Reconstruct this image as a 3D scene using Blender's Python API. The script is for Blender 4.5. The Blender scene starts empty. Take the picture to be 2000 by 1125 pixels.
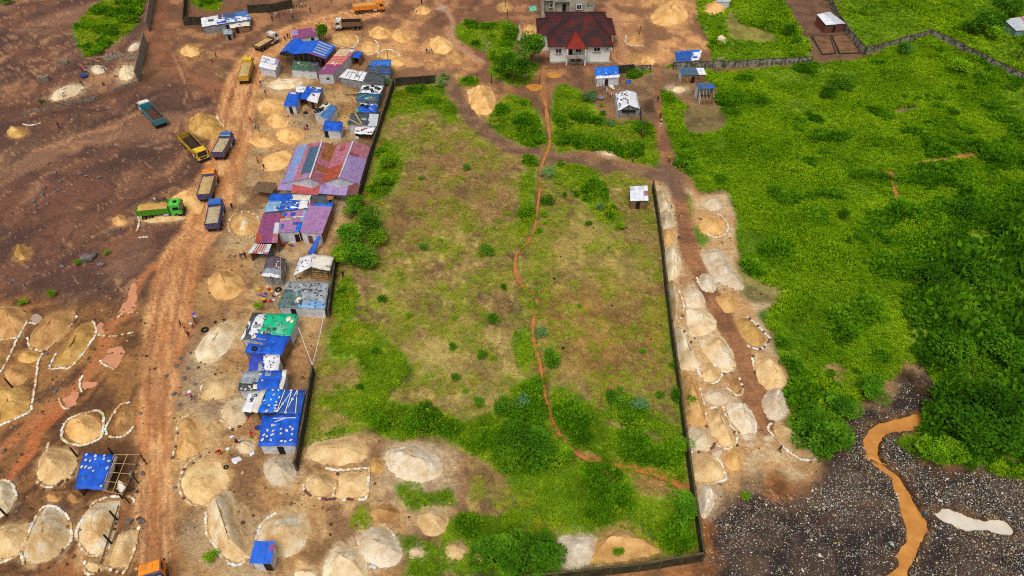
import bpy, bmesh, math, random
import numpy as np
from mathutils import Vector, Matrix, Euler

# ------------------------------------------------------------------ camera, sky, sun, exposure
SC = bpy.context.scene
COL = SC.collection
CAM_H, PITCH, FPX = 82.0, math.radians(44.0), 4000.0 / 3.0
cam_data = bpy.data.cameras.new("camera")
cam_data.lens = 24.0
cam_data.sensor_width = 36.0
cam_data.clip_start = 1.0
cam_data.clip_end = 8000.0
cam = bpy.data.objects.new("camera", cam_data)
COL.objects.link(cam)
cam.location = (0, 0, CAM_H)
cam.rotation_euler = (math.pi / 2 - PITCH, 0, 0)
SC.camera = cam

SUN_EL, SUN_AZ = math.radians(64), math.radians(196)     # azimuth measured from +Y towards +X
world = bpy.data.worlds.new("World")
SC.world = world
world.use_nodes = True
wn = world.node_tree
wn.nodes.clear()
w_out = wn.nodes.new("ShaderNodeOutputWorld")
w_bg = wn.nodes.new("ShaderNodeBackground")
w_sky = wn.nodes.new("ShaderNodeTexSky")
w_sky.sky_type = 'NISHITA'
w_sky.sun_disc = False
w_sky.sun_elevation = SUN_EL
w_sky.sun_rotation = SUN_AZ
w_sky.dust_density = 6.0
w_sky.air_density = 1.0
w_sky.ozone_density = 1.0
w_hs = wn.nodes.new("ShaderNodeHueSaturation")           # an even grey overcast
w_hs.inputs['Saturation'].default_value = 0.25
wn.links.new(w_sky.outputs[0], w_hs.inputs['Color'])
wn.links.new(w_hs.outputs[0], w_bg.inputs[0])
w_bg.inputs[1].default_value = 0.15
wn.links.new(w_bg.outputs[0], w_out.inputs[0])

sun_data = bpy.data.lights.new("sun", 'SUN')
sun_data.energy = 1.5
sun_data.angle = math.radians(24)
sun_data.color = (1.0, 0.95, 0.87)
sun = bpy.data.objects.new("sun", sun_data)
COL.objects.link(sun)
sd = Vector((math.sin(SUN_AZ) * math.cos(SUN_EL), math.cos(SUN_AZ) * math.cos(SUN_EL), math.sin(SUN_EL)))
sun.rotation_euler = (-sd).to_track_quat('-Z', 'Y').to_euler()
sun.location = (0, 0, 200)

SC.view_settings.view_transform = 'Standard'
SC.view_settings.look = 'None'
SC.view_settings.gamma = 1.0
SC.view_settings.use_curve_mapping = False
SC.view_settings.exposure = -0.25
SC.cycles.max_bounces = 5
SC.cycles.diffuse_bounces = 3
SC.cycles.transparent_max_bounces = 4
try:
    SC.cycles.use_denoising = False
    SC.cycles.filter_width = 1.1
except Exception:
    pass

# ------------------------------------------------------------------ helpers
R = random.Random(7)
ST, CT = math.sin(PITCH), math.cos(PITCH)


def G(px, py, z=0.0):
    """Point at height z that the surveyed picture position px, py stands for (2000 x 1125 survey)."""
    x = (px - 1000.0) / FPX
    y = -(py - 562.5) / FPX
    dz = -ST + y * CT
    t = (z - CAM_H) / dz
    return Vector((t * x, t * (CT + y * ST), z))


def GA(P):
    P = np.asarray(P, float)
    x = (P[:, 0] - 1000.0) / FPX
    y = -(P[:, 1] - 562.5) / FPX
    t = -CAM_H / (-ST + y * CT)
    return np.stack([t * x, t * (CT + y * ST)], 1)


def lin(c):
    return tuple((v / 255.0 / 12.92) if v / 255.0 <= 0.04045 else ((v / 255.0 + 0.055) / 1.055) ** 2.4 for v in c[:3])


_lat = {}


def vnoise(x, y, s, seed=0):
    """smooth lattice noise, 0..1"""
    if seed not in _lat:
        _lat[seed] = np.random.RandomState(seed + 11).rand(256, 256)
    L = _lat[seed]
    x = np.asarray(x, float) / s + 1000.3
    y = np.asarray(y, float) / s + 1000.7
    xi = np.floor(x).astype(int)
    yi = np.floor(y).astype(int)
    fx = x - xi
    fy = y - yi
    fx = fx * fx * (3 - 2 * fx)
    fy = fy * fy * (3 - 2 * fy)
    a = L[xi % 256, yi % 256]
    b = L[(xi + 1) % 256, yi % 256]
    c = L[xi % 256, (yi + 1) % 256]
    d = L[(xi + 1) % 256, (yi + 1) % 256]
    return (a * (1 - fx) + b * fx) * (1 - fy) + (c * (1 - fx) + d * fx) * fy


def fbm(x, y, s, o=4, seed=0):
    v = 0.0
    a = 0.5
    t = 0.0
    for i in range(o):
        v = v + a * vnoise(x, y, s, seed + i)
        t += a
        a *= 0.55
        s *= 0.5
    return v / t


def sstep(a, b, x):
    t = np.clip((x - a) / (b - a), 0, 1)
    return t * t * (3 - 2 * t)


def catmull(pts, closed=True, n=6):
    P = [np.array(p, float) for p in pts]
    m = len(P)
    out = []
    rng = range(m) if closed else range(m - 1)
    for i in rng:
        if closed:
            p0, p1, p2, p3 = P[(i - 1) % m], P[i], P[(i + 1) % m], P[(i + 2) % m]
        else:
            p0, p1, p2, p3 = P[max(i - 1, 0)], P[i], P[i + 1], P[min(i + 2, m - 1)]
        for k in range(n):
            t = k / n
            out.append(0.5 * ((2 * p1) + (-p0 + p2) * t + (2 * p0 - 5 * p1 + 4 * p2 - p3) * t * t + (-p0 + 3 * p1 - 3 * p2 + p3) * t ** 3))
    if not closed:
        out.append(P[-1])
    return out


def seg_dist(X, Y, pts, closed):
    """distance from points to a polyline and inside flag"""
    d2 = np.full(X.shape, 1e18)
    ins = np.zeros(X.shape, bool)
    m = len(pts)
    for i in range(m if closed else m - 1):
        ax, ay = pts[i]
        bx, by = pts[(i + 1) % m]
        dx, dy = bx - ax, by - ay
        L = dx * dx + dy * dy + 1e-12
        t = np.clip(((X - ax) * dx + (Y - ay) * dy) / L, 0, 1)
        d2 = np.minimum(d2, (X - ax - t * dx) ** 2 + (Y - ay - t * dy) ** 2)
        if closed:
            c = ((ay > Y) != (by > Y)) & (X < (bx - ax) * (Y - ay) / (by - ay + 1e-12) + ax)
            ins ^= c
    return np.sqrt(d2), ins


def poly_sd(X, Y, ppx, smooth=True, pad=6.0):
    """signed distance (metres, positive inside) to a polygon surveyed in picture positions"""
    pts = catmull(ppx, True, 4) if smooth else ppx
    W = GA(pts)
    out = np.full(X.shape, -float(pad))
    m = (X > W[:, 0].min() - pad) & (X < W[:, 0].max() + pad) & (Y > W[:, 1].min() - pad) & (Y < W[:, 1].max() + pad)
    if m.any():
        d, ins = seg_dist(X[m], Y[m], W, True)
        out[m] = np.where(ins, d, -d)
    return np.maximum(out, -pad)


def line_d(X, Y, ppx, pad=12.0):
    W = GA(catmull(ppx, False, 4))
    out = np.full(X.shape, float(pad))
    m = (X > W[:, 0].min() - pad) & (X < W[:, 0].max() + pad) & (Y > W[:, 1].min() - pad) & (Y < W[:, 1].max() + pad)
    if m.any():
        d, _ = seg_dist(X[m], Y[m], W, False)
        out[m] = d
    return out


# ---- materials
MATS = {}


def mat(name, c1, c2=None, rough=0.85, scale=1.5, detail=4.0, bump=0.0, spec=0.2, metal=0.0, rnd=0.0, lo=0.35, hi=0.65, bscale=None, coord='Object'):
    """mottled material: c1/c2 mixed by noise, optional random brightness per object, optional bump"""
    if name in MATS:
        return MATS[name]
    m = bpy.data.materials.new(name)
    m.use_nodes = True
    nt = m.node_tree
    b = nt.nodes['Principled BSDF']
    b.inputs['Roughness'].default_value = rough
    b.inputs['Metallic'].default_value = metal
    b.inputs['Specular IOR Level'].default_value = spec
    a1 = (*lin(c1), 1)
    if c2 is None:
        c2 = tuple(v * 0.86 for v in c1)
    a2 = (*lin(c2), 1)
    if coord == 'World':
        g = nt.nodes.new("ShaderNodeNewGeometry")
        src = g.outputs['Position']
    else:
        tc = nt.nodes.new("ShaderNodeTexCoord")
        src = tc.outputs['Object']
    no = nt.nodes.new("ShaderNodeTexNoise")
    no.inputs['Scale'].default_value = scale
    no.inputs['Detail'].default_value = detail
    nt.links.new(src, no.inputs['Vector'])
    mr = nt.nodes.new("ShaderNodeMapRange")
    mr.inputs[1].default_value = lo
    mr.inputs[2].default_value = hi
    nt.links.new(no.outputs['Fac'], mr.inputs[0])
    mx = nt.nodes.new("ShaderNodeMix")
    mx.data_type = 'RGBA'
    mx.inputs[6].default_value = a1
    mx.inputs[7].default_value = a2
    nt.links.new(mr.outputs[0], mx.inputs[0])
    colour = mx.outputs[2]
    if rnd > 0:
        oi = nt.nodes.new("ShaderNodeObjectInfo")
        r2 = nt.nodes.new("ShaderNodeMapRange")
        r2.inputs[3].default_value = 1 - rnd
        r2.inputs[4].default_value = 1 + rnd
        nt.links.new(oi.outputs['Random'], r2.inputs[0])
        hv = nt.nodes.new("ShaderNodeHueSaturation")
        nt.links.new(r2.outputs[0], hv.inputs['Value'])
        nt.links.new(colour, hv.inputs['Color'])
        colour = hv.outputs[0]
    nt.links.new(colour, b.inputs['Base Color'])
    if bump > 0:
        n2 = nt.nodes.new("ShaderNodeTexNoise")
        n2.inputs['Scale'].default_value = bscale or scale * 5
        n2.inputs['Detail'].default_value = 5
        nt.links.new(src, n2.inputs['Vector'])
        bp = nt.nodes.new("ShaderNodeBump")
        bp.inputs['Strength'].default_value = min(bump, 1.0)
        bp.inputs['Distance'].default_value = 0.15 * max(bump, 1)
        nt.links.new(n2.outputs['Fac'], bp.inputs['Height'])
        nt.links.new(bp.outputs[0], b.inputs['Normal'])
    MATS[name] = m
    return m


def tag(o, label=None, cat=None, group=None, kind=None):
    if label:
        o['label'] = label
    if cat:
        o['category'] = cat
    if group:
        o['group'] = group
    if kind:
        o['kind'] = kind
    return o


def thing(name, label, cat, loc=(0, 0, 0), rz=0.0, group=None):
    o = bpy.data.objects.new(name, None)
    COL.objects.link(o)
    o.empty_display_size = 0.3
    o.location = loc
    o.rotation_euler = (0, 0, rz)
    return tag(o, label, cat, group)


class MB:
    """collects faces; build() links them as ONE mesh object"""

    def __init__(s):
        s.v, s.f, s.m, s.mi = [], [], [], {}

    def _mi(s, m):
        if m not in s.mi:
            s.mi[m] = len(s.mi)
        return s.mi[m]

    def add(s, verts, faces, m=None):
        b = len(s.v)
        s.v.extend([tuple(v) for v in verts])
        k = s._mi(m)
        for f in faces:
            s.f.append([b + i for i in f])
            s.m.append(k)
        return s

    def box(s, c, d, rz=0.0, m=None, top=1.0, M=None):
        hx, hy, hz = d[0] / 2, d[1] / 2, d[2] / 2
        vs = []
        for z, k in ((-hz, 1.0), (hz, top)):
            for x, y in ((-hx, -hy), (hx, -hy), (hx, hy), (-hx, hy)):
                vs.append(Vector((x * k, y * k, z)))
        if M is not None:
            vs = [M @ v for v in vs]
        elif rz:
            q = Matrix.Rotation(rz, 3, 'Z')
            vs = [q @ v for v in vs]
        vs = [v + Vector(c) for v in vs]
        return s.add(vs, [(3, 2, 1, 0), (4, 5, 6, 7), (0, 1, 5, 4), (1, 2, 6, 5), (2, 3, 7, 6), (3, 0, 4, 7)], m)

    def tube(s, pts, r, n=6, m=None, cap=True):
        pts = [Vector(p) for p in pts]
        rs = r if isinstance(r, (list, tuple)) else [r] * len(pts)
        vs = []
        for i, p in enumerate(pts):
            d = (pts[min(i + 1, len(pts) - 1)] - pts[max(i - 1, 0)])
            d = d.normalized() if d.length > 1e-6 else Vector((0, 0, 1))
            a = Vector((1, 0, 0)) if abs(d.x) < 0.8 else Vector((0, 1, 0))
            u = d.cross(a).normalized()
            w = d.cross(u)
            for k in range(n):
                t = 2 * math.pi * k / n
                vs.append(p + (u * math.cos(t) + w * math.sin(t)) * rs[i])
        fs = []
        for i in range(len(pts) - 1):
            for k in range(n):
                a, b2 = i * n + k, i * n + (k + 1) % n
                fs.append((a, a + n, b2 + n, b2))
        if cap:
            fs.append(tuple(range(n)))
            fs.append(tuple(reversed(range((len(pts) - 1) * n, len(pts) * n))))
        return s.add(vs, fs, m)

    def slab(s, quad, th, m=None, nx=1, ny=1, wob=0.0, seed=0):
        """bilinear patch (4 corners: back-left, back-right, front-right, front-left) with thickness"""
        a, b, c, d = [Vector(q) for q in quad]
        n = (b - a).cross(d - a)
        n = n.normalized() if n.length > 0 else Vector((0, 0, 1))
        if n.z < 0:
            n = -n
        rr = random.Random(seed)
        top = []
        for j in range(ny + 1):
            for i in range(nx + 1):
                u, v = i / nx, j / ny
                p = a * (1 - u) * (1 - v) + b * u * (1 - v) + c * u * v + d * (1 - u) * v
                if wob:
                    p = p + n * rr.uniform(-wob, wob) + Vector((rr.uniform(-wob, wob), rr.uniform(-wob, wob), 0)) * (1.0 if (i in (0, nx) or j in (0, ny)) else 0.3)
                top.append(p)
        bot = [p - n * th for p in top]
        W = nx + 1
        N = len(top)
        fs = []
        for j in range(ny):
            for i in range(nx):
                q = j * W + i
                fs.append((q, q + W, q + W + 1, q + 1))
                fs.append((N + q, N + q + 1, N + q + W + 1, N + q + W))
        for i in range(nx):
            fs.append((i, i + 1, N + i + 1, N + i))
            q = ny * W + i
            fs.append((q + 1, q, N + q, N + q + 1))
        for j in range(ny):
            q = j * W
            fs.append((q + W, q, N + q, N + q + W))
            q = j * W + nx
            fs.append((q, q + W, N + q + W, N + q))
        return s.add(top + bot, fs, m)

    def mesh(s, name, off=None):
        me = bpy.data.meshes.new(name)
        vs = s.v
        if off is not None:
            vs = [(v[0] - off[0], v[1] - off[1], v[2] - off[2]) for v in vs]
        me.from_pydata(vs, [], s.f)
        for m in s.mi:
            if m is not None:
                me.materials.append(m)
        if len(s.mi) > 1:
            me.polygons.foreach_set('material_index', s.m)
        return me

    def build(s, name, parent=None, smooth=False, local=False, loc=None):
        """verts in world space unless local; parent's location (unrotated) is taken off"""
        off = None
        if not local:
            off = parent.location if parent is not None else (loc or (0, 0, 0))
            if parent is not None and parent.parent is not None:
                off = Vector(parent.parent.location) + Vector(parent.location)
        me = s.mesh(name, off)
        if smooth:
            me.polygons.foreach_set('use_smooth', [True] * len(me.polygons))
        o = bpy.data.objects.new(name, me)
        COL.objects.link(o)
        if parent is not None:
            o.parent = parent
        elif not local:
            o.location = loc or (0, 0, 0)
        return o


def put(name, me, parent=None, loc=(0, 0, 0), rot=(0, 0, 0), sc=(1, 1, 1), mats=None):
    o = bpy.data.objects.new(name, me)
    COL.objects.link(o)
    o.location = loc
    o.rotation_euler = rot
    o.scale = sc if isinstance(sc, (tuple, list)) else (sc, sc, sc)
    if parent is not None:
        o.parent = parent
    if mats:
        for i, m in enumerate(mats):
            o.material_slots[i].link = 'OBJECT'
            o.material_slots[i].material = m
    return o
# ------------------------------------------------------------------ survey of the heaps
def ell(cx, cy, rx, ry, rot=0.0, n=14):
    a = math.radians(rot)
    return [(cx + rx * math.cos(t) * math.cos(a) - ry * math.sin(t) * math.sin(a), cy + rx * math.cos(t) * math.sin(a) + ry * math.sin(t) * math.cos(a)) for t in [2 * math.pi * k / n for k in range(n)]]


E_ = ell
HEAPS = [
    # lower left, around the sandbag pens
    ([(-14, 600), (28, 597), (52, 614), (50, 640), (34, 660), (-14, 662)], 1.0, 'b', 'brown sand heap at the left edge, inside the uppermost sandbag pen'),
    ([(55, 665), (65, 640), (95, 612), (135, 600), (149, 614), (140, 645), (113, 670), (85, 686), (60, 680)], 1.3, 'b', 'long brown sand heap in a sandbag pen, dark wet patch at its lower end'),
    ([(104, 715), (125, 680), (150, 640), (176, 630), (186, 650), (168, 690), (138, 715)], 1.0, 'y', 'narrow yellowish sand heap in the slanting sandbag pen beside the red puddles'),
    ([(-14, 688), (24, 682), (18, 702), (0, 728), (-14, 735)], .8, 'b', 'small sand heap cut by the left edge behind a long sandbag line'),
    (E_(55, 697, 22, 13, -12), .6, 'y', 'small low yellow sand mound between two sandbag lines'),
    (E_(32, 733, 23, 20), .7, 'b', 'dull brown sand mound beside a leaning black post'),
    ([(-14, 766), (20, 755), (50, 765), (58, 790), (48, 806), (0, 828), (-14, 830)], 1.4, 'y', 'big yellow sand heap at the left edge walled by sandbags below'),
    (E_(163, 838, 37, 30), 1.2, 'o', 'orange sand heap in the round closed ring of sandbags'),
    ([(222, 838), (228, 812), (244, 798), (260, 802), (260, 826), (246, 845), (228, 850)], .9, 'b', 'brown sand heap in the open sandbag loop beside the road'),
    ([(73, 922), (80, 890), (98, 876), (138, 878), (153, 900), (142, 932), (104, 950), (78, 942)], 1.4, 't', 'tan sand heap left of the blue tarpaulin shelter with the pole frame'),
    ([(-14, 942), (16, 941), (31, 962), (20, 995), (-14, 1012)], 1.1, 'p', 'pale sand heap at the left edge in a curved sandbag rim'),
    ([(42, 1086), (62, 1030), (86, 992), (113, 992), (136, 1020), (137, 1056), (112, 1085), (58, 1106)], 1.3, 'm', 'large grey and tan heap inside the tall horseshoe of white sandbags'),
    ([(152, 1042), (157, 1012), (178, 982), (234, 976), (233, 1000), (221, 1058), (204, 1080), (172, 1086), (154, 1066)], 1.3, 'm', 'grey streaked heap under two leaning posts, ringed with sandbags'),
    ([(228, 1050), (245, 1035), (270, 1032), (264, 1075), (250, 1106), (212, 1108)], .8, 't', 'low tan sand heap right beside the road, lower sandbag pen'),
    ([(-14, 1036), (48, 1020), (60, 1030), (40, 1084), (-14, 1092)], 1.2, 't', 'broad tan sand heap at the bottom left edge'),
    (E_(147, 972, 14, 12), .6, 'b', 'small brown mound below the blue tarpaulin shelter'),
    (E_(186, 1106, 20, 12), .7, 't', 'small tan heap with sandbags at the bottom, left of the orange cab'),
    (E_(52, 1000, 18, 9, -20), .7, 'd', 'low dark mound above the broad tan heap'),
    (E_(105, 972, 16, 10), .5, 'b', 'faint brown mound between the tan heap and the horseshoe pen'),
    (E_(165, 1000, 20, 10, -35), .5, 'd', 'low dark spoil mound left of the grey streaked heap'),
    # along the road, lower middle
    (E_(440, 557, 36, 31), 1.5, 'o', 'bright orange sand heap left of the yellow basins'),
    ([(380, 702), (388, 668), (418, 637), (444, 626), (462, 640), (455, 668), (430, 700), (402, 712)], 1.1, 'p', 'long pale gravel heap with a stone rim, beside the group of people'),
    ([(389, 776), (400, 750), (434, 732), (460, 736), (462, 756), (446, 776), (410, 783)], 1.1, 't', 'tan heap with a branch on it, left of the grey and blue tarpaulin shack'),
    ([(430, 806), (444, 786), (476, 776), (486, 800), (482, 822), (455, 838), (436, 826)], .9, 'p', 'pale sand heap edged with white bags, under the corner of the white roof'),
    ([(345, 895), (348, 826), (368, 812), (390, 838), (392, 878), (370, 892)], .9, 'o', 'orange sand heap in the open sandbag pen right of the road'),
    ([(351, 952), (357, 926), (384, 902), (432, 900), (452, 938), (424, 974), (386, 988), (362, 975)], .8, 't', 'broad flat tan heap with a tyre lying on it, sandbags on its left'),
    ([(404, 985), (430, 956), (454, 966), (462, 1012), (488, 1078), (480, 1094), (452, 1098), (422, 1074), (406, 1040)], 1.6, 'm', 'very long grey-topped heap left of the small blue-roofed hut'),
    (E_(547, 920, 33, 31), 1.3, 'g', 'round grey gravel heap just below the end of the dark wall'),
    (E_(480, 873, 20, 15), .7, 'p', 'little pale heap left of the stone-weighted blue roof'),
    ([(502, 1052), (512, 1016), (546, 998), (590, 1000), (607, 1030), (595, 1070), (560, 1090), (512, 1086)], 1.5, 'm', 'large grey and orange heap behind the small blue-roofed hut'),
    (E_(588, 1099, 13, 12), .5, 't', 'tiny heap in a ring of tyres right of the small blue-roofed hut'),
    (E_(597, 1121, 22, 11), .6, 'p', 'tiny pale heap cut by the bottom edge, below the ring of tyres'),
    (E_(625, 946, 30, 24), 1.1, 't', 'tan heap in the left half of the double sandbag pen'),
    ([(661, 950), (663, 926), (717, 922), (716, 968), (656, 972)], .9, 't', 'flat tan heap in the square right half of the double sandbag pen'),
    (E_(736, 910, 14, 17), .6, 'y', 'small dark orange heap left of the huge pale gravel heap'),
    ([(750, 895), (770, 872), (805, 866), (845, 880), (866, 905), (860, 930), (830, 944), (785, 938), (758, 920)], 1.7, 'g', 'huge pale grey gravel heap beside the cut brown grass'),
    ([(590, 895), (604, 868), (640, 858), (690, 850), (716, 876), (712, 902), (640, 912)], .6, 't', 'wide low spread of orange sand above the double sandbag pen'),
    (E_(752, 1004, 30, 20), .9, 'b', 'orange-brown heap above the roundest grey gravel heap'),
    (E_(845, 1018, 31, 29), 1.2, 't', 'tan heap among green scrub, right of the orange-brown heap'),
    ([(698, 1070), (702, 1042), (735, 1030), (770, 1040), (785, 1075), (780, 1100), (745, 1110), (712, 1096)], 1.6, 'g', 'round grey-white gravel heap near the bottom with sandbags at its top right'),
    ([(630, 1105), (650, 1072), (680, 1064), (706, 1078), (720, 1105), (712, 1140), (640, 1140)], 1.5, 'p', 'pale rimmed tan heap at the bottom edge, left of the round grey-white gravel heap'),
    (E_(892, 1075, 24, 21), .9, 't', 'tan heap in the scrub just left of the bottom thicket'),
    (E_(938, 1085, 14, 14), .6, 't', 'small tan heap against the left side of the bottom thicket'),
    (E_(815, 1079, 20, 15), .5, 'p', 'low pale heap enclosed by green scrub near the bottom'),
    ([(1088, 1048), (1125, 1043), (1165, 1046), (1168, 1072), (1156, 1104), (1092, 1112)], 1.0, 'g', 'square pale gravel heap at the foot of the bottom wall'),
    ([(1160, 1062), (1185, 1040), (1216, 1030), (1258, 1054), (1288, 1082), (1162, 1104)], 1.4, 'o', 'broad orange sand heap with a sapling, against the bottom wall'),
    # the lane east of the long wall
    ([(1281, 372), (1299, 370), (1307, 392), (1311, 412), (1290, 414), (1283, 395)], .9, 'p', 'pale heap at the head of the row along the long wall'),
    ([(1288, 414), (1310, 412), (1315, 440), (1295, 446)], .9, 'g', 'grey heap second in the row along the long wall'),
    (E_(1304, 463, 13, 17), .8, 'o', 'orange sand heap third in the row along the long wall'),
    ([(1298, 484), (1320, 484), (1332, 520), (1322, 542), (1302, 541)], 1.1, 'p', 'pale heap fourth in the row along the long wall'),
    ([(1305, 548), (1322, 558), (1332, 594), (1324, 626), (1313, 630)], 1.2, 'm', 'long narrow heap against the wall edged by dark and white bags'),
    ([(1336, 572), (1364, 566), (1378, 588), (1375, 602), (1342, 600)], .9, 'g', 'grey gravel heap at the narrowing of the east path'),
    ([(1340, 603), (1380, 606), (1402, 634), (1386, 652), (1350, 656)], 1.0, 'p', 'pale tan heap in the middle of the lane beside the brown path'),
    ([(1314, 636), (1336, 650), (1368, 704), (1360, 722), (1328, 718)], 1.3, 'p', 'long pale heap leaning on the wall below the bag-edged heap'),
    ([(1368, 668), (1405, 655), (1428, 680), (1438, 712), (1428, 726), (1404, 724), (1376, 694)], 1.4, 'm', 'tall two-coloured heap, orange on its left and grey on its right'),
    (E_(1386, 729, 22, 18), .9, 't', 'tan heap cupped by a white U of sandbags'),
    ([(1328, 724), (1350, 736), (1376, 796), (1380, 830), (1346, 832), (1332, 780)], 1.3, 'o', 'long orange heap along the wall, beside an upright line of white bags'),
    (E_(1437, 752, 13, 16, -20), .6, 'b', 'small brown heap pointed at both ends, edged with rubble'),
    (E_(1400, 777, 24, 15, 10), .9, 'g', 'grey heap above the slanting line of white bags'),
    ([(1416, 792), (1442, 780), (1474, 810), (1481, 842), (1458, 856), (1434, 832)], 1.2, 'g', 'grey ridged heap right of the slanting line of white bags'),
    ([(1383, 806), (1400, 797), (1424, 830), (1436, 862), (1420, 876), (1388, 850)], 1.1, 't', 'tan heap left of the slanting line of white bags'),
    ([(1344, 836), (1384, 840), (1393, 866), (1384, 880), (1348, 881)], 1.0, 'p', 'pale tan heap in the wall-side pen, above the lowest sand pen'),
    (E_(1433, 896, 18, 25), 1.0, 'o', 'egg-shaped orange heap beside a small grey heap'),
    ([(1350, 888), (1394, 888), (1412, 908), (1416, 936), (1356, 943)], .9, 't', 'tan heap in the lowest pen of bags against the wall'),
    (E_(1402, 886, 12, 9), .6, 'g', 'small grey heap squeezed between two pens'),
    ([(1361, 950), (1395, 950), (1401, 976), (1380, 1012), (1368, 1005)], 1.0, 'g', 'grey gravel heap at the wall nearest the rubbish dump'),
    (E_(1392, 398, 18, 14, 15), .9, 'g', 'small smooth grey heap in a brown clearing by the green slope'),
    (E_(1391, 441, 28, 21, 8), .9, 'o', 'flat orange sand disc in a white ring beside the green slope'),
    ([(1367, 500), (1384, 488), (1410, 490), (1430, 520), (1455, 562), (1432, 566), (1396, 546)], 1.0, 'g', 'long grey gravel ridge between the brown path and the green slope'),
    (E_(1383, 553, 17, 22, -35), .8, 'g', 'grey oval heap left of the long grey gravel ridge'),
    ([(1396, 582), (1424, 573), (1440, 594), (1434, 610), (1414, 611)], .7, 'o', 'orange heap beside the path, just below the long grey gravel ridge'),
    ([(1436, 628), (1460, 620), (1488, 646), (1497, 664), (1480, 678), (1456, 668)], .9, 'y', 'dark yellow heap in a pen of pale blue bags'),
    ([(1472, 697), (1490, 691), (1524, 710), (1545, 744), (1530, 757), (1486, 757)], 1.4, 't', 'broad smooth tan heap at the edge of the bushes'),
    (E_(1515, 790, 28, 34), 1.5, 'g', 'big smooth pale grey heap below the broad tan one'),
    ([(1507, 832), (1536, 826), (1562, 850), (1598, 884), (1572, 896), (1532, 874)], .8, 't', 'tan heap half hidden by the round tree, edged by a long white curve of bags'),
    (E_(1503, 856, 11, 8), .3, 'g', 'low grey disc in a tyre ring beside the white curve of bags'),
    (E_(1461, 852, 14, 9), .4, 'g', 'low grey heap at the foot of the grey ridged heap'),
    # upper left and the truck yard
    (E_(371, 101, 20, 11), 1.0, 'o', 'small orange heap at the fork above the yellow trucks'),
    (E_(403, 247, 36, 23, 8), 1.8, 'y', 'dark yellow sand heap behind the empty yellow truck'),
    ([(335, 385), (372, 366), (396, 376), (402, 396), (385, 418), (352, 402)], 1.2, 'o', 'orange sand heap in front of the green truck'),
    ([(270, 412), (330, 418), (372, 424), (340, 432), (285, 436), (268, 428)], .5, 't', 'low sand spread under the green truck'),
    (E_(478, 438, 29, 22), .9, 'o', 'sand in the round ring of white stones beside the purple roof'),
    (E_(480, 443, 20, 13, -20), 1.2, 'p', 'pale sand poured on top of the sand in the stone ring'),
    (E_(529, 208, 28, 16, -5), 1.4, 'o', 'orange heap nearest the blue and white tarpaulin shack'),
    (E_(543, 237, 23, 15), 1.5, 'o', 'steep orange heap with a pale stepped top'),
    (E_(566, 265, 29, 16), 1.3, 'o', 'orange heap behind the long double-gabled shed'),
    (E_(511, 276, 26, 13, 5), 1.2, 'o', 'orange heap with a pale top left of the double-gabled shed'),
    (E_(556, 164, 38, 11, -4), .8, 'p', 'flat pale heap below the white hut and the green tarpaulin hut'),
    (E_(540, 315, 34, 20, -20), .5, 'o', 'wide low orange spread where two people walk'),
    (E_(674, 78, 28, 14, 5), 1.2, 'o', 'orange heap behind the leafy tree, ringed on its right'),
    (E_(723, 94, 18, 12), 1.0, 'o', 'orange heap in the second bag ring right of the leafy tree'),
    (E_(757, 107, 19, 9), .8, 'o', 'orange heap with a thin dark post, in the third bag ring'),
    (E_(741, 65, 22, 12), 1.3, 'o', 'orange heap with a chalky top, left of a stepped one'),
    (E_(783, 71, 19, 13, 10), 1.3, 'o', 'orange heap with a stepped face, below the long brown truck road'),
    (E_(825, 21, 16, 8), 1.1, 'o', 'bright orange heap with a person in red beside it, near the top edge'),
    (E_(778, 123, 15, 8), .7, 'o', 'low orange heap behind the dark wall corner'),
    (E_(862, 90, 26, 17, 15), 1.3, 'o', 'orange heap left of the boggy green patch'),
    (E_(891, 112, 22, 14, 15), 1.4, 'b', 'brown heap with a flat lid-like top, left of the boggy green patch'),
    ([(914, 178), (932, 168), (955, 168), (970, 196), (962, 220), (935, 225), (918, 206)], 1.6, 'o', 'big orange heap inside the bend of the crossing track'),
    (E_(998, 68, 13, 9), .9, 'b', 'small brown heap among the weeds beside a line of posts'),
    (E_(1036, 58, 14, 9), .9, 'o', 'small orange heap left of the red roof'),
    (E_(986, 14, 18, 10), .9, 'b', 'brown heap at the top by the line of posts'),
    (E_(1239, 80, 18, 11), 1.1, 'b', 'brown heap in a half ring of bags right of the red roof'),
    ([(1270, 36), (1288, 12), (1312, 0), (1336, 8), (1342, 34), (1326, 48), (1292, 52)], 2.2, 'o', 'tallest orange heap with pale ledges at the top, right of the red-roofed house'),
    (E_(1240, 114, 18, 11), 1.0, 'b', 'brown heap behind the short wall by the blue-roofed hut'),
    (E_(1266, 118, 15, 10), .8, 'o', 'orange heap behind the short wall, beside a brown one'),
    (E_(1396, 17, 25, 13), 1.5, 'o', 'tall tan heap at the top among green bushes'),
    (E_(1408, 80, 16, 10), 1.0, 'p', 'pale round heap alone in the green plot'),
    (E_(1326, 175, 13, 7), .5, 'p', 'low pale heap beside the footpath near the grey-roofed hut'),
    (E_(1192, 290, 26, 16), .4, 'p', 'low pale spread in the grass above the crossing track'),
    (E_(248, 143, 18, 15, -30), 1.0, 'p', 'pale heap at the foot of the leaning panel wall'),
    (E_(130, 181, 36, 12, -20), 1.0, 'p', 'long pale heap where a person in blue stands, by the ditch'),
    (E_(32, 259, 20, 11), .9, 'y', 'yellow heap with a line of white stones, far left'),
    (E_(234, 432, 15, 10), .7, 'o', 'small lone orange mound on the dark quarry floor'),
    (E_(42, 494, 14, 15), .8, 'y', 'yellow mound with a spread foot at the left of the quarry floor'),
    (E_(262, 92, 14, 7, -30), .5, 'g', 'grey heap behind the panel wall, above the block rows'),
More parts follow.
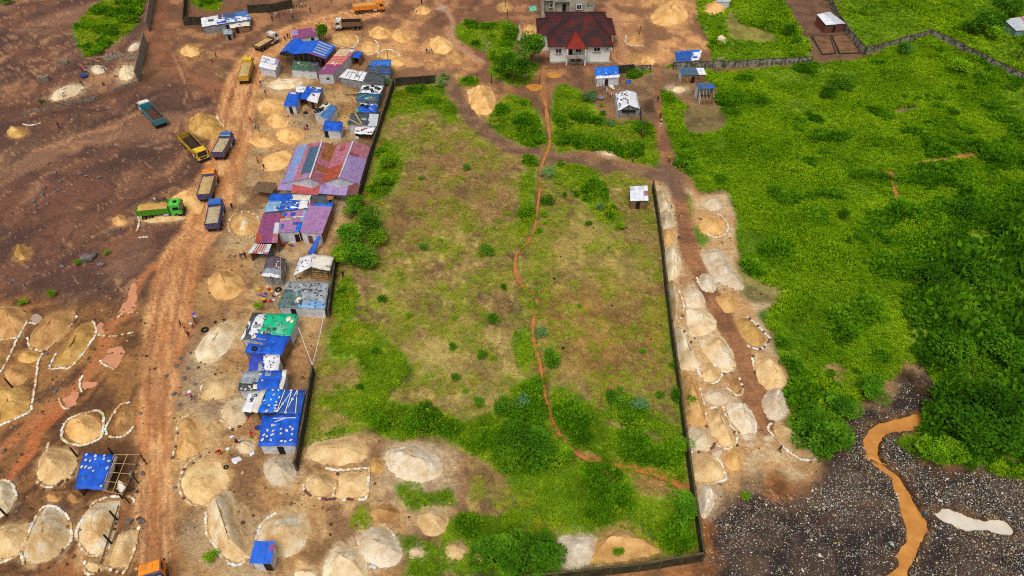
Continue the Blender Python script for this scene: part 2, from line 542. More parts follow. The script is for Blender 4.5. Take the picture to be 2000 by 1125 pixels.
    (E_(192, 136, 15, 9), .6, 'g', 'ring of grey ash and sand where people mix concrete'),
]
# ------------------------------------------------------------------ survey of the ground (picture positions)
ROAD = [(760, -60), (735, 12), (660, 38), (590, 55), (535, 85), (490, 130), (468, 190), (452, 260), (432, 330), (400, 430), (355, 500), (332, 580), (318, 660), (306, 760), (303, 880), (301, 1000), (299, 1230)]
ROAD2 = [(318, -60), (312, 10), (305, 70), (335, 130), (400, 165), (455, 195)]
ROAD3 = [(395, 450), (370, 560), (350, 660), (320, 760)]
PATH_E = [(1283, 130), (1286, 200), (1293, 270), (1310, 335), (1328, 390), (1340, 450), (1352, 500), (1385, 570), (1420, 640), (1452, 700), (1475, 770), (1490, 830)]
TRACK = [(872, 140), (890, 185), (925, 235), (975, 278), (1040, 298), (1110, 310), (1190, 322), (1260, 338), (1320, 350)]
STREAM = [(1064, 195), (1070, 235), (1074, 275), (1066, 300), (1056, 330), (1054, 370), (1049, 410), (1044, 445), (1030, 470), (1010, 492), (1006, 520), (1012, 545), (1038, 570), (1051, 595), (1041, 630), (1044, 668), (1052, 700), (1060, 735), (1065, 770), (1075, 803), (1090, 840), (1106, 866), (1130, 886), (1165, 901), (1220, 909), (1270, 921), (1310, 936), (1343, 958)]
GULLY = [(1736, 338), (1748, 375), (1760, 405), (1772, 435), (1788, 456)]
LATERITE = [(-300, -100), (300, -100), (285, 60), (262, 160), (330, 150), (400, 175), (455, 170), (448, 250), (415, 320), (395, 360), (380, 430), (330, 500), (300, 560), (278, 620), (230, 600), (150, 590), (40, 590), (-300, 620)]
LOWBROWN = [(-300, 560), (60, 580), (180, 590), (290, 600), (320, 560), (330, 640), (300, 760), (285, 880), (275, 1000), (270, 1260), (-300, 1260)]
YARD = [(345, 1250), (335, 1000), (335, 850), (355, 740), (385, 640), (400, 560), (430, 470), (455, 400), (480, 320), (478, 240), (490, 180), (520, 150), (600, 150), (700, 180), (740, 220), (715, 290), (690, 390), (640, 500), (640, 600), (612, 715), (580, 900), (600, 870), (690, 845), (760, 865), (870, 870), (905, 900), (900, 990), (860, 1020), (800, 1060), (780, 1250)]
SANDTOP = [(640, 65), (700, 55), (790, 40), (880, 60), (930, 110), (900, 150), (790, 150), (740, 110), (690, 95)]
SANDHOUSE = [(1190, -50), (1350, -50), (1365, 40), (1385, 95), (1320, 128), (1270, 130), (1195, 130), (1205, 80)]
UPBROWN = [(380, -100), (1200, -100), (1210, 60), (1195, 130), (1080, 160), (1000, 170), (900, 150), (640, 60), (540, 90), (470, 150), (400, 150), (330, 120), (310, 40)]
FIELD = [(770, 165), (860, 165), (895, 215), (935, 262), (990, 298), (1060, 318), (1180, 330), (1270, 352), (1290, 480), (1302, 560), (1318, 700), (1340, 850), (1352, 960), (1366, 1080), (1200, 1105), (880, 1140), (780, 1130), (860, 1020), (905, 1000), (905, 890), (850, 860), (690, 845), (600, 870), (590, 860), (612, 720), (640, 605), (655, 500), (700, 390), (730, 280)]
EASTLANE = [(1278, 345), (1330, 340), (1365, 380), (1430, 375), (1440, 430), (1440, 480), (1480, 560), (1535, 580), (1500, 620), (1520, 690), (1550, 740), (1548, 800), (1545, 850), (1605, 890), (1600, 930), (1520, 965), (1450, 985), (1400, 1060), (1378, 1075), (1345, 850), (1320, 690), (1305, 560), (1292, 460)]
DUMP = [(1374, 1160), (1376, 1075), (1384, 1020), (1402, 975), (1440, 945), (1500, 950), (1560, 955), (1612, 905), (1632, 850), (1660, 810), (1740, 770), (1800, 720), (1830, 745), (1815, 810), (1770, 850), (1790, 885), (1850, 905), (1920, 905), (2000, 905), (2300, 890), (2400, 1300), (1380, 1300)]
TIPSOIL = [(1640, 800), (1720, 755), (1780, 690), (1835, 700), (1850, 760), (1800, 820), (1720, 830), (1660, 850)]
EASTGRASS = [(1300, 130), (1400, 140), (1500, 132), (1590, 126), (1690, 112), (1822, 75), (2010, 160), (2400, 300), (2400, 930), (1900, 912), (1830, 905), (1755, 868), (1790, 835), (1835, 770), (1795, 705), (1740, 735), (1690, 790), (1650, 815), (1620, 880), (1570, 888), (1545, 850), (1548, 780), (1545, 738), (1515, 690), (1500, 640), (1480, 612), (1530, 585), (1470, 555), (1440, 480), (1440, 420), (1415, 375), (1370, 375), (1345, 340), (1318, 300), (1296, 220)]
NEGRASS = [(1640, -60), (2400, -60), (2400, 260), (2000, 145), (1822, 64), (1695, 98), (1662, 55)]
NMIDGRASS = [(1370, -60), (1490, -60), (1545, 30), (1582, 105), (1580, 118), (1405, 122), (1390, 90), (1365, 40)]
GARDEN = [(1490, -60), (1630, -60), (1650, 40), (1690, 110), (1600, 122), (1580, 90), (1540, 25)]
PLOT_BARE = [(1335, 212), (1400, 205), (1418, 250), (1345, 262)]
HUTYARD = [(1165, 160), (1215, 158), (1290, 135), (1330, 135), (1395, 165), (1400, 205), (1330, 205), (1290, 180), (1270, 235), (1240, 235), (1205, 240), (1195, 200)]
GREENS = [   # (polygon, height of the plants in m)
    ([(757, 198), (790, 172), (865, 170), (868, 190), (892, 205), (895, 232), (872, 243), (852, 216), (790, 224), (758, 232)], 0.5),
    ([(742, 285), (772, 282), (786, 330), (775, 365), (745, 392), (718, 388), (726, 340)], 1.1),
    ([(1020, 306), (1048, 312), (1050, 345), (1047, 400), (1038, 445), (1003, 486), (1004, 460), (1013, 420), (1011, 370), (1024, 330)], 0.8),
    ([(1082, 318), (1120, 318), (1165, 332), (1178, 358), (1195, 386), (1207, 422), (1194, 442), (1165, 432), (1140, 402), (1112, 375), (1082, 366)], 0.7),
    ([(1078, 200), (1090, 165), (1130, 172), (1152, 195), (1200, 240), (1240, 240), (1283, 255), (1288, 322), (1242, 318), (1172, 298), (1112, 296), (1082, 288)], 0.8),
    ([(948, 240), (978, 192), (1002, 186), (1058, 228), (1066, 282), (1030, 288), (1000, 278), (962, 258)], 0.8),
    ([(1225, 140), (1290, 138), (1280, 165), (1240, 170)], 0.7),
    ([(1292, 190), (1315, 185), (1340, 215), (1330, 280), (1345, 330), (1318, 300), (1298, 240)], 0.6),
    ([(645, 648), (700, 628), (792, 690), (802, 740), (770, 778), (832, 790), (900, 826), (960, 800), (1000, 752), (1050, 747), (1062, 780), (1086, 856), (1128, 892), (1215, 915), (1255, 965), (1342, 975), (1352, 1070), (1300, 1083), (1262, 1045), (1215, 1026), (1160, 1042), (1084, 1046), (1082, 1112), (880, 1125), (872, 1012), (985, 1002), (985, 930), (925, 890), (850, 853), (770, 858), (718, 838), (650, 800), (622, 790), (662, 760), (702, 742), (690, 704), (645, 702)], 0.75),
    ([(1084, 745), (1130, 772), (1178, 800), (1180, 770), (1232, 782), (1300, 822), (1338, 842), (1338, 936), (1280, 912), (1200, 893), (1138, 878), (1104, 848), (1078, 792)], 1.0),
    ([(592, 868), (640, 840), (680, 830), (720, 845), (690, 850), (640, 862)], 0.5),
    ([(775, 945), (815, 945), (830, 965), (880, 955), (885, 985), (840, 990), (810, 1000), (785, 980)], 0.5),
    ([(690, 1015), (705, 990), (720, 1000), (715, 1025)], 0.4),
    ([(780, 1050), (815, 1048), (850, 1060), (870, 1090), (860, 1130), (800, 1130), (790, 1095)], 0.5),
    ([(165, 30), (200, 2), (285, -20), (278, 22), (255, 62), (212, 92), (172, 108), (140, 72)], 1.0),
    ([(365, -30), (440, -30), (425, 18), (380, 12)], 0.8),
    ([(889, 60), (912, 42), (948, 50), (990, 42), (1012, 62), (1000, 110), (1052, 128), (1022, 166), (960, 150), (955, 110), (905, 82)], 0.9),
    ([(900, 152), (932, 150), (930, 165), (902, 168)], 0.6),
    ([(1330, 385), (1345, 380), (1352, 420), (1345, 450), (1338, 420)], 0.4),
    ([(1352, 440), (1370, 440), (1385, 470), (1370, 482), (1355, 470)], 0.5),
    ([(1300, 590), (1312, 600), (1330, 740), (1340, 830), (1326, 820), (1312, 700)], 0.6),
    ([(1005, 660), (1030, 640), (1040, 700), (1010, 720)], 0.3),
    ([(655, 560), (690, 540), (700, 600), (660, 640)], 0.5),
]
THICKET = [(1770, 560), (1800, 500), (1840, 470), (1900, 470), (1960, 430), (2400, 400), (2400, 925), (1900, 908), (1850, 870), (1820, 850), (1845, 780), (1850, 735), (1800, 690), (1778, 650)]
MIDBUSH = [(1700, 560), (1740, 440), (1780, 330), (1850, 290), (1950, 260), (2400, 240), (2400, 480), (1960, 450), (1850, 480), (1790, 560), (1770, 650), (1730, 660)]
SCRUB2 = [(1560, 760), (1640, 720), (1690, 700), (1700, 770), (1650, 800), (1625, 850), (1560, 850)]
GREENSAND = [(1470, 760), (1500, 755)]
CREEK_POLY = [(1697, 846), (1705, 833), (1722, 825), (1775, 812), (1806, 808), (1812, 822), (1790, 838), (1738, 843), (1722, 860), (1716, 884), (1726, 905), (1756, 932), (1771, 955), (1793, 991), (1811, 1019), (1808, 1041), (1786, 1084), (1774, 1112), (1768, 1135), (1735, 1180), (1700, 1180), (1738, 1125), (1756, 1106), (1761, 1084), (1772, 1058), (1771, 1026), (1760, 1000), (1755, 971), (1744, 941), (1708, 910), (1695, 890), (1689, 862)]
POND_POLY = [(1822, 996), (1834, 1001), (1847, 991), (1872, 998), (1900, 1010), (1926, 1015), (1960, 1017), (1981, 1036), (1972, 1045), (1927, 1035), (1886, 1035), (1856, 1022), (1830, 1010)]


def dump_mask(X, Y):
    return sstep(-2, 4, poly_sd(X, Y, DUMP, pad=8))


def hz(X, Y):
    """ground height"""
    X = np.atleast_1d(np.asarray(X, float))
    Y = np.atleast_1d(np.asarray(Y, float))
    h = (fbm(X, Y, 7.0, 3, 40) - 0.5) * 0.34 + (fbm(X, Y, 1.4, 2, 44) - 0.5) * 0.10
    h -= 0.45 * (1 - sstep(0.1, 1.0, line_d(X, Y, STREAM, 3.0) + (fbm(X, Y, 1.1, 3, 187) - .5) * .9))
    dm = dump_mask(X, Y)
    if dm.max() > 0:
        h += dm * ((fbm(X, Y, 9.0, 4, 50) - 0.42) * 1.6 + (fbm(X * 0.4, Y, 2.2, 3, 53) - 0.5) * 0.7)
        h = np.where(dm > .3, np.maximum(h, -.12), h)
        rag = (fbm(X, Y, 2.2, 3, 57) - .5) * .7 + (fbm(X, Y, .7, 2, 59) - .5) * .5
        for P, lv in ((CREEK_POLY, -.8), (POND_POLY, -.6)):
            sdp = poly_sd(X, Y, P, pad=4)
            k = np.maximum(sstep(-.35, .15, sdp + rag * .8), sstep(.0, .3, sdp))
            h = h * (1 - k) + lv * k
    return h


def hz1(x, y):
    return float(hz([x], [y])[0])


def GZ(px, py):
    p = G(px, py)
    p.z = hz1(p.x, p.y)
    return p


# ------------------------------------------------------------------ the ground sheet
def build_ground():
    xs = np.arange(-260, 2261, 4.0)
    ys = np.arange(-90, 1231, 4.0)
    PX, PY = np.meshgrid(xs, ys)
    W = GA(np.stack([PX.ravel(), PY.ravel()], 1))
    X, Y = W[:, 0], W[:, 1]
    n = len(X)
    H = hz(X, Y)
    edge = np.minimum.reduce([PX.ravel() + 260, 2260 - PX.ravel(), PY.ravel() + 90, 1230 - PY.ravel()])
    H *= sstep(0, 60, edge)

    def C(c):
        return np.array(lin(c))[None, :]

    def mix(a, b, t):
        return a + (b - a) * t[:, None]

    n1 = fbm(X, Y, 12, 5, 1)
    n2 = fbm(X, Y, 3.0, 4, 7)
    n3 = fbm(X, Y, 0.9, 3, 13)
    n4 = fbm(X, Y, 6.0, 4, 17)
    # drifts of sand on the quarry floor run up to the right
    ca, sa = math.cos(math.radians(58)), math.sin(math.radians(58))
    U, V = X * ca + Y * sa, -X * sa + Y * ca
    U, V = U + (fbm(X, Y, 9, 3, 191) - .5) * 16, V + (fbm(X, Y, 9, 3, 195) - .5) * 12
    st = fbm(U * 0.28, V, 2.6, 5, 23)
    st2 = fbm(U * 0.16, V, 1.1, 4, 29)
    en = (fbm(X, Y, 4.0, 4, 31) - 0.5) * 2.0          # edge wobble
    en2 = (fbm(X, Y, 1.2, 3, 37) - 0.5) * 2.0

    earth = mix(mix(C((118, 84, 56)), C((150, 108, 70)), sstep(.35, .65, n1)), C((92, 64, 44)), sstep(.52, .72, n2) * .7)
    col = earth * np.ones((n, 1))
    reg = np.zeros(n, int)

    def lay(c, m, r=None):
        nonlocal col
        col = mix(col, c, m)
        if r is not None:
            reg[m > 0.5] = r

    # upper brown ground round the red-roofed house and the top road
    up = sstep(-3, 3, poly_sd(X, Y, UPBROWN) + en * 3)
    lay(mix(mix(C((122, 82, 56)), C((168, 118, 78)), sstep(.46, .66, n4)), C((92, 66, 48)), sstep(.48, .66, n2) * .7), up)
    # dark laterite quarry floor
    la = sstep(-3, 3, poly_sd(X, Y, LATERITE) + en * 2.5)
    lc = mix(C((110, 72, 55)), C((86, 59, 49)), sstep(.35, .62, n1))
    lc = mix(lc, C((156, 114, 86)), sstep(.48, .66, fbm(U * .55, V, 15, 5, 211)) * .55)
    lc = mix(lc, C((128, 86, 60)), sstep(.48, .68, n4) * .6)
    lc = mix(lc, C((70, 50, 42)), sstep(.50, .66, fbm(U * .5, V, 5.5, 4, 61)) * .6)
    lc = mix(lc, C((184, 134, 92)), sstep(.52, .70, fbm(U * .45, V, 7.5, 5, 63)) * sstep(.36, .62, st) * .65)
    ln = np.abs(fbm(U * .35, V, 6.0, 4, 65) - .5)
    lc = mix(lc, C((182, 136, 96)), (1 - sstep(.004, .018, ln)) * .55)
    ln = np.abs(fbm(U * .5, V, 9.0, 4, 69) - .5)
    lc = mix(lc, C((60, 44, 38)), (1 - sstep(.006, .03, ln)) * .45)
    lay(lc, la)
    lb = sstep(-3, 3, poly_sd(X, Y, LOWBROWN) + en * 2.5)
    bc = mix(C((134, 92, 52)), C((98, 66, 40)), sstep(.4, .6, n2))
    bc = mix(bc, C((156, 110, 62)), sstep(.54, .68, n4) * .8)
    bc = mix(bc, C((78, 50, 34)), sstep(.56, .68, st2) * .7)
    bc = mix(bc, C((176, 116, 66)), sstep(.60, .72, fbm(U * .3, V, 3.5, 4, 67)) * .5)
    lay(bc, lb)
    # sandy working yard
    yd = sstep(-2, 2, poly_sd(X, Y, YARD) + en * 2.5)
    yc = mix(C((170, 128, 80)), C((190, 154, 104)), sstep(.4, .62, n4))
    yc = mix(yc, C((122, 88, 58)), sstep(.46, .62, fbm(X, Y, 5.0, 5, 71)) * .85)
    yc = mix(yc, C((170, 150, 118)), sstep(.55, .7, n1) * .6)
    yc = mix(yc, C((110, 80, 54)), sstep(.60, .70, fbm(X, Y, 1.6, 4, 73)) * .5)
    lay(yc, yd, 6)
    for P in (SANDTOP, SANDHOUSE):
        m = sstep(-2, 2, poly_sd(X, Y, P) + en * 4)
        c = mix(mix(C((200, 148, 94)), C((164, 116, 76)), sstep(.4, .6, n2)), C((124, 86, 60)), sstep(.50, .64, fbm(X, Y, 7.0, 5, 79)) * .9)
        lay(c, m, 6)
    # cleared field
    fd = sstep(-1.2, 1.2, poly_sd(X, Y, FIELD) + en * .8)
    fc = mix(C((146, 118, 74)), C((116, 88, 58)), sstep(.4, .6, n4))
    fc = mix(fc, C((142, 132, 52)), sstep(.42, .60, fbm(X, Y, 8.0, 4, 83)) * .85)
    fc = mix(fc, C((186, 164, 96)), sstep(.55, .68, n3) * .6)
    fc = mix(fc, C((94, 70, 46)), sstep(.52, .66, n2) * .75)
    fc = mix(fc, C((116, 126, 28)), sstep(.50, .62, fbm(X, Y, 3.2, 4, 89)) * .8)
    fc = mix(fc, C((88, 66, 42)), sstep(.56, .68, fbm(X, Y, 1.5, 4, 221)) * .55)
    lay(fc, fd, 3)
    # bare, browner soil in the middle of the field
    for P, c in (([(880, 250), (960, 300), (1000, 330), (1000, 430), (900, 440), (760, 470), (750, 420), (800, 330)], (142, 104, 66)),
                 ([(800, 660), (960, 640), (1030, 720), (970, 800), (870, 790), (790, 720)], (178, 158, 88)),
                 ([(1075, 600), (1190, 590), (1290, 650), (1250, 725), (1110, 705)], (156, 112, 48)),
                 ([(1100, 440), (1200, 460), (1270, 540), (1180, 560), (1080, 520)], (166, 146, 74)),
                 ([(1080, 560), (1280, 560), (1320, 720), (1260, 760), (1080, 730)], (150, 116, 56)),
                 ([(890, 890), (980, 915), (985, 995), (895, 1005)], (164, 132, 84)),
                 ([(640, 700), (690, 705), (700, 740), (640, 770), (615, 760)], (132, 100, 66)),
                 ([(1200, 440), (1280, 400), (1290, 500), (1240, 500)], (140, 112, 66)),
                 ([(1225, 918), (1290, 925), (1335, 955), (1330, 985), (1262, 972), (1232, 945)], (128, 82, 50)),
                 ([(1090, 770), (1110, 775), (1135, 815), (1120, 815)], (160, 120, 76))):
        m = sstep(-1.5, 2.5, poly_sd(X, Y, P) + en * 2.5) * fd
        lay(mix(C(c), C(tuple(v * .78 for v in c)), sstep(.4, .62, n2)), m * .75)
    el = sstep(-1.2, 1.2, poly_sd(X, Y, EASTLANE) + en * 1.2)
    ec = mix(C((186, 146, 98)), C((160, 120, 80)), sstep(.4, .62, n4))
    ec = mix(ec, C((200, 178, 140)), sstep(.5, .68, n2) * .6)
    lay(ec, el, 6)
    # green ground under the plants
    gl = mix(C((84, 120, 22)), C((120, 146, 26)), sstep(.4, .6, n4))
    gl = mix(gl, C((60, 84, 18)), sstep(.5, .66, n2) * .8)
    for P in (EASTGRASS, NEGRASS, NMIDGRASS):
        m = sstep(-.8, .8, poly_sd(X, Y, P) + en * .9)
        lay(gl, m, 4)
    for P, h in GREENS:
        m = sstep(-.6, .8, poly_sd(X, Y, P) + en * .9 + en2 * .4)
        lay(gl, m, 4)
    for P, c in ((GARDEN, (116, 84, 62)), (PLOT_BARE, (122, 104, 62)), (HUTYARD, (140, 108, 74)), ([(1405, 190), (1425, 155), (1428, 190)], (130, 100, 66)),
                 ([(1445, 500), (1475, 540), (1535, 570), (1520, 590), (1465, 590), (1440, 560)], (140, 128, 70)),
                 ([(1425, 20), (1450, 45), (1500, 60), (1515, 80), (1460, 82), (1420, 66)], (140, 132, 60)),
                 ([(1732, 335), (1745, 335), (1752, 355), (1738, 360)], (124, 104, 92)),
                 ([(1612, 712), (1660, 716), (1668, 745), (1640, 760), (1622, 745)], (176, 140, 92)),
                 ([(1790, 318), (1860, 304), (1925, 296), (1930, 302), (1860, 312), (1795, 326)], (190, 130, 70)),
                 ([(1180, 820), (1230, 830), (1290, 850), (1285, 862), (1220, 842)], (176, 136, 92)),
                 ([(1255, 195), (1283, 195), (1284, 216), (1258, 218)], (92, 66, 46)),
                 ([(1748, 215), (1790, 208), (1800, 216), (1755, 222)], (150, 110, 84))):
        m = sstep(-.8, .8, poly_sd(X, Y, P) + en * 1.0)
        lay(mix(C(c), C(tuple(v * .8 for v in c)), sstep(.42, .62, n2)), m, 0)
    # rubbish dump
    ts = sstep(-2, 2, poly_sd(X, Y, TIPSOIL) + en * 2)
    lay(mix(C((150, 118, 80)), C((98, 76, 52)), sstep(.4, .6, n2)), ts)
    dm = sstep(-1.0, 1.5, poly_sd(X, Y, DUMP, pad=8) + en * 2.4)
    dc = mix(C((72, 56, 46)), C((44, 36, 33)), sstep(.4, .6, n2))
    dc = mix(dc, C((98, 78, 60)), sstep(.56, .70, fbm(X * .5, Y, 4, 4, 97)) * .6)
    lay(dc, dm, 5)
    for P in (CREEK_POLY, POND_POLY):
        m = sstep(-1.3, -.2, poly_sd(X, Y, P, pad=4) + en * .5 + en2 * .4)
        lay(mix(C((74, 52, 34)), C((104, 74, 44)), sstep(.45, .65, n3)), m * .85)
    for P, c in (([(1420, 925), (1480, 912), (1530, 915), (1550, 940), (1500, 972), (1440, 968), (1400, 1000), (1390, 960)], (172, 134, 90)),
                 ([(1500, 925), (1540, 935), (1555, 975), (1525, 995), (1490, 965)], (150, 94, 48)),
                 ([(1378, 1085), (1405, 1090), (1400, 1140), (1340, 1160), (1150, 1160), (1300, 1105)], (166, 108, 62)),
                 ([(1378, 1010), (1400, 1015), (1395, 1050), (1380, 1055)], (110, 66, 40))):
        m = sstep(-1.2, 1.2, poly_sd(X, Y, P) + en * 1.6)
        lay(mix(C(c), C(tuple(v * .72 for v in c)), sstep(.42, .6, n2)), m * .9)
    # sand spilled round every heap
    SPILL = {'o': (192, 142, 86), 't': (198, 160, 110), 'p': (206, 180, 140), 'g': (194, 172, 140), 'm': (200, 168, 122), 'b': (164, 120, 72), 'y': (180, 136, 78), 'd': (120, 88, 62)}
    for P, Hh_, K, LB in HEAPS:
        sdv = poly_sd(X, Y, P, pad=4)
        far_ = np.mean([q_[1] for q_ in P]) < 420 and K in 'otp'
        m = sstep(-2.6 if far_ else -.9, .2, sdv + en * 1.1 + en2 * .7) * (.55 if far_ else .5)
        m *= np.where(sdv > -.2, 1.0, .25 + .75 * sstep(.42, .6, n3))
        lay(C(SPILL[K]), m)
    # paths, track and roads
    d = line_d(X, Y, TRACK)
    m = 1 - sstep(1.2, 2.4, d + en * .7)
    lay(mix(C((134, 102, 72)), C((108, 80, 58)), sstep(.4, .62, n2)), m, 2)
    d = line_d(X, Y, PATH_E)
    wd = np.interp(Y, [50, 90, 125, 150, 170], [1.7, 1.6, 1.2, .7, .9])
    m = 1 - sstep(-.3, .6, d - wd + en * .6)
    lay(mix(C((150, 104, 68)), C((124, 84, 56)), sstep(.4, .62, n2)), m, 2)
    jn = sstep(-1.5, 1.5, poly_sd(X, Y, [(1285, 325), (1318, 322), (1335, 350), (1335, 390), (1310, 380), (1285, 345)]) + en)
    lay(C((110, 84, 66)), jn * .8, 2)
    d2 = line_d(X, Y, ROAD2)
    m = 1 - sstep(1.6, 4.0, d2 + en * 1.2)
    lay(mix(C((142, 92, 62)), C((118, 76, 52)), sstep(.4, .6, n2)), m, 1)
    d3 = line_d(X, Y, ROAD3)
    m = (1 - sstep(.8, 2.6, d3 + en * 1.0)) * .8
    lay(mix(C((190, 124, 72)), C((160, 106, 66)), sstep(.4, .6, n2)), m, 1)
    dr = line_d(X, Y, ROAD, 14)
    wd = np.interp(Y, [30, 60, 90, 120, 160, 215], [1.9, 2.6, 3.9, 4.5, 4.6, 4.5])
    m = (1 - sstep(-.8, .8, dr - wd * .95 + en * 1.1)) * (.8 + .2 * sstep(.3, .6, n4))
    rc = mix(C((192, 130, 78)), C((214, 162, 108)), sstep(.40, .60, fbm(dr * 3.0, Y * .35, 2.0, 4, 101)))
    rc = mix(rc, C((156, 102, 64)), sstep(.52, .66, fbm(dr * 4.0, Y * .35, 2.4, 4, 107)) * .7)
    rut = np.exp(-((dr - wd * .42) / .33) ** 2) * sstep(.35, .6, fbm(X, Y, 8, 3, 111))
    rc = mix(rc, C((132, 84, 54)), rut * .7)
    lay(rc, m, 1)
    H -= 0.10 * rut * m
    # stream beds
    ds = line_d(X, Y, STREAM, 3.0)
    wst = np.interp(Y, [45, 52, 60, 85, 150], [.8, .5, .3, .28, .4]) * (.5 + 1.1 * sstep(.3, .7, fbm(X, Y, 6, 3, 199)))
    m = 1 - sstep(wst * .5, wst * 1.7, ds + en * .6 + en2 * .45)
    lay(mix(C((156, 100, 56)), C((116, 78, 46)), sstep(.4, .6, n2)), m * .9)
    dg = line_d(X, Y, GULLY, 3.0)
    m = 1 - sstep(.5, 1.3, dg + en * .5)
    lay(C((176, 108, 48)), m)
    # orange runoff lines
    for L, w, c in (([(300, 520), (265, 560), (250, 610), (215, 640), (200, 690), (160, 745), (110, 790), (60, 830), (-20, 900)], 1.0, (178, 112, 66)),
                    ([(120, 800), (70, 850), (60, 880), (20, 935)], .7, (180, 104, 58)),
                    ([(860, 10), (885, 40), (880, 70), (905, 100), (940, 120)], .9, (176, 134, 104)),
                    ([(1185, 5), (1205, 40), (1215, 80), (1222, 120)], 1.0, (176, 128, 92)),
                    ([(1065, 130), (1060, 165), (1062, 195)], .8, (160, 108, 62)),
                    ([(340, 110), (360, 160), (365, 180), (350, 230), (344, 260)], .16, (168, 124, 88)),
                    ([(0, 215), (90, 205), (180, 195), (270, 165), (300, 140)], 1.3, (92, 60, 38)),
                    ([(0, 260), (100, 222), (200, 215)], 1.0, (80, 54, 42)),
                    ([(1365, 960), (1372, 1020), (1382, 1075)], .7, (150, 92, 46))):
        d = line_d(X, Y, L, 5)
        m = 1 - sstep(w * .5, w * 1.5, d + en * .6)
        lay(C(c), m * .85)
    fine = 0.82 + 0.36 * n3
    col = np.clip(col * fine[:, None], 0.002, 0.9)

    # split the sheet by what each piece is; all pieces share edges and one material
    gm = ground_material()
    nr, nc = PX.shape
    ii = (np.arange(nr - 1)[:, None] * nc + np.arange(nc - 1)[None, :]).ravel()
    quads = np.stack([ii, ii + nc, ii + nc + 1, ii + 1], 1)
    q_reg = reg[quads[:, 0]]
    names = {0: 'ground', 1: 'dirt_road', 2: 'footpath', 3: 'cleared_field', 4: 'grass_ground', 5: 'rubbish_dump_ground', 6: 'sandy_yard'}
    V3 = np.stack([X, Y, H], 1)
    for r, nm in names.items():
        Q = quads[q_reg == r]
        if not len(Q):
            continue
        used, inv = np.unique(Q.ravel(), return_inverse=True)
        vs, fs = V3[used], inv.reshape(-1, 4)
        cc = col[used]
        if r == 0:                                        # carry the sheet on to the horizon
            k = len(vs)
            cn = [G(-260, -90), G(2260, -90), G(2260, 1230), G(-260, 1230)]
            far = [(-6000, 7000), (6000, 7000), (6000, -6000), (-6000, -6000)]
            vs = np.concatenate([vs, np.array([[p.x, p.y, 0] for p in cn]), np.array([[a, b, 0] for a, b in far])])
            cc = np.concatenate([cc, np.tile(C((112, 92, 50)), (8, 1))])
            fs = list(map(list, fs)) + [[k + i, k + (i + 1) % 4, k + 4 + (i + 1) % 4, k + 4 + i] for i in range(4)]
        else:
            fs = fs.tolist()
        me = bpy.data.meshes.new(nm)
        me.from_pydata(vs.tolist(), [], fs)
        at = me.attributes.new("soil", 'FLOAT_COLOR', 'POINT')
        at.data.foreach_set('color', np.concatenate([cc, np.ones((len(cc), 1))], 1).astype(np.float32).ravel())
        me.polygons.foreach_set('use_smooth', [True] * len(me.polygons))
        me.materials.append(gm)
        o = bpy.data.objects.new(nm, me)
        COL.objects.link(o)
        tag(o, kind='structure')


def ground_material():
    m = bpy.data.materials.new("soil")
    m.use_nodes = True
    nt = m.node_tree
    b = nt.nodes['Principled BSDF']
    b.inputs['Roughness'].default_value = .8
    b.inputs['Specular IOR Level'].default_value = .25
    at = nt.nodes.new("ShaderNodeAttribute")
    at.attribute_name = "soil"
    g = nt.nodes.new("ShaderNodeNewGeometry")
    n1 = nt.nodes.new("ShaderNodeTexNoise")
    n1.inputs['Scale'].default_value = 1.7
    n1.inputs['Detail'].default_value = 8
    n1.inputs['Roughness'].default_value = .78
    nt.links.new(g.outputs['Position'], n1.inputs['Vector'])
    mr = nt.nodes.new("ShaderNodeMapRange")
    mr.inputs[1].default_value = .3
    mr.inputs[2].default_value = .7
    mr.inputs[3].default_value = .52
    mr.inputs[4].default_value = 1.46
    nt.links.new(n1.outputs['Fac'], mr.inputs[0])
    vm = nt.nodes.new("ShaderNodeVectorMath")
    vm.operation = 'SCALE'
    nt.links.new(at.outputs['Color'], vm.inputs[0])
    nt.links.new(mr.outputs[0], vm.inputs['Scale'])
    nt.links.new(vm.outputs[0], b.inputs['Base Color'])
    n2 = nt.nodes.new("ShaderNodeTexNoise")
    n2.inputs['Scale'].default_value = 1.3
    n2.inputs['Detail'].default_value = 9
    n2.inputs['Roughness'].default_value = .65
    nt.links.new(g.outputs['Position'], n2.inputs['Vector'])
    bp = nt.nodes.new("ShaderNodeBump")
    bp.inputs['Strength'].default_value = .8
    bp.inputs['Distance'].default_value = .35
    nt.links.new(n2.outputs['Fac'], bp.inputs['Height'])
    nt.links.new(bp.outputs[0], b.inputs['Normal'])
    return m


build_ground()


# ------------------------------------------------------------------ water
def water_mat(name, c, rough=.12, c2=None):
    return mat(name, c, c2 or tuple(v * .92 for v in c), rough=rough, scale=.6, detail=7, spec=.5, bump=.06, bscale=3.0, coord='World')


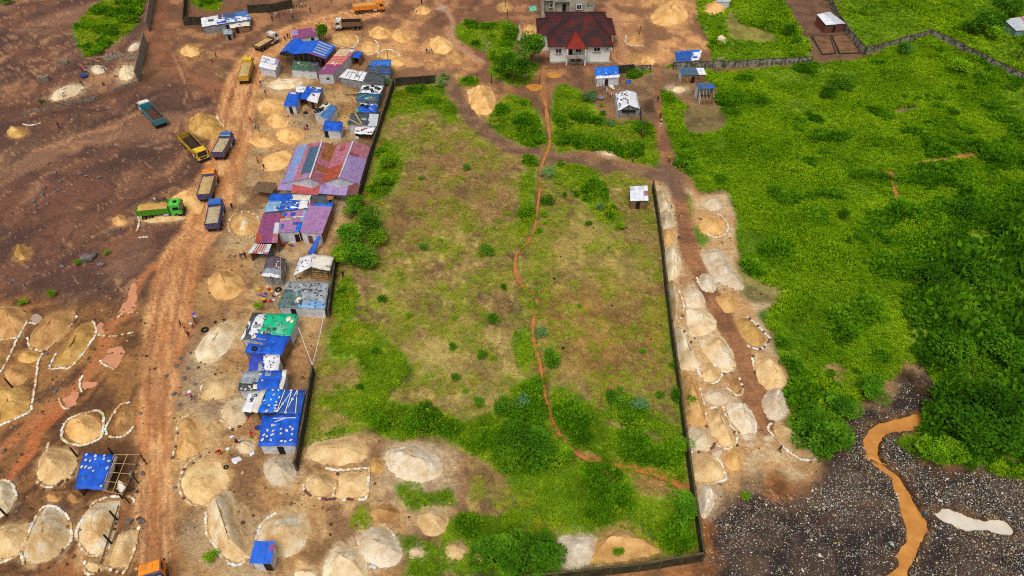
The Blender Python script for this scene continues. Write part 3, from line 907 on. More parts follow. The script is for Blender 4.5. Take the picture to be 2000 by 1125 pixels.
def sheet(name, ppx, m, z, smooth=True, grow=0.0):
    W = GA(catmull(ppx, True, 8 if not grow else 5))
    if grow:                                   # the banks, not the sheet, end the water
        n = len(W)
        area = sum(W[i][0] * W[(i + 1) % n][1] - W[(i + 1) % n][0] * W[i][1] for i in range(n))
        T = np.roll(W, -1, 0) - np.roll(W, 1, 0)
        T = T / (np.linalg.norm(T, axis=1, keepdims=True) + 1e-9)
        W = W + np.stack([T[:, 1], -T[:, 0]], 1) * grow * (1 if area > 0 else -1)
    else:
        W = W + np.stack([fbm(W[:, 0], W[:, 1], .8, 3, 181) - .5, fbm(W[:, 0], W[:, 1], .8, 3, 185) - .5], 1) * 1.1
    bm = bmesh.new()
    vs = [bm.verts.new((p[0], p[1], z)) for p in W]
    f = bm.faces.new(vs)
    if f.normal.z < 0:
        f.normal_flip()
    bmesh.ops.triangulate(bm, faces=bm.faces[:])
    me = bpy.data.meshes.new(name)
    bm.to_mesh(me)
    bm.free()
    me.materials.append(m)
    o = bpy.data.objects.new(name, me)
    COL.objects.link(o)
    return tag(o, kind='structure')


def ribbon(name, ppx, widths, m, z, seed=0):
    P = GA(catmull(ppx, False, 5))
    n = len(P)
    rr = random.Random(seed)
    mb = MB()
    vs = []
    for i in range(n):
        d = P[min(i + 1, n - 1)] - P[max(i - 1, 0)]
        d = d / (np.linalg.norm(d) + 1e-9)
        w = np.interp(i / (n - 1), np.linspace(0, 1, len(widths)), widths) * rr.uniform(.5, 1.5) / 2
        vs += [(P[i][0] - d[1] * w, P[i][1] + d[0] * w, z), (P[i][0] + d[1] * w, P[i][1] - d[0] * w, z)]
    fs = [(2 * i, 2 * i + 1, 2 * i + 3, 2 * i + 2) for i in range(n - 1)]
    mb.add(vs, fs, m)
    return tag(mb.build(name), kind='structure')


MUD = water_mat('muddy_water', (204, 142, 66), .08, (180, 118, 52))
PINKMUD = water_mat('red_mud_water', (206, 140, 102), .16)
STRM = water_mat('stream_water', (186, 116, 56), .2)
SKYW = water_mat('sky_painted_water', (216, 206, 190), .25, (202, 190, 170))  # pond water: bright sky reflection painted into its pale colour
GREYW = water_mat('grey_water', (176, 150, 132), .1)
sheet('creek', CREEK_POLY, MUD, -.34, grow=1.3)
sheet('pale_pond', POND_POLY, SKYW, -.30, grow=1.1)
ribbon('stream', STREAM, [1.0, .6, .4, .4, .45, .4, .6, .45, .45, .55, .8, 1.1], STRM, -.30, 3)
ribbon('gully_water', GULLY, [.5, .9, .7, 1.0], STRM, .16, 4)
for P, M_ in (([(255, 556), (267, 558), (266, 590), (264, 608), (248, 611), (232, 613), (236, 600), (250, 583)], PINKMUD),
              ([(210, 683), (228, 679), (241, 680), (240, 695), (234, 711), (225, 720), (210, 712), (200, 703), (208, 695)], PINKMUD),
              ([(160, 751), (172, 746), (190, 750), (182, 757), (170, 762), (159, 763)], PINKMUD),
              ([(146, 763), (152, 775), (145, 790), (134, 796), (120, 780), (135, 772)], PINKMUD),
              ([(189, 640), (200, 630), (206, 650), (195, 657)], PINKMUD),
              ([(62, 618), (72, 614), (80, 622), (72, 632), (60, 630)], GREYW),
              ([(940, 68), (950, 76), (960, 83), (958, 98), (943, 98), (941, 82)], GREYW),
              ([(1012, 45), (1018, 58), (1022, 75), (1010, 80), (1015, 62)], GREYW),
              ([(850, 20), (862, 13), (875, 15), (866, 20)], GREYW),
              ([(1018, 150), (1028, 140), (1038, 133), (1036, 142), (1026, 155)], GREYW),
              ([(1028, 168), (1045, 165), (1060, 169), (1055, 177), (1038, 178)], MUD),
              ([(1070, 143), (1082, 141), (1096, 144), (1094, 152), (1080, 154), (1069, 150)], MUD),
              ([(1726, 910), (1690, 900), (1680, 896), (1692, 892)], MUD),
              ([(1400, 112), (1410, 110), (1418, 116), (1404, 121)], GREYW)):
    cx, cy = sum(p[0] for p in P) / len(P), sum(p[1] for p in P) / len(P)
    w = GA(P)
    zz = float(np.percentile(hz(w[:, 0], w[:, 1]), 60)) + .05
    sheet('puddle', P, M_, zz)
# ------------------------------------------------------------------ heaps of sand and gravel, each a thing
def heap_mat(name, c1, c2, c3):
    """three tones of sand in drifts, with darker specks and dug, trodden relief"""
    m = bpy.data.materials.new(name)
    m.use_nodes = True
    nt = m.node_tree
    b = nt.nodes['Principled BSDF']
    b.inputs['Roughness'].default_value = .95
    b.inputs['Specular IOR Level'].default_value = .1
    g = nt.nodes.new("ShaderNodeNewGeometry")

    def noise(sc, det, ro=.6):
        n = nt.nodes.new("ShaderNodeTexNoise")
        n.inputs['Scale'].default_value = sc
        n.inputs['Detail'].default_value = det
        n.inputs['Roughness'].default_value = ro
        nt.links.new(g.outputs['Position'], n.inputs['Vector'])
        return n.outputs['Fac']
    cr = nt.nodes.new("ShaderNodeValToRGB")
    e = cr.color_ramp.elements
    e[0].position, e[0].color = .36, (*lin(c1), 1)
    e[1].position, e[1].color = .64, (*lin(c3), 1)
    k = e.new(.5)
    k.color = (*lin(c2), 1)
    nt.links.new(noise(.42, 7, .62), cr.inputs[0])
    mr = nt.nodes.new("ShaderNodeMapRange")
    mr.inputs[1].default_value, mr.inputs[2].default_value, mr.inputs[3].default_value, mr.inputs[4].default_value = .3, .7, .88, 1.16
    nt.links.new(noise(3.5, 8, .75), mr.inputs[0])
    oi = nt.nodes.new("ShaderNodeObjectInfo")
    r2 = nt.nodes.new("ShaderNodeMapRange")
    r2.inputs[3].default_value, r2.inputs[4].default_value = .86, 1.1
    nt.links.new(oi.outputs['Random'], r2.inputs[0])
    mu = nt.nodes.new("ShaderNodeMath")
    mu.operation = 'MULTIPLY'
    nt.links.new(mr.outputs[0], mu.inputs[0])
    nt.links.new(r2.outputs[0], mu.inputs[1])
    vm = nt.nodes.new("ShaderNodeVectorMath")
    vm.operation = 'SCALE'
    nt.links.new(cr.outputs[0], vm.inputs[0])
    nt.links.new(mu.outputs[0], vm.inputs['Scale'])
    nt.links.new(vm.outputs[0], b.inputs['Base Color'])
    bp = nt.nodes.new("ShaderNodeBump")
    bp.inputs['Strength'].default_value = .8
    bp.inputs['Distance'].default_value = .2
    nt.links.new(noise(1.8, 8, .62), bp.inputs['Height'])
    nt.links.new(bp.outputs[0], b.inputs['Normal'])
    return m


HM = {k: heap_mat('sand_' + k, *v) for k, v in {
    'o': ((226, 184, 122), (212, 166, 104), (188, 140, 82)),
    't': ((222, 194, 146), (208, 174, 122), (186, 150, 102)),
    'p': ((228, 214, 184), (214, 192, 154), (196, 166, 124)),
    'g': ((222, 208, 186), (206, 188, 160), (190, 164, 126)),
    'm': ((214, 204, 184), (210, 182, 136), (190, 150, 100)),
    'b': ((200, 156, 102), (180, 136, 84), (150, 110, 68)),
    'y': ((212, 172, 106), (190, 148, 82), (160, 120, 66)),
    'd': ((140, 104, 74), (122, 90, 64), (98, 70, 50))}.items()}


HEAP_N = [0]


def heap(ppx, Hh, kind, label, seed=None, name='sand_heap'):
    HEAP_N[0] += 1
    seed = HEAP_N[0]
    rr = np.random.RandomState(seed)
    W = GA(catmull(ppx, True, 5))
    # resample to even angles
    ns, nr = 44, 9
    idx = np.linspace(0, len(W), ns, endpoint=False)
    Wc = np.concatenate([W, W[:1]])
    rim = np.stack([np.interp(idx, np.arange(len(Wc)), Wc[:, k]) for k in (0, 1)], 1)
    c = rim.mean(0)
    rim = c + (rim - c) * (1 + (rr.rand(ns, 1) - .5) * .10 + (fbm(rim[:, :1] + seed * 7, rim[:, 1:], max(1.0, .4), 3, 130) - .5) * .22)
    # a ridge rather than a point for long heaps
    ev = np.linalg.eigh(np.cov((rim - c).T))
    ax = ev[1][:, 1]
    L1, L2 = math.sqrt(ev[0][1] * 2), math.sqrt(ev[0][0] * 2)
    rl = max(0.0, L1 - L2) * .75
    pr = np.clip((rim - c) @ ax / (L1 + 1e-6), -1, 1)
    core = c + np.outer(pr * rl, ax)
    vs = []
    zb = hz(rim[:, 0], rim[:, 1])
    z0 = float(np.mean(zb))
    off = rr.rand(2) * 40
    for k in range(nr + 1):
        t = k / nr
        p = rim + (core - rim) * t
        kk = .3 if rl < .8 else .75
        f = (t * t * (3 - 2 * t)) * kk + t * (1 - kk)
        if rl >= .8:
            f = f * (1.25 - .25 * f)
        nz = (fbm(p[:, 0] + off[0], p[:, 1] + off[1], max(L2 * .8, .7), 4, 120) - .5)
        nf = (fbm(p[:, 0], p[:, 1], .55, 3, 126) - .5)
        z = (zb * (1 - t) + z0 * t) - .06 * (1 - t) ** 2 + Hh * 1.2 * f * (1 + nz * 1.2 * t) + nf * .30 * Hh * min(1, 3 * t)
        vs += [(p[i, 0] - c[0], p[i, 1] - c[1], z[i]) for i in range(ns)]
    fs = []
    for k in range(nr):
        for i in range(ns):
            a, b = k * ns + i, k * ns + (i + 1) % ns
            fs.append((a, b, b + ns, a + ns))
    # close along the ridge
    vs.append((0, 0, float(np.mean([v[2] for v in vs[nr * ns:]]))))
    fs += [(nr * ns + i, nr * ns + (i + 1) % ns, len(vs) - 1) for i in range(ns)]
    mb = MB()
    mb.add(vs, fs, HM[kind])
    o = mb.build(name, local=True, smooth=True)
    me = o.data
    bm = bmesh.new()
    bm.from_mesh(me)
    bmesh.ops.remove_doubles(bm, verts=bm.verts[:], dist=.004)
    bmesh.ops.recalc_face_normals(bm, faces=bm.faces[:])
    if sum(f.normal.z for f in bm.faces) < 0:
        bmesh.ops.reverse_faces(bm, faces=bm.faces[:])
    bm.to_mesh(me)
    bm.free()
    o.location = (c[0], c[1], 0)
    tag(o, label, 'gravel heap' if kind == 'g' else 'sand heap', 'heaps of sand and gravel')
    return o


for P, Hh, K, LB in HEAPS:
    heap(P, Hh, K, LB, name='gravel_heap' if K == 'g' else 'sand_heap')

# ------------------------------------------------------------------ sandbag borders
BAGM = [mat('bag_white', (232, 226, 214), (204, 188, 156), scale=1.2, rnd=.12, coord='World'), mat('bag_cream', (208, 186, 146), (176, 146, 104), scale=1.2, rnd=.16, coord='World'),
        mat('bag_blueish', (190, 206, 214), (206, 204, 194), scale=3, rnd=.1), mat('bag_sandy', (206, 172, 116), (184, 146, 96), scale=2, rnd=.1),
        mat('bag_dark', (84, 70, 66), (120, 70, 60), scale=4, rnd=.2), mat('bag_green', (176, 190, 120), (212, 196, 120), scale=3, rnd=.1)]


def bag_mesh(seed):
    rr = random.Random(seed)
    bm = bmesh.new()
    bmesh.ops.create_cube(bm, size=1)
    bmesh.ops.subdivide_edges(bm, edges=bm.edges[:], cuts=1, use_grid_fill=True)
    for v in bm.verts:
        k = 1 - .18 * (abs(v.co.y) * 2) ** 2 * (abs(v.co.x) * 2) - .10 * abs(v.co.z) * 2
        v.co = Vector((v.co.x * k * 1.0, v.co.y * k * (1 - .25 * (abs(v.co.x) * 2) ** 3), v.co.z * (1 - .35 * (abs(v.co.x) * 2) ** 2)))
        v.co += Vector((rr.uniform(-.04, .04), rr.uniform(-.05, .05), rr.uniform(-.05, .05)))
    me = bpy.data.meshes.new('sandbag')
    bm.to_mesh(me)
    bm.free()
    me.polygons.foreach_set('use_smooth', [True] * len(me.polygons))
    me.materials.append(BAGM[0])
    return me


BAGS = [bag_mesh(i) for i in range(5)]
BORDERS = [
    # pts, palette weights key, label
    ([(54, 626), (44, 645), (33, 665), (24, 685), (15, 705), (0, 732)], 'w', 'long white sandbag line slanting off the left edge'),
    ([(-5, 666), (14, 663), (32, 661)], 'w', 'short sandbag line closing the uppermost pen at the left edge'),
    ([(56, 630), (64, 632), (73, 632)], 'w', 'stub of sandbags beside the grey puddle'),
    ([(146, 611), (150, 625), (135, 640), (110, 667), (95, 680), (86, 687), (75, 685), (59, 679), (54, 659)], 'c', 'sandbags around the long brown heap with the dark wet end'),
    ([(84, 690), (75, 706), (72, 733), (69, 753), (65, 772), (61, 800), (47, 811), (20, 823), (0, 831)], 'w', 'long sandbag wall running down beside the big yellow heap'),
    ([(110, 690), (103, 705), (97, 720), (118, 719), (137, 718), (160, 695), (175, 675), (189, 653), (185, 633), (177, 626)], 'w', 'slanting sandbag pen around the narrow yellowish heap'),
    ([(191, 655), (217, 658), (240, 655), (263, 650)], 'c', 'sandbag arm between the slanting pen and the road'),
    ([(231, 622), (238, 616), (250, 613), (263, 610)], 'c', 'short sandbag dam under the long red puddle'),
    ([(195, 705), (207, 714), (225, 722)], 'c', 'short sandbag dam below the wide red puddle'),
    ([(162, 733), (156, 748), (159, 767)], 'w', 'little bow of sandbags at the middle red puddle'),
    ([(115, 779), (122, 795), (134, 799), (145, 795)], 'c', 'little bow of sandbags below the lowest red puddle'),
    ([(123, 838), (135, 820), (155, 811), (175, 806), (190, 802), (202, 811), (202, 835), (200, 852), (185, 863), (160, 871), (135, 867), (122, 856), (123, 838)], 'g', 'closed round ring of sandbags with some green and yellow ones'),
    ([(255, 786), (235, 793), (222, 810), (212, 826), (207, 841), (211, 851), (220, 855), (237, 853), (252, 844), (261, 833)], 'w', 'open loop of sandbags beside the road'),
    ([(73, 940), (82, 948), (95, 952), (112, 949), (135, 931), (147, 916)], 'c', 'stone and bag edging along the foot of the tan heap by the blue shelter'),
    ([(92, 888), (94, 875), (96, 866)], 'c', 'three sandbags above the tan heap by the blue shelter'),
    ([(-5, 937), (17, 941), (30, 957), (32, 976)], 'w', 'curved sandbag rim at the left edge'),
    ([(125, 1072), (135, 1062), (140, 1050), (137, 1017), (124, 1001), (110, 991), (98, 988), (87, 990), (75, 1004), (60, 1034), (48, 1058), (40, 1077), (45, 1090), (47, 1104)], 'w', 'tall horseshoe of white sandbags'),
    ([(36, 1087), (20, 1094), (0, 1101)], 'w', 'sandbag arm from the horseshoe to the left edge'),
    ([(235, 971), (217, 970), (200, 975), (185, 980), (172, 998), (160, 1016), (153, 1030), (150, 1050), (162, 1074), (177, 1086), (195, 1084), (210, 1080)], 'w', 'sandbag ring around the grey streaked heap with the posts'),
    ([(250, 969), (260, 974), (262, 982)], 'w', 'three sandbags beside the lower frame post'),
    ([(272, 1029), (268, 1050), (264, 1072), (256, 1094), (248, 1110), (238, 1120), (222, 1114), (207, 1110)], 'c', 'sandbag line curving along the road below the shelter'),
    ([(167, 1096), (164, 1108), (170, 1120), (186, 1123)], 'w', 'small sandbag cup at the bottom edge'),
    ([(373, 812), (358, 816), (347, 828), (347, 846), (343, 868), (340, 885), (338, 900), (350, 901), (362, 899), (376, 892), (388, 886)], 'c', 'hooked sandbag pen right of the road'),
    ([(403, 891), (390, 893), (375, 900), (364, 912), (356, 926), (350, 945), (352, 962), (362, 976), (373, 984), (386, 989)], 'c', 'sandbag curve left of the flat heap with the tyre'),
    ([(402, 999), (403, 1020), (405, 1044), (413, 1058), (422, 1070), (435, 1090), (448, 1100), (462, 1105), (482, 1097)], 'w', 'sandbag edge around the bottom of the very long heap'),
    ([(637, 914), (648, 918), (660, 919), (690, 917), (720, 915), (720, 935), (719, 955), (715, 974), (700, 975)], 'w', 'white sandbags framing the double pen above and on the right'),
    ([(690, 977), (668, 976), (650, 975), (632, 976), (618, 973), (604, 967), (595, 958), (594, 946)], 'd', 'dark line of bags and rubble under the double pen'),
    ([(659, 923), (657, 940), (653, 957), (650, 971)], 'm', 'sandbag divider in the middle of the double pen'),
    ([(540, 1001), (524, 1012), (511, 1026), (505, 1040), (501, 1054)], 'w', 'white bags left of the large heap behind the blue-roofed hut'),
    ([(757, 1031), (766, 1041), (772, 1056)], 'w', 'few sandbags at the top right of the round grey-white heap'),
    ([(712, 1122), (716, 1112), (725, 1106), (735, 1110)], 'w', 'small arc of sandbags at the bottom edge by the pale rimmed heap'),
    ([(698, 1052), (702, 1064)], 'w', 'pair of sandbags left of the round grey-white heap'),
    ([(1325, 566), (1331, 580), (1335, 602), (1333, 617), (1325, 629), (1314, 632)], 'm', 'red, dark and white bags bent round the narrow heap by the wall'),
    ([(1327, 638), (1338, 650), (1347, 664), (1356, 680)], 'm', 'broken line of bags between two wall-side heaps'),
    ([(1394, 713), (1407, 724), (1420, 728), (1436, 719)], 'w', 'white curve under the tall two-coloured heap'),
    ([(1362, 719), (1366, 732), (1374, 742), (1385, 749), (1395, 749), (1405, 743), (1409, 731)], 'w', 'white U of sandbags around a tan heap'),
    ([(1366, 754), (1371, 775), (1377, 795)], 'w', 'upright line of white bags beside the long orange heap'),
    ([(1378, 806), (1379, 820), (1380, 836)], 'm', 'short line of worn bags under the upright white line'),
    ([(1382, 801), (1390, 797), (1401, 795)], 'w', 'short white bow joining two pens in the lane'),
    ([(1411, 794), (1416, 810), (1425, 830), (1436, 843), (1440, 854), (1436, 866), (1426, 876), (1413, 877), (1400, 870)], 'w', 'slanting line of white bags ending in a hook'),
    ([(1347, 883), (1365, 884), (1378, 882), (1390, 876), (1396, 866)], 'm', 'bags closing the pen above the lowest one'),
    ([(1397, 895), (1408, 904), (1414, 920), (1418, 937), (1402, 941), (1388, 946), (1372, 944), (1357, 946)], 'w', 'white bags around the lowest pen against the wall'),
    ([(1443, 739), (1450, 755), (1449, 770), (1440, 773), (1426, 764), (1413, 754)], 'm', 'rubble edging of the small pointed heap'),
    ([(1390, 417), (1404, 419), (1416, 430), (1422, 446), (1414, 460), (1397, 465), (1380, 458)], 'w', 'white arc of bags on the right of the orange disc'),
    ([(1458, 619), (1475, 633), (1490, 648), (1502, 664), (1491, 680), (1476, 683), (1458, 676)], 'b', 'pale blue bags around the dark yellow heap'),
    ([(1362, 541), (1364, 553), (1375, 564), (1388, 572)], 'w', 'stones edging the grey oval heap'),
    ([(1469, 699), (1471, 712), (1473, 722)], 'w', 'short white line left of the broad smooth tan heap'),
    ([(1507, 826), (1500, 833), (1504, 845), (1518, 858), (1530, 874), (1545, 887), (1560, 896), (1577, 900), (1592, 897), (1602, 885)], 'w', 'long white curve of bags below the round tree'),
    ([(510, 440), (505, 454), (492, 463), (477, 466), (461, 463), (450, 454), (446, 440), (451, 427), (463, 418), (478, 415), (494, 418), (505, 427), (510, 440)], 's', 'round ring of pale stones beside the purple roof'),
    ([(692, 68), (699, 76), (699, 86), (690, 93), (675, 95), (660, 92), (650, 88)], 'w', 'bag ring right of the leafy tree'),
    ([(732, 80), (739, 88), (738, 100), (728, 107), (714, 108)], 'w', 'second bag ring right of the leafy tree'),
    ([(738, 114), (740, 103), (752, 98), (766, 99), (776, 104), (781, 111)], 'w', 'third bag ring beside the thin dark post'),
    ([(424, 228), (430, 240), (438, 247)], 'w', 'few white bags right of the dark yellow heap'),
    ([(270, 424), (273, 436), (268, 453)], 'w', 'white bags below the tail of the green truck'),
    ([(271, 465), (280, 464), (290, 463)], 'w', 'flat row of pale slabs below the green truck'),
    ([(1224, 70), (1221, 82), (1230, 89), (1244, 91), (1256, 90)], 'w', 'half ring of bags around the brown heap right of the red roof'),
    ([(913, 176), (915, 186)], 'w', 'two white bags left of the big orange heap in the track bend'),
    ([(930, 224), (938, 228)], 'w', 'two white bags below the big orange heap in the track bend'),
    ([(45, 243), (58, 246), (72, 243), (80, 240)], 'w', 'line of white stones on the far left of the quarry floor'),
    ([(430, 560 + 262), (440, 828), (455, 840), (468, 834), (482, 823)], 'c', 'stone edging under the white-roof corner heap'),
    ([(389, 775), (392, 762), (396, 752)], 'w', 'white bags left of the heap with the branch'),
    ([(1018, 1), (1024, 6)], 'd', 'two dark bags near the unfinished house'),
]
PAL = {'w': [0, 0, 0, 1, 2, 1, 3, 0], 'c': [1, 3, 1, 0, 3, 1, 4], 'g': [0, 0, 2, 5, 1], 'd': [4, 4, 3, 4, 0], 'm': [0, 4, 3, 0, 1], 'b': [2, 2, 2, 0, 4], 's': [1, 0, 1, 3]}


def border(pts, pal, label, k):
    W = GA(catmull(pts, False, 6))
    d = np.concatenate([[0], np.cumsum(np.linalg.norm(np.diff(W, axis=0), axis=1))])
    pitch = .46 if pal != 's' else .62
    n = max(2, int(d[-1] / pitch))
    ss = (np.arange(n) + .5) / n * d[-1]
    X = np.interp(ss, d, W[:, 0])
    Y = np.interp(ss, d, W[:, 1])
    X2 = np.interp(ss + .1, d, W[:, 0])
    Y2 = np.interp(ss + .1, d, W[:, 1])
    X1 = np.interp(ss - .1, d, W[:, 0])
    Y1 = np.interp(ss - .1, d, W[:, 1])
    Z = hz(X, Y)
    rr = random.Random(k)
    t = thing('sandbag_border', label, 'sandbags', (X[0], Y[0], Z[0]), 0, 'rows of sandbags round the heaps')
    far = Y.mean() > 150
    mb = MB()
    for i in range(n):
        if rr.random() < .05:
            continue
        a = math.atan2(Y2[i] - Y1[i], X2[i] - X1[i]) + rr.uniform(-.2, .2)
        s = (rr.uniform(.52, .72), rr.uniform(.34, .46), rr.uniform(.18, .26))
        if pal == 's':
            s = (rr.uniform(.4, .55), rr.uniform(.4, .5), rr.uniform(.25, .35))
        lo = (X[i] - X[0] + rr.uniform(-.06, .06), Y[i] - Y[0] + rr.uniform(-.06, .06), Z[i] - Z[0] + s[2] * .42)
        put('sandbag', BAGS[rr.randrange(5)], t, lo, (rr.uniform(-.12, .12), rr.uniform(-.12, .12), a), s, [BAGM[rr.choice(PAL[pal])]])


for k, (P, pl, LB) in enumerate(BORDERS):
    border(P, pl, LB, k)
# ------------------------------------------------------------------ boundary walls
WM = {'moss': mat('mossy_block', (74, 66, 40), (48, 44, 28), scale=.8, bump=.6, coord='World'),
      'mosstop': mat('mossy_coping', (92, 84, 58), (64, 60, 40), scale=1.2, coord='World'),
      'dark': mat('dark_block', (70, 62, 46), (44, 40, 32), scale=.9, bump=.6, coord='World'),
      'darktop': mat('dark_coping', (92, 80, 62), (62, 56, 44), scale=1.2, coord='World'),
      'grey': mat('grey_render', (150, 142, 126), (84, 80, 66), scale=1.1, bump=.5, coord='World', lo=.42, hi=.6),
      'greytop': mat('grey_coping', (78, 72, 58), (56, 52, 42), scale=1.4, coord='World'),
      'panel': mat('concrete_panel', (160, 150, 138), (128, 118, 106), scale=1.2, bump=.3, coord='World'),
      'paneltop': mat('concrete_post', (120, 112, 100), (96, 88, 78), scale=1.2, coord='World')}


def wall(name, label, top, h, m, bay=3.0, th=.2, lean=0.0, seed=0):
    """top: picture positions of the wall's top edge, at height h"""
    P = [G(x, y, h) for x, y in top]
    t = thing(name, label, 'wall', (P[0].x, P[0].y, hz1(P[0].x, P[0].y)))
    rr = random.Random(seed)
    for a, b in zip(P[:-1], P[1:]):
        d = Vector((b.x - a.x, b.y - a.y, 0))
        L = d.length
        n = max(1, round(L / bay))
        rz = math.atan2(d.y, d.x)
        for i in range(n):
            c = a + d * ((i + .5) / n)
            hh = h + rr.uniform(-.10, .06)
            w = L / n - .26
            z0 = -.35
            MB().box((c.x, c.y, (hh + z0) / 2), (w, th, hh - z0), rz, WM[m]).build('panel', t)
            MB().box((c.x, c.y, hh + .035), (w - .02, th + .08, .07), rz, WM[m + 'top']).build('coping', t)
        for i in range(n + 1):
            if i == n and b is not P[-1]:
                continue
            c = a + d * (i / n)
            MB().box((c.x, c.y, (h + .12 - .4) / 2), (.26, th + .10, h + .12 + .4), rz, WM[m + 'top']).build('post', t)
    return t


wall('boundary_wall', 'long mossy block wall along the east side of the cleared field', [(1277, 354), (1285, 400), (1295, 470), (1304, 556), (1316, 650), (1328, 735), (1340, 832), (1352, 918), (1362, 985), (1377, 1079)], 2.1, 'moss', 3.0, seed=1)
wall('boundary_wall', 'dark wall along the bottom of the field, meeting the long mossy wall', [(1375, 1081), (1250, 1101), (1080, 1120), (860, 1142)], 2.1, 'moss', 3.0, seed=2)
wall('boundary_wall', 'dark wall beside the large blue tarpaulin shack, ending at the ropes', [(609, 714), (600, 765), (590, 825), (574, 902)], 2.1, 'dark', 3.0, seed=3)
wall('boundary_wall', 'dark wall across the top left corner of the field', [(771, 152), (800, 150), (850, 147)], 2.2, 'dark', 3.0, seed=4)
wall('boundary_wall', 'dark wall running down behind the tyre-weighted shacks and the double-gabled shed', [(768, 153), (752, 203), (738, 245), (724, 288), (700, 374)], 2.1, 'dark', 3.0, seed=5)
wall('boundary_wall', 'dark wall behind the white open shed and the grey tarpaulin shack', [(655, 498), (648, 548), (640, 604)], 1.8, 'dark', 3.0, seed=6)
wall('boundary_wall', 'dark compound wall around the white shack with solar panels', [(360, -20), (356, 34), (395, 32)], 2.4, 'dark', 3.0, seed=7)
wall('boundary_wall', 'dark compound wall right of the white shack with solar panels', [(482, 10), (525, 8), (569, 0)], 2.4, 'dark', 3.0, seed=8)
wall('panel_wall', 'leaning concrete panel wall beside the two rows of blocks', [(279, 64), (262, 138)], 3.0, 'panel', 2.8, .16, seed=9)
wall('panel_wall', 'concrete panel wall at the top left, further up than the leaning one', [(298, -30), (291, 0), (284, 42)], 3.0, 'panel', 2.8, .16, seed=10)
wall('boundary_wall', 'short dark wall right of the blue-roofed hut with laundry', [(1209, 128), (1238, 126)], 2.2, 'dark', 2.5, seed=11)
wall('boundary_wall', 'short grey wall continuing right of the dark one by the laundry hut', [(1240, 129), (1271, 127)], 1.6, 'grey', 2.5, seed=12)
wall('boundary_wall', 'weathered grey wall between the two green plots, behind the grey-roofed hut', [(1317, 122), (1350, 121), (1415, 119), (1460, 117), (1510, 114), (1587, 111)], 1.9, 'grey', 3.2, seed=13)
wall('boundary_wall', 'weathered grey wall right of the plank hut and the garden beds', [(1618, -20), (1636, 22), (1660, 58), (1692, 92)], 2.0, 'grey', 3.2, seed=14)
wall('boundary_wall', 'weathered grey wall climbing from the garden corner to the peak', [(1694, 93), (1740, 80), (1780, 69), (1820, 58)], 1.9, 'grey', 3.2, seed=15)
wall('boundary_wall', 'weathered grey wall falling from the peak to the right edge', [(1822, 58), (1870, 80), (1920, 105), (1960, 124), (2000, 142), (2060, 170)], 2.0, 'grey', 3.2, seed=16)
wall('boundary_wall', 'low dark garden wall right of the white gabled hut', [(1252, 212), (1256, 262)], 1.2, 'dark', 3.0, seed=17)
wall('low_kerb', 'low broken kerb along the ditch at the upper left', [(40, 222), (100, 208), (160, 195), (190, 187)], .45, 'panel', 2.4, .25, seed=18)
wall('low_kerb', 'short pale kerb below the pale heap at the leaning panel wall', [(222, 174), (245, 166), (264, 160)], .45, 'panel', 2.0, .25, seed=19)
# ------------------------------------------------------------------ plants
def leaf_mat(name, c1, c2, c3, scale=.16, rnd=.15, trans=.28):
    m = bpy.data.materials.new(name)
    m.use_nodes = True
    nt = m.node_tree
    nt.nodes.clear()
    out = nt.nodes.new("ShaderNodeOutputMaterial")
    g = nt.nodes.new("ShaderNodeNewGeometry")
    no = nt.nodes.new("ShaderNodeTexNoise")
    no.inputs['Scale'].default_value = scale
    no.inputs['Detail'].default_value = 5
    nt.links.new(g.outputs['Position'], no.inputs['Vector'])
    cr = nt.nodes.new("ShaderNodeValToRGB")
    e = cr.color_ramp.elements
    e[0].position, e[0].color = .34, (*lin(c1), 1)
    e[1].position, e[1].color = .66, (*lin(c3), 1)
    k = e.new(.5)
    k.color = (*lin(c2), 1)
    nt.links.new(no.outputs['Fac'], cr.inputs[0])
    oi = nt.nodes.new("ShaderNodeObjectInfo")
    mr = nt.nodes.new("ShaderNodeMapRange")
    mr.inputs[3].default_value = 1 - rnd
    mr.inputs[4].default_value = 1 + rnd
    nt.links.new(oi.outputs['Random'], mr.inputs[0])
    isl = nt.nodes.new("ShaderNodeMapRange")
    isl.inputs[3].default_value = .82
    isl.inputs[4].default_value = 1.18
    nt.links.new(g.outputs['Random Per Island'], isl.inputs[0])
    mu = nt.nodes.new("ShaderNodeMath")
    mu.operation = 'MULTIPLY'
    nt.links.new(mr.outputs[0], mu.inputs[0])
    nt.links.new(isl.outputs[0], mu.inputs[1])
    vm = nt.nodes.new("ShaderNodeVectorMath")
    vm.operation = 'SCALE'
    nt.links.new(cr.outputs[0], vm.inputs[0])
    nt.links.new(mu.outputs[0], vm.inputs['Scale'])
    df = nt.nodes.new("ShaderNodeBsdfDiffuse")
    tr = nt.nodes.new("ShaderNodeBsdfTranslucent")
    mx = nt.nodes.new("ShaderNodeMixShader")
    mx.inputs[0].default_value = trans
    nt.links.new(vm.outputs[0], df.inputs[0])
    nt.links.new(vm.outputs[0], tr.inputs[0])
    nt.links.new(df.outputs[0], mx.inputs[1])
    nt.links.new(tr.outputs[0], mx.inputs[2])
    nt.links.new(mx.outputs[0], out.inputs[0])
    return m


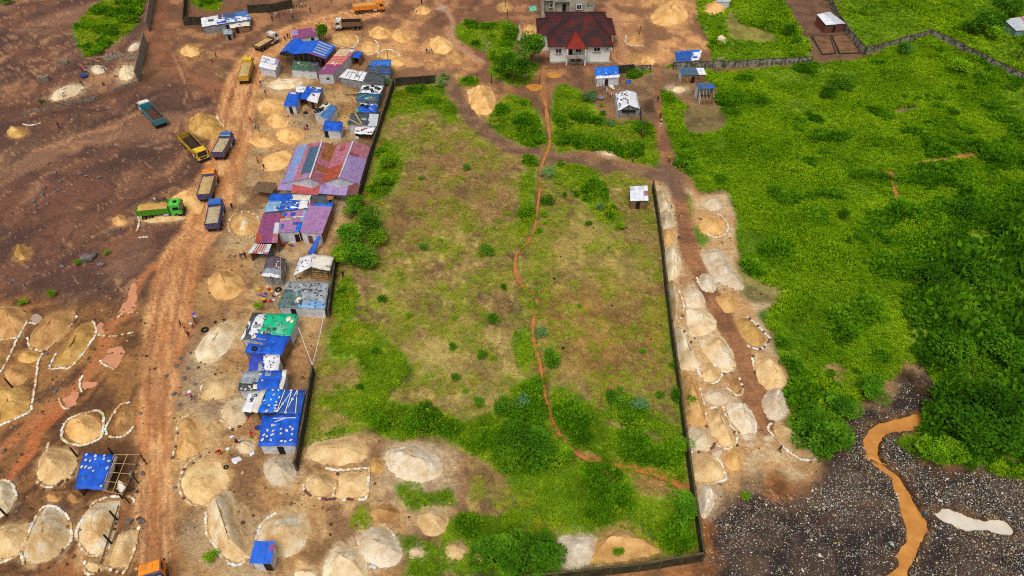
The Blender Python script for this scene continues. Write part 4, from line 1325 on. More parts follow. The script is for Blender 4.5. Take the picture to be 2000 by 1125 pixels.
LEAF = {'slope': leaf_mat('slope_leaf', (102, 144, 17), (125, 164, 19), (148, 182, 26), .09),
        'grass': leaf_mat('grass_leaf', (104, 140, 20), (132, 166, 24), (158, 182, 36), .14),
        'yell': leaf_mat('yellowed_grass', (150, 146, 34), (170, 172, 40), (130, 150, 30), .3),
        'mid': leaf_mat('bush_leaf', (70, 116, 16), (88, 138, 18), (112, 158, 24), .12),
        'dark': leaf_mat('thicket_leaf', (56, 98, 18), (76, 124, 22), (108, 152, 30), .10),
        'tree': leaf_mat('tree_leaf', (62, 108, 22), (84, 134, 26), (108, 158, 34), .30),
        'bluegreen': leaf_mat('bluish_leaf', (72, 116, 66), (98, 140, 80), (120, 160, 96), .5),
        'lime': leaf_mat('lime_leaf', (96, 140, 22), (120, 164, 26), (146, 186, 34), .35),
        'straw': leaf_mat('straw', (150, 124, 70), (190, 166, 96), (150, 142, 62), .12, .3, .1),
        'straw2': leaf_mat('brown_straw', (120, 88, 52), (166, 130, 78), (140, 118, 56), .12, .3, .1),
        'twig': leaf_mat('dry_twigs', (96, 72, 50), (120, 92, 64), (84, 66, 50), .5, .2, .0)}
BARK = mat('bark', (98, 78, 56), (70, 56, 42), scale=3, bump=.4)


def leaf_quad(vs, fs, p, d, up, L, w):
    """kite-shaped leaf from p along d"""
    s = d.cross(up)
    if s.length < 1e-4:
        s = Vector((1, 0, 0))
    s.normalize()
    b = len(vs)
    vs += [p, p + d * L * .45 + s * w, p + d * L, p + d * L * .45 - s * w]
    fs.append((b, b + 1, b + 2, b + 3))


def rdir(rr):
    while True:
        v = Vector((rr.uniform(-1, 1), rr.uniform(-1, 1), rr.uniform(-1, 1)))
        if .05 < v.length < 1:
            return v.normalized()


def clump_mesh(name, n, leaf, wid, m, flat=.7, seed=0, lobes=4):
    rr = random.Random(seed)
    vs, fs = [], []
    cs = [(Vector((0, 0, .15)), .7)] + [(Vector((math.cos(a) * .5, math.sin(a) * .5, rr.uniform(0, .35))), rr.uniform(.35, .6)) for a in [rr.uniform(0, 6.28) for _ in range(lobes)]]
    for i in range(n):
        c, r = cs[rr.randrange(len(cs))]
        d = rdir(rr)
        if d.z < -.1:
            d.z = -d.z
        p = c + d * r * rr.uniform(.55, 1.05)
        p.z *= flat
        out = (d + rdir(rr) * .9 + Vector((0, 0, .25))).normalized()
        leaf_quad(vs, fs, p, out, (rdir(rr) * .7 + Vector((0, 0, 1))).normalized(), leaf * rr.uniform(.7, 1.4), wid * rr.uniform(.7, 1.3))
    mb = MB()
    mb.add(vs, fs, m)
    return mb.mesh(name)


def tuft_mesh(name, n, m, spread=.8, rise=.7, w=.05, seed=0):
    rr = random.Random(seed)
    vs, fs = [], []
    for i in range(n):
        a = rr.uniform(0, 6.283)
        r = math.sqrt(rr.random()) * spread
        p = Vector((math.cos(a) * r, math.sin(a) * r, 0))
        b = rr.uniform(0, 6.283)
        d = Vector((math.cos(b) * .8, math.sin(b) * .8, rr.uniform(.3, 1.0) * rise)).normalized()
        leaf_quad(vs, fs, p, d, Vector((0, 0, 1)), rr.uniform(.4, .9), w * rr.uniform(.7, 1.4))
    mb = MB()
    mb.add(vs, fs, m)
    return mb.mesh(name)


def scatter(name, X, Y, scl, meshes, label=None, zoff=0.0, seed=0, tilt=.15, zs=None, kind='stuff', cat=None):
    """one object that repeats small meshes at points (geometry nodes)"""
    n = len(X)
    rr = np.random.RandomState(seed)
    Z = hz(X, Y) + zoff if zs is None else zs
    me = bpy.data.meshes.new(name)
    me.vertices.add(n)
    me.vertices.foreach_set('co', np.stack([X, Y, Z], 1).astype(np.float32).ravel())
    a = me.attributes.new('scl', 'FLOAT_VECTOR', 'POINT')
    S = np.stack([scl * (0.85 + .3 * rr.rand(n)), scl * (0.85 + .3 * rr.rand(n)), scl * (0.8 + .45 * rr.rand(n))], 1) if np.ndim(scl) == 1 else scl
    a.data.foreach_set('vector', S.astype(np.float32).ravel())
    a = me.attributes.new('rot', 'FLOAT_VECTOR', 'POINT')
    a.data.foreach_set('vector', np.stack([(rr.rand(n) - .5) * 2 * tilt, (rr.rand(n) - .5) * 2 * tilt, rr.rand(n) * 6.283], 1).astype(np.float32).ravel())
    a = me.attributes.new('pick', 'INT', 'POINT')
    a.data.foreach_set('value', rr.randint(0, len(meshes), n).astype(np.int32))
    o = bpy.data.objects.new(name, me)
    COL.objects.link(o)
    src = bpy.data.collections.new(name + '_kinds')
    for i, q in enumerate(meshes):
        src.objects.link(bpy.data.objects.new('%s_kind_%02d' % (name, i), q))
    ng = bpy.data.node_groups.new(name, 'GeometryNodeTree')
    ng.interface.new_socket('Geometry', in_out='INPUT', socket_type='NodeSocketGeometry')
    ng.interface.new_socket('Geometry', in_out='OUTPUT', socket_type='NodeSocketGeometry')
    gi = ng.nodes.new('NodeGroupInput')
    go = ng.nodes.new('NodeGroupOutput')
    ip = ng.nodes.new('GeometryNodeInstanceOnPoints')
    ci = ng.nodes.new('GeometryNodeCollectionInfo')
    ci.inputs['Collection'].default_value = src
    ci.inputs['Separate Children'].default_value = True
    ci.inputs['Reset Children'].default_value = True
    ip.inputs['Pick Instance'].default_value = True

    def att(nm, dt):
        k = ng.nodes.new('GeometryNodeInputNamedAttribute')
        k.data_type = dt
        k.inputs['Name'].default_value = nm
        return k.outputs['Attribute']
    m2p = ng.nodes.new('GeometryNodeMeshToPoints')
    ng.links.new(gi.outputs[0], m2p.inputs[0])
    ng.links.new(m2p.outputs[0], ip.inputs['Points'])
    ng.links.new(ci.outputs[0], ip.inputs['Instance'])
    ng.links.new(att('pick', 'INT'), ip.inputs['Instance Index'])
    ng.links.new(att('rot', 'FLOAT_VECTOR'), ip.inputs['Rotation'])
    ng.links.new(att('scl', 'FLOAT_VECTOR'), ip.inputs['Scale'])
    ng.links.new(ip.outputs[0], go.inputs[0])
    md = o.modifiers.new('scatter', 'NODES')
    md.node_group = ng
    tag(o, label, cat, None, kind)
    return o


def grid_pts(ppx, sp, seed, jit=.9):
    """jittered grid of points over a surveyed polygon, with signed distance to its edge; clipped to what the picture takes in"""
    W = GA(catmull(ppx, True, 4))
    x0, y0 = W.min(0) - 1
    x1, y1 = W.max(0) + 1
    x0, x1, y1 = max(x0, -175), min(x1, 175), min(y1, 232)
    gx, gy = np.meshgrid(np.arange(x0, x1, sp), np.arange(y0, y1, sp))
    rr = np.random.RandomState(seed)
    X = gx.ravel() + (rr.rand(gx.size) - .5) * sp * jit
    Y = gy.ravel() + (rr.rand(gx.size) - .5) * sp * jit
    k = np.abs(X) < (Y * .72 + 45)
    X, Y = X[k], Y[k]
    s = poly_sd(X, Y, ppx)
    k = s > -1
    return X[k], Y[k], s[k], rr


# template meshes
T_SLOPE = [clump_mesh('slope_clump', 62, .42, .13, LEAF['slope'], .8, 10 + i) for i in range(4)] + [tuft_mesh('slope_tuft', 70, LEAF['slope'], .8, 1.1, .07, 30 + i) for i in range(3)]
T_GRASS = [clump_mesh('grass_clump', 46, .42, .09, LEAF['grass'], .75, 20 + i) for i in range(3)] + [tuft_mesh('grass_tuft', 50, LEAF['grass'], .8, 1.1, .07, 33 + i) for i in range(2)]
T_YELL = [tuft_mesh('yellowed_tuft', 44, LEAF['yell'], .8, .7, .06, 37 + i) for i in range(2)]
T_MID = [clump_mesh('bush_clump', 90, .36, .13, LEAF['mid'], .9, 140 + i, 5) for i in range(3)]
T_DARK = [clump_mesh('thicket_clump', 120, .34, .13, LEAF['dark'], .95, 40 + i, 6) for i in range(4)]
T_STRAW = [tuft_mesh('straw_mat', 30, LEAF['straw'], .9, .22, .035, 50 + i) for i in range(2)] + [tuft_mesh('brown_straw_mat', 30, LEAF['straw2'], .9, .22, .035, 53)]
T_LOWG = [tuft_mesh('weed_tuft', 26, LEAF['grass'], .6, .5, .06, 57), tuft_mesh('yellow_weed_tuft', 26, LEAF['yell'], .6, .5, .06, 58)]

# --- the green slope
KEEP_OUT = [PLOT_BARE, HUTYARD, EASTLANE, [(1732, 335), (1745, 335), (1752, 355), (1738, 360)], [(1612, 712), (1660, 716), (1668, 745), (1640, 760), (1622, 745)], [(1790, 316), (1860, 302), (1925, 294), (1930, 304), (1860, 314), (1795, 328)], [(1425, 20), (1450, 45), (1500, 60), (1515, 80), (1460, 82), (1420, 66)],
            [(1445, 500), (1475, 540), (1535, 570), (1520, 590), (1465, 590), (1440, 560)], [(1748, 213), (1790, 206), (1800, 218), (1755, 224)], [(1232, 916), (1290, 922), (1338, 955), (1330, 985), (1265, 972)], [(1180, 820), (1230, 828), (1292, 850), (1285, 864), (1220, 842)], [(1090, 772), (1108, 776), (1132, 815), (1120, 815)]]


def keep(X, Y, s, thr, lines=((PATH_E, 1.0), (TRACK, 1.6), (STREAM, .38), (GULLY, .4))):
    k = s + (fbm(X, Y, 4.0, 4, 31) - .5) * 3.0 > thr
    for P in KEEP_OUT:
        k &= poly_sd(X, Y, P, pad=2) + (fbm(X, Y, 3, 3, 35) - .5) * 1.2 < .1
    for L, w in lines:
        k &= line_d(X, Y, L, 4) > w
    return k


X, Y, s, rr = grid_pts(EASTGRASS, .70, 61)
st_ = poly_sd(X, Y, THICKET, pad=8)
k = keep(X, Y, s, .15) & (st_ + (fbm(X, Y, 5, 3, 139) - .5) * 6 < .5)
X, Y, s = X[k], Y[k], s[k]
mb_ = sstep(-5, 4, poly_sd(X, Y, MIDBUSH, pad=8))
big = fbm(X, Y, 10, 4, 140)
bush = fbm(X, Y, 5.5, 4, 143) + .16 * mb_ + .05 * (rr.rand(len(X)) - .5)
sc = (.46 + .62 * sstep(.42, .72, big) + .3 * rr.rand(len(X))) * (1 - .45 * sstep(.56, .7, fbm(X, Y, 16, 3, 146)))
kb = bush > .645
scatter('slope_undergrowth', X[~kb], Y[~kb], sc[~kb], T_SLOPE, 'dense bright green undergrowth covering the slope', seed=62)
scatter('slope_bushes', X[kb], Y[kb], (.7 + 5.0 * np.clip(bush[kb] - .625, 0, .22)) * (.8 + .4 * rr.rand(kb.sum())), T_MID, 'darker bushes scattered over the slope', seed=162)
X, Y, s, rr = grid_pts(THICKET, 1.1, 63)
k = keep(X, Y, s, -.6 ) & (rr.rand(len(X)) < .95)
X, Y, s = X[k], Y[k], s[k]
sc = (.8 + 2.2 * sstep(.38, .68, fbm(X, Y, 6, 4, 150)) + .4 * rr.rand(len(X))) * (.55 + .45 * sstep(0, 7, s))
scatter('dark_thicket', X, Y, sc, T_DARK + T_MID[:1], 'tall dark green thicket right of the slope', seed=64)
X, Y, s, rr = grid_pts(SCRUB2, 1.0, 65)
k = s > .2
scatter('low_scrub', X[k], Y[k], .7 + .9 * sstep(.4, .7, fbm(X[k], Y[k], 5, 3, 155)), T_SLOPE[:4] + T_DARK[:1], 'green scrub between the sandy lane and the dump', seed=66)
xs, ys, ss = [], [], []
for P, sp, sd_ in ((NEGRASS, 1.25, 67), (NMIDGRASS, 1.05, 68)):
    X, Y, s, rr = grid_pts(P, sp, sd_)
    k = keep(X, Y, s, .2)
    xs.append(X[k]); ys.append(Y[k]); ss.append(.7 + .9 * sstep(.5, .75, fbm(X[k], Y[k], 9, 4, 158)))
scatter('pasture_grass', np.concatenate(xs), np.concatenate(ys), np.concatenate(ss), T_SLOPE, 'green bush grass in the upper plots', seed=69)
# --- the green patches in and around the cleared field
xs, ys, ss = [], [], []
for i, (P, h) in enumerate(GREENS):
    X, Y, s, rr = grid_pts(P, .5, 70 + i)
    k = keep(X, Y, s + (fbm(X, Y, 9, 3, 205) - .55) * 4.0 * (1 if h > .7 else .4), .1)
    X, Y, s = X[k], Y[k], s[k]
    xs.append(X); ys.append(Y)
    ss.append((.36 + .22 * rr.rand(len(X)) + .85 * h * sstep(.44, .70, fbm(X, Y, 4.5, 4, 160))) * (.55 + .45 * sstep(0, 1.5, s)))
GX, GY, GS = np.concatenate(xs), np.concatenate(ys), np.concatenate(ss)
yl = fbm(GX, GY, 6, 4, 166) + (poly_sd(GX, GY, [(1000, 930), (1180, 930), (1280, 990), (1300, 1060), (1200, 1020), (1090, 1040), (1000, 1000)]) > 0) * .12
k = yl > .60
kd = (~k) & (GS > .82)
scatter('scrub_clumps', GX[kd], GY[kd], GS[kd] * 1.15, T_MID + T_GRASS[:1], 'taller darker scrub clumps in the green patches', seed=89)
k2 = (~k) & ~kd
scatter('green_patches', GX[k2], GY[k2], GS[k2], T_GRASS, 'lush green grass patches in the cleared field', seed=90)
scatter('yellowed_patches', GX[k], GY[k], GS[k] * .8, T_YELL + T_GRASS[:1], 'yellowing cut grass in the lower field', seed=91)
# --- grass hanging over the stream banks
W_ = GA(catmull(STREAM, False, 14))
q = np.random.RandomState(95)
ii = q.randint(0, len(W_), 620)
X, Y = W_[ii, 0] + q.randn(620) * .75, W_[ii, 1] + q.randn(620) * .75
k = (line_d(X, Y, TRACK, 4) > 1.4) & (fbm(X, Y, 3, 3, 97) > .43) & (Y < 140)
scatter('stream_bank_grass', X[k], Y[k], .22 + .32 * q.rand(k.sum()), T_GRASS, 'grass hanging over the stream banks', seed=96)
# --- cut straw and weeds on the field
X, Y, s, rr = grid_pts(FIELD, .62, 92)
g = np.full(X.shape, -6.0)
for P, h in GREENS:
    g = np.maximum(g, poly_sd(X, Y, P, pad=3))
k = (s > .5) & (g < .3) & (line_d(X, Y, STREAM, 4) > .8)
X, Y = X[k], Y[k]
d = fbm(X, Y, 5, 4, 170)
k = (d + .25 * (rr.rand(len(X)) - .5)) > .42
scatter('cut_straw', X[k], Y[k], .36 + .3 * rr.rand(k.sum()), T_STRAW, 'mats of cut dry straw on the field', seed=93)
k = (fbm(X, Y, 3.5, 4, 176) + .12 * (rr.rand(len(X)) - .5)) > .52
scatter('weeds', X[k], Y[k], .32 + .36 * rr.rand(k.sum()), T_LOWG, 'scattered low weeds on the cleared field', seed=94)


# ------------------------------------------------------------------ single trees and shrubs
def crown_mesh(name, n, leaf, m, seed, lobes=9, flat=.8, squash=.75):
    rr = random.Random(seed)
    cs = []
    for i in range(lobes):
        d = rdir(rr)
        if d.z < -.3:
            d.z = -d.z
        cs.append((Vector((d.x * .62, d.y * .62, d.z * .5)), rr.uniform(.32, .52)))
    vs, fs = [], []
    for i in range(n):
        c, r = cs[rr.randrange(lobes)]
        d = rdir(rr)
        p = c + d * r * (rr.uniform(.75, 1.06) if rr.random() < .8 else rr.uniform(.2, .8))
        p.z *= squash
        o = (d + rdir(rr) * .8).normalized()
        leaf_quad(vs, fs, p, o, (rdir(rr) * .6 + Vector((0, 0, 1))).normalized(), leaf * rr.uniform(.7, 1.35), leaf * .36 * rr.uniform(.8, 1.3))
    mb = MB()
    mb.add(vs, fs, m)
    return mb.mesh(name)


def trunk_mesh(seed, h=1.0, m=BARK):
    rr = random.Random(seed)
    mb = MB()
    lean = Vector((rr.uniform(-.1, .1), rr.uniform(-.1, .1), 0))
    mb.tube([(0, 0, -.08), lean * .5 + Vector((0, 0, .3)), lean + Vector((0, 0, .62))], [.07, .05, .035], 7, m)
    for i in range(6):
        a = i * 1.05 + rr.uniform(-.3, .3)
        z = rr.uniform(.3, .58)
        p0 = lean * z + Vector((0, 0, z))
        p1 = p0 + Vector((math.cos(a) * .22, math.sin(a) * .22, .16))
        p2 = p1 + Vector((math.cos(a + .3) * .2, math.sin(a + .3) * .2, .12))
        mb.tube([p0, p1, p2], [.03, .02, .008], 5, m)
    return mb.mesh('trunk')


CROWN = {}
for kd, lm, n, lf in (('tree', 'tree', 1700, .13), ('lime', 'lime', 1500, .13), ('dark', 'dark', 1500, .14), ('bluegreen', 'bluegreen', 900, .15), ('grass', 'grass', 700, .2)):
    CROWN[kd] = [crown_mesh('crown', n, lf, LEAF[lm], 200 + i + 7 * len(CROWN)) for i in range(3)]
SHRUB = {kd: [crown_mesh('crown', 420, .22, LEAF[kd], 300 + i + 9 * j, 6, .8, .85) for i in range(3)] for j, kd in enumerate(('tree', 'lime', 'dark', 'bluegreen', 'grass'))}
TRUNKS = [trunk_mesh(400 + i) for i in range(3)]
TREE_N = [0]


def tree(px, py, h, r, kind, label, group=None, name='tree', shrub=False):
    TREE_N[0] += 1
    rr = random.Random(TREE_N[0])
    p = GZ(px, py)
    rz = rr.uniform(0, 6.28)
    t = thing(name, label, 'shrub' if shrub else 'tree', p, rz, group)
    if shrub:
        put('crown', SHRUB[kind][rr.randrange(3)], t, (0, 0, h * .5), (0, 0, 0), (r, r, h * .62))
        put('stem', TRUNKS[rr.randrange(3)], t, (0, 0, 0), (0, 0, 0), (r * .6, r * .6, h * .8))
    else:
        put('crown', CROWN[kind][rr.randrange(3)], t, (0, 0, h * .55), (0, 0, 0), (r, r, h * .66))
        put('trunk', TRUNKS[rr.randrange(3)], t, (0, 0, 0), (0, 0, 0), (r * .95, r * .95, h * .95))
    return t


for a in (
    (1038, 132, 8.6, 4.2, 'tree', 'tall green tree touching the left corner of the red-roofed house'),
    (1002, 162, 7.0, 4.2, 'tree', 'broad green tree left of the one touching the red-roofed house'),
    (988, 124, 3.8, 3.0, 'lime', 'low bright tree at the left foot of the broad green tree'),
    (634, 84, 5.0, 2.1, 'tree', 'small leafy tree behind the big blue shed'),
    (688, 416, 3.4, 2.6, 'tree', 'small dark tree at the corner of the patchwork shed'),
    (720, 452, 4.4, 3.3, 'tree', 'largest round tree of the clump right of the purple shed'),
    (693, 480, 4.0, 3.2, 'tree', 'middle tree of the clump right of the purple shed'),
    (674, 508, 2.8, 2.4, 'lime', 'bright low tree at the lower left of the clump by the purple shed'),
    (706, 516, 3.6, 3.0, 'tree', 'lower tree of the clump right of the purple shed'),
    (738, 474, 2.8, 2.2, 'lime', 'small tree on the field side of the clump by the purple shed'),
    (1590, 868, 4.8, 4.0, 'tree', 'round dark tree above the long white curve of bags'),
    (1562, 830, 3.2, 2.6, 'tree', 'smaller tree left of the round dark one by the sandy lane'),
    (1640, 800, 3.0, 2.6, 'tree', 'bushy tree at the upper edge of the rubbish dump'),
    (1706, 770, 3.0, 2.6, 'tree', 'bushy green tree standing in the tipped soil above the dump'),
    (1868, 858, 5.0, 3.8, 'dark', 'tree overhanging the end of the orange creek'),
    (1935, 860, 5.2, 4.2, 'dark', 'broad tree right of the one overhanging the creek'),
    (1992, 878, 5.0, 3.6, 'tree', 'tree at the right edge above the rubbish dump'),
    (1810, 893, 2.6, 2.4, 'lime', 'low bright bushy tree on the right bank of the creek'),
    (1852, 893, 2.6, 2.2, 'lime', 'second low bushy tree on the right bank of the creek'),
    (968, 1100, 3.6, 2.8, 'tree', 'left tree of the thicket at the bottom wall'),
    (1012, 1098, 4.2, 3.2, 'tree', 'middle tree of the thicket at the bottom wall'),
    (1058, 1098, 3.6, 2.8, 'dark', 'right tree of the thicket at the bottom wall'),
    (1010, 868, 3.4, 2.6, 'dark', 'dark tree left of the stream bend, upper of the group'),
    (1045, 893, 3.8, 3.0, 'tree', 'large tree beside the stream bend'),
    (1000, 905, 3.0, 2.3, 'dark', 'dark low tree at the lower left of the stream bend group'),
    (1088, 905, 2.8, 2.2, 'lime', 'bright tree right of the stream bend group'),
    (1326, 1003, 3.0, 2.2, 'tree', 'tree leaning on the long mossy wall near its lower end'),
    (1332, 880, 2.4, 1.5, 'lime', 'small tree against the long mossy wall above the stream end'),
    (1918, 66, 6.5, 4.4, 'tree', 'front tree of the group in the upper right pasture'),
    (1950, 38, 7.0, 4.6, 'tree', 'tallest tree of the group in the upper right pasture'),
    (1892, 66, 4.0, 3.0, 'dark', 'low tree at the left of the upper right group'),
    (1940, 80, 4.0, 2.8, 'lime', 'low tree at the right of the upper right group'),
    (1540, 70, 3.0, 2.6, 'dark', 'dark bush tree left of the garden beds'),
    (1555, 88, 2.4, 1.8, 'dark', 'small dark tree just left of the garden corner'),
    (1640, 172, 3.2, 3.2, 'dark', 'dark bushy tree in the upper part of the green slope'),
    (1618, 190, 2.6, 2.4, 'dark', 'smaller dark bush tree at the left of the slope bush'),
    (1760, 104, 3.0, 2.4, 'tree', 'tree growing over the grey wall left of its peak'),
    (1870, 140, 3.0, 2.8, 'lime', 'round light tree just below the grey wall on the right'),
    (1648, 428, 2.2, 1.3, 'dark', 'single dark bush in the middle of the bright slope'),
    (1150, 197, 2.6, 2.1, 'bluegreen', 'bluish round tree left of the white gabled hut'),
    (757, 325, 2.6, 2.0, 'lime', 'upper bush tree along the wall right of the double-gabled shed'),
    (750, 362, 2.4, 1.9, 'lime', 'lower bush tree along the wall right of the double-gabled shed'),
    (1900, 560, 4.5, 3.6, 'dark', 'big crown standing above the dark thicket'),
    (1850, 700, 4.0, 3.4, 'dark', 'crown at the left edge of the dark thicket above the tipped soil'),
    (1960, 700, 4.6, 3.8, 'dark', 'crown near the right edge in the lower thicket'),
    (1815, 560, 4.0, 3.0, 'dark', 'crown on the left side of the dark thicket'),
    (1875, 420, 3.6, 3.0, 'dark', 'dark crown in the upper thicket'),
    (1930, 800, 4.4, 3.4, 'dark', 'crown behind the two trees by the creek'),
):
    tree(*a)
SH = 'small green shrub standing alone in the cleared dry field'
for a in (
    (968, 632, 2.0, 1.35, 'tree', 'round dark shrub left of the stream below the field centre'),
    (1071, 706, 2.2, 1.7, 'tree', 'largest round shrub, touching the right bank of the stream'),
    (1056, 655, 1.8, 1.1, 'bluegreen', 'bluish shrub on the right bank of the stream, above the largest one'),
    (1050, 748, 1.4, 1.0, 'dark', 'small dark shrub on the left bank of the stream'),
    (1067, 398, 1.9, 1.5, 'tree', 'shrub on the right bank of the upper stream'),
    (1058, 422, 1.4, 1.1, 'lime', 'bright shrub just below the upper stream-bank shrub'),
    (1050, 455, 1.1, .8, 'lime', 'third shrub down the right bank of the upper stream'),
    (948, 497, 1.7, 1.5, 'tree', 'wide shrub in the middle left of the field'),
    (911, 332, 1.3, .9, 'tree', 'shrub high in the brown part of the field'),
    (747, 590, 1.3, .9, 'dark', 'dark shrub near the left margin of the field'),
    (988, 798, 1.8, 1.7, 'dark', 'wide dark shrub left of the lower stream'),
    (1020, 788, 1.5, 1.2, 'bluegreen', 'bluish shrub beside the lower stream'),
    (1205, 782, 1.7, 1.6, 'tree', 'shrub at the upper left of the lower right thicket'),
    (1244, 798, 1.9, 1.4, 'bluegreen', 'bluish shrub in the lower right thicket'),
    (1316, 776, 1.7, 1.1, 'tree', 'shrub at the foot of the long mossy wall'),
    (1315, 716, 1.3, .8, 'dark', 'dark shrub at the foot of the long mossy wall, higher up'),
    (1209, 446, 1.5, 1.1, 'lime', 'shrub below the white hut in the field corner'),
    (1170, 410, 1.5, 1.0, 'bluegreen', 'bluish shrub in the upper right green patch'),
    (508, 604, 1.5, .9, 'lime', 'little leafy tree alone in the yard beside the basins'),
    (415, 1090, 1.3, .9, 'lime', 'bright bush at the foot of the very long heap'),
    (1454, 970, .9, .7, 'lime', 'lone bush at the edge of the rubbish dump'),
    (155, 517, .9, .7, 'lime', 'bush beside the big boulder on the quarry floor'),
    (210, 497, .8, .6, 'lime', 'small bush uphill of the boulder on the quarry floor'),
    (102, 578, 1.0, .9, 'lime', 'bush on the lower quarry floor above the long brown heap'),
    (48, 594, 1.0, .8, 'lime', 'bush above the leftmost pen of sandbags'),
    (190, 106, 1.8, 1.7, 'tree', 'round bush at the left of the block rows'),
    (82, 201, .9, .7, 'dark', 'bush at the end of the ditch, upper left'),
    (20, 6, 2.0, 2.0, 'tree', 'bush in the top left corner'),
    (1175, 209, .9, .7, 'lime', 'flowering bush left of the white gabled hut'),
    (1190, 246, 1.2, 1.2, 'bluegreen', 'pale spiky bush below the flowering one'),
    (1180, 225, 1.2, 1.0, 'tree', 'orange-tinged bush left of the white gabled hut'),
    (870, 155, 1.6, 1.1, 'dark', 'dark bush at the end of the top left field wall'),
    (755, 166, 1.8, 1.4, 'bluegreen', 'bluish bush at the corner of the top left field wall'),
    (1205, 1082, 1.6, .8, 'lime', 'thin sapling growing on the broad orange heap'),
    (1348, 790, 1.6, .9, 'lime', 'sapling on the wall-side orange heap'),
):
    tree(*a, name='shrub', shrub=True)
for px, py, r in ((940, 697, .9), (963, 702, .6), (934, 790, .9), (887, 625, .6), (885, 680, .7), (890, 743, .8), (908, 767, .5), (1150, 440, .7), (1127, 383, .8), (1104, 385, .7), (828, 486, .9), (822, 350, .7), (1288, 776, .7), (1066, 436, .5), (1010, 655, .6), (1240, 640, .5), (860, 470, .5), (930, 260, .5), (1255, 690, .6), (985, 565, .7), (1130, 600, .5), (800, 620, .6), (700, 760, .7), (735, 690, .7)):
    tree(px, py, r * 1.3, r, 'tree' if r > .65 else 'lime', SH, 'lone shrubs in the cleared field', 'shrub', True)


# palms
def palm(px, py, h, r, label, seed):
    rr = random.Random(seed)
    p = GZ(px, py)
    t = thing('palm', label, 'palm', p)
    mb = MB()
    mb.tube([(0, 0, -.2), (.05, 0, h * .5), (.15, .05, h)], [.2, .15, .13], 8, BARK)
    mb.build('trunk', t, local=True)
    for i in range(16):
        a = i * 2.4 + rr.uniform(-.2, .2)
        el = rr.uniform(.1, 1.2)
        vs, fs = [], []
        pts = []
        q = Vector((.15, .05, h))
        for k in range(8):
            pts.append(q.copy())
            e = el - k * .24
            q = q + Vector((math.cos(a) * math.cos(e), math.sin(a) * math.cos(e), math.sin(e))) * r / 7
        side = Vector((-math.sin(a), math.cos(a), 0))
        for k in range(1, 8):
            d = (pts[k] - pts[k - 1]).normalized()
            for s_ in (-1, 1):
                for j in (0, .5):
                    b = pts[k - 1].lerp(pts[k], j)
                    leaf_quad(vs, fs, b, (side * s_ + d * .7 + Vector((0, 0, -.25))).normalized(), Vector((0, 0, 1)), r * .30 * math.sin(math.pi * (k + j) / 8.6), .05)
        m2 = MB()
        m2.add(vs, fs, LEAF['bluegreen'] if h < 3 else LEAF['tree'])
        m2.tube(pts, [.03] * 7 + [.01], 4, LEAF['lime'])
        m2.build('frond', t, local=True)


palm(1068, 345, 1.4, 2.2, 'short palm standing by the stream just below the crossing track', 1)
palm(1985, 120, 7.0, 2.8, 'tall palm with a bare trunk at the upper right edge', 2)
palm(860, 170, 1.6, 1.8, 'young palm at the right end of the top left field wall', 3)
palm(1765, 108, 2.0, 2.2, 'palm growing over the grey wall left of its peak', 4)
# ------------------------------------------------------------------ building materials
def tarp(name, c, c2=None):
    return mat(name, c, c2 or tuple(int(v * .84) for v in c), rough=.55, scale=.9, detail=5, bump=.5, bscale=2.2, spec=.3, coord='World')


def sheetm(name, c, c2=None, rough=.5):
    return mat(name, c, c2 or tuple(int(v * .82) for v in c), rough=rough, scale=1.3, detail=6, bump=.15, bscale=9, spec=.35, rnd=.06, coord='World', lo=.42, hi=.68)


TB, TB2, TB3 = tarp('blue_tarp', (28, 94, 206), (18, 70, 168)), tarp('bright_blue_tarp', (26, 116, 222), (20, 92, 196)), tarp('faded_blue_tarp', (70, 118, 178), (54, 96, 152))
TBD, TBL = tarp('deep_blue_tarp', (44, 84, 160), (36, 70, 140)), tarp('pale_blue_tarp', (128, 170, 208), (104, 146, 190))
TV = tarp('violet_blue_tarp', (62, 78, 190), (50, 62, 160))
TW, TWG = tarp('white_tarp', (226, 226, 230), (198, 198, 202)), tarp('cream_tarp', (222, 214, 200), (200, 190, 174))
TGY, TGD = tarp('grey_tarp', (158, 166, 170), (128, 136, 142)), tarp('dark_grey_tarp', (78, 84, 86), (58, 62, 66))
TGR, TGR2, TGRD, TTL = tarp('emerald_tarp', (14, 186, 132), (20, 160, 112)), tarp('washed_green_tarp', (122, 188, 160), (96, 162, 136)), tarp('dark_green_tarp', (44, 96, 72), (66, 84, 70)), tarp('teal_tarp', (22, 98, 142), (30, 84, 104))
TSL = tarp('slate_green_tarp', (92, 118, 114), (76, 98, 96))
SP, SL, SK = sheetm('purple_sheet', (140, 70, 114), (118, 60, 96)), sheetm('lilac_sheet', (160, 136, 182), (138, 112, 158)), sheetm('pink_sheet', (178, 114, 136), (150, 82, 76))
SMV = sheetm('mauve_sheet', (162, 120, 164), (140, 98, 142))
SR, SRU, SBR = sheetm('red_sheet', (178, 84, 84), (150, 66, 62)), sheetm('rust_sheet', (150, 66, 42), (184, 96, 66)), sheetm('brown_rust_sheet', (160, 106, 54), (120, 72, 44))
SBB, SBG, SZ = sheetm('steel_blue_sheet', (120, 152, 196), (104, 132, 176)), sheetm('slate_sheet', (70, 98, 120), (56, 80, 102)), sheetm('zinc_sheet', (190, 194, 200), (160, 164, 170))
SZW, SBRN = sheetm('white_sheet', (218, 222, 228), (194, 198, 206)), sheetm('maroon_sheet', (120, 70, 72), (100, 58, 58))
SBLUE = sheetm('blue_sheet', (20, 96, 206), (18, 76, 176))
SRED = sheetm('crimson_sheet', (206, 66, 92), (184, 52, 76))
STAN = sheetm('tan_sheet', (206, 178, 140), (184, 156, 118))
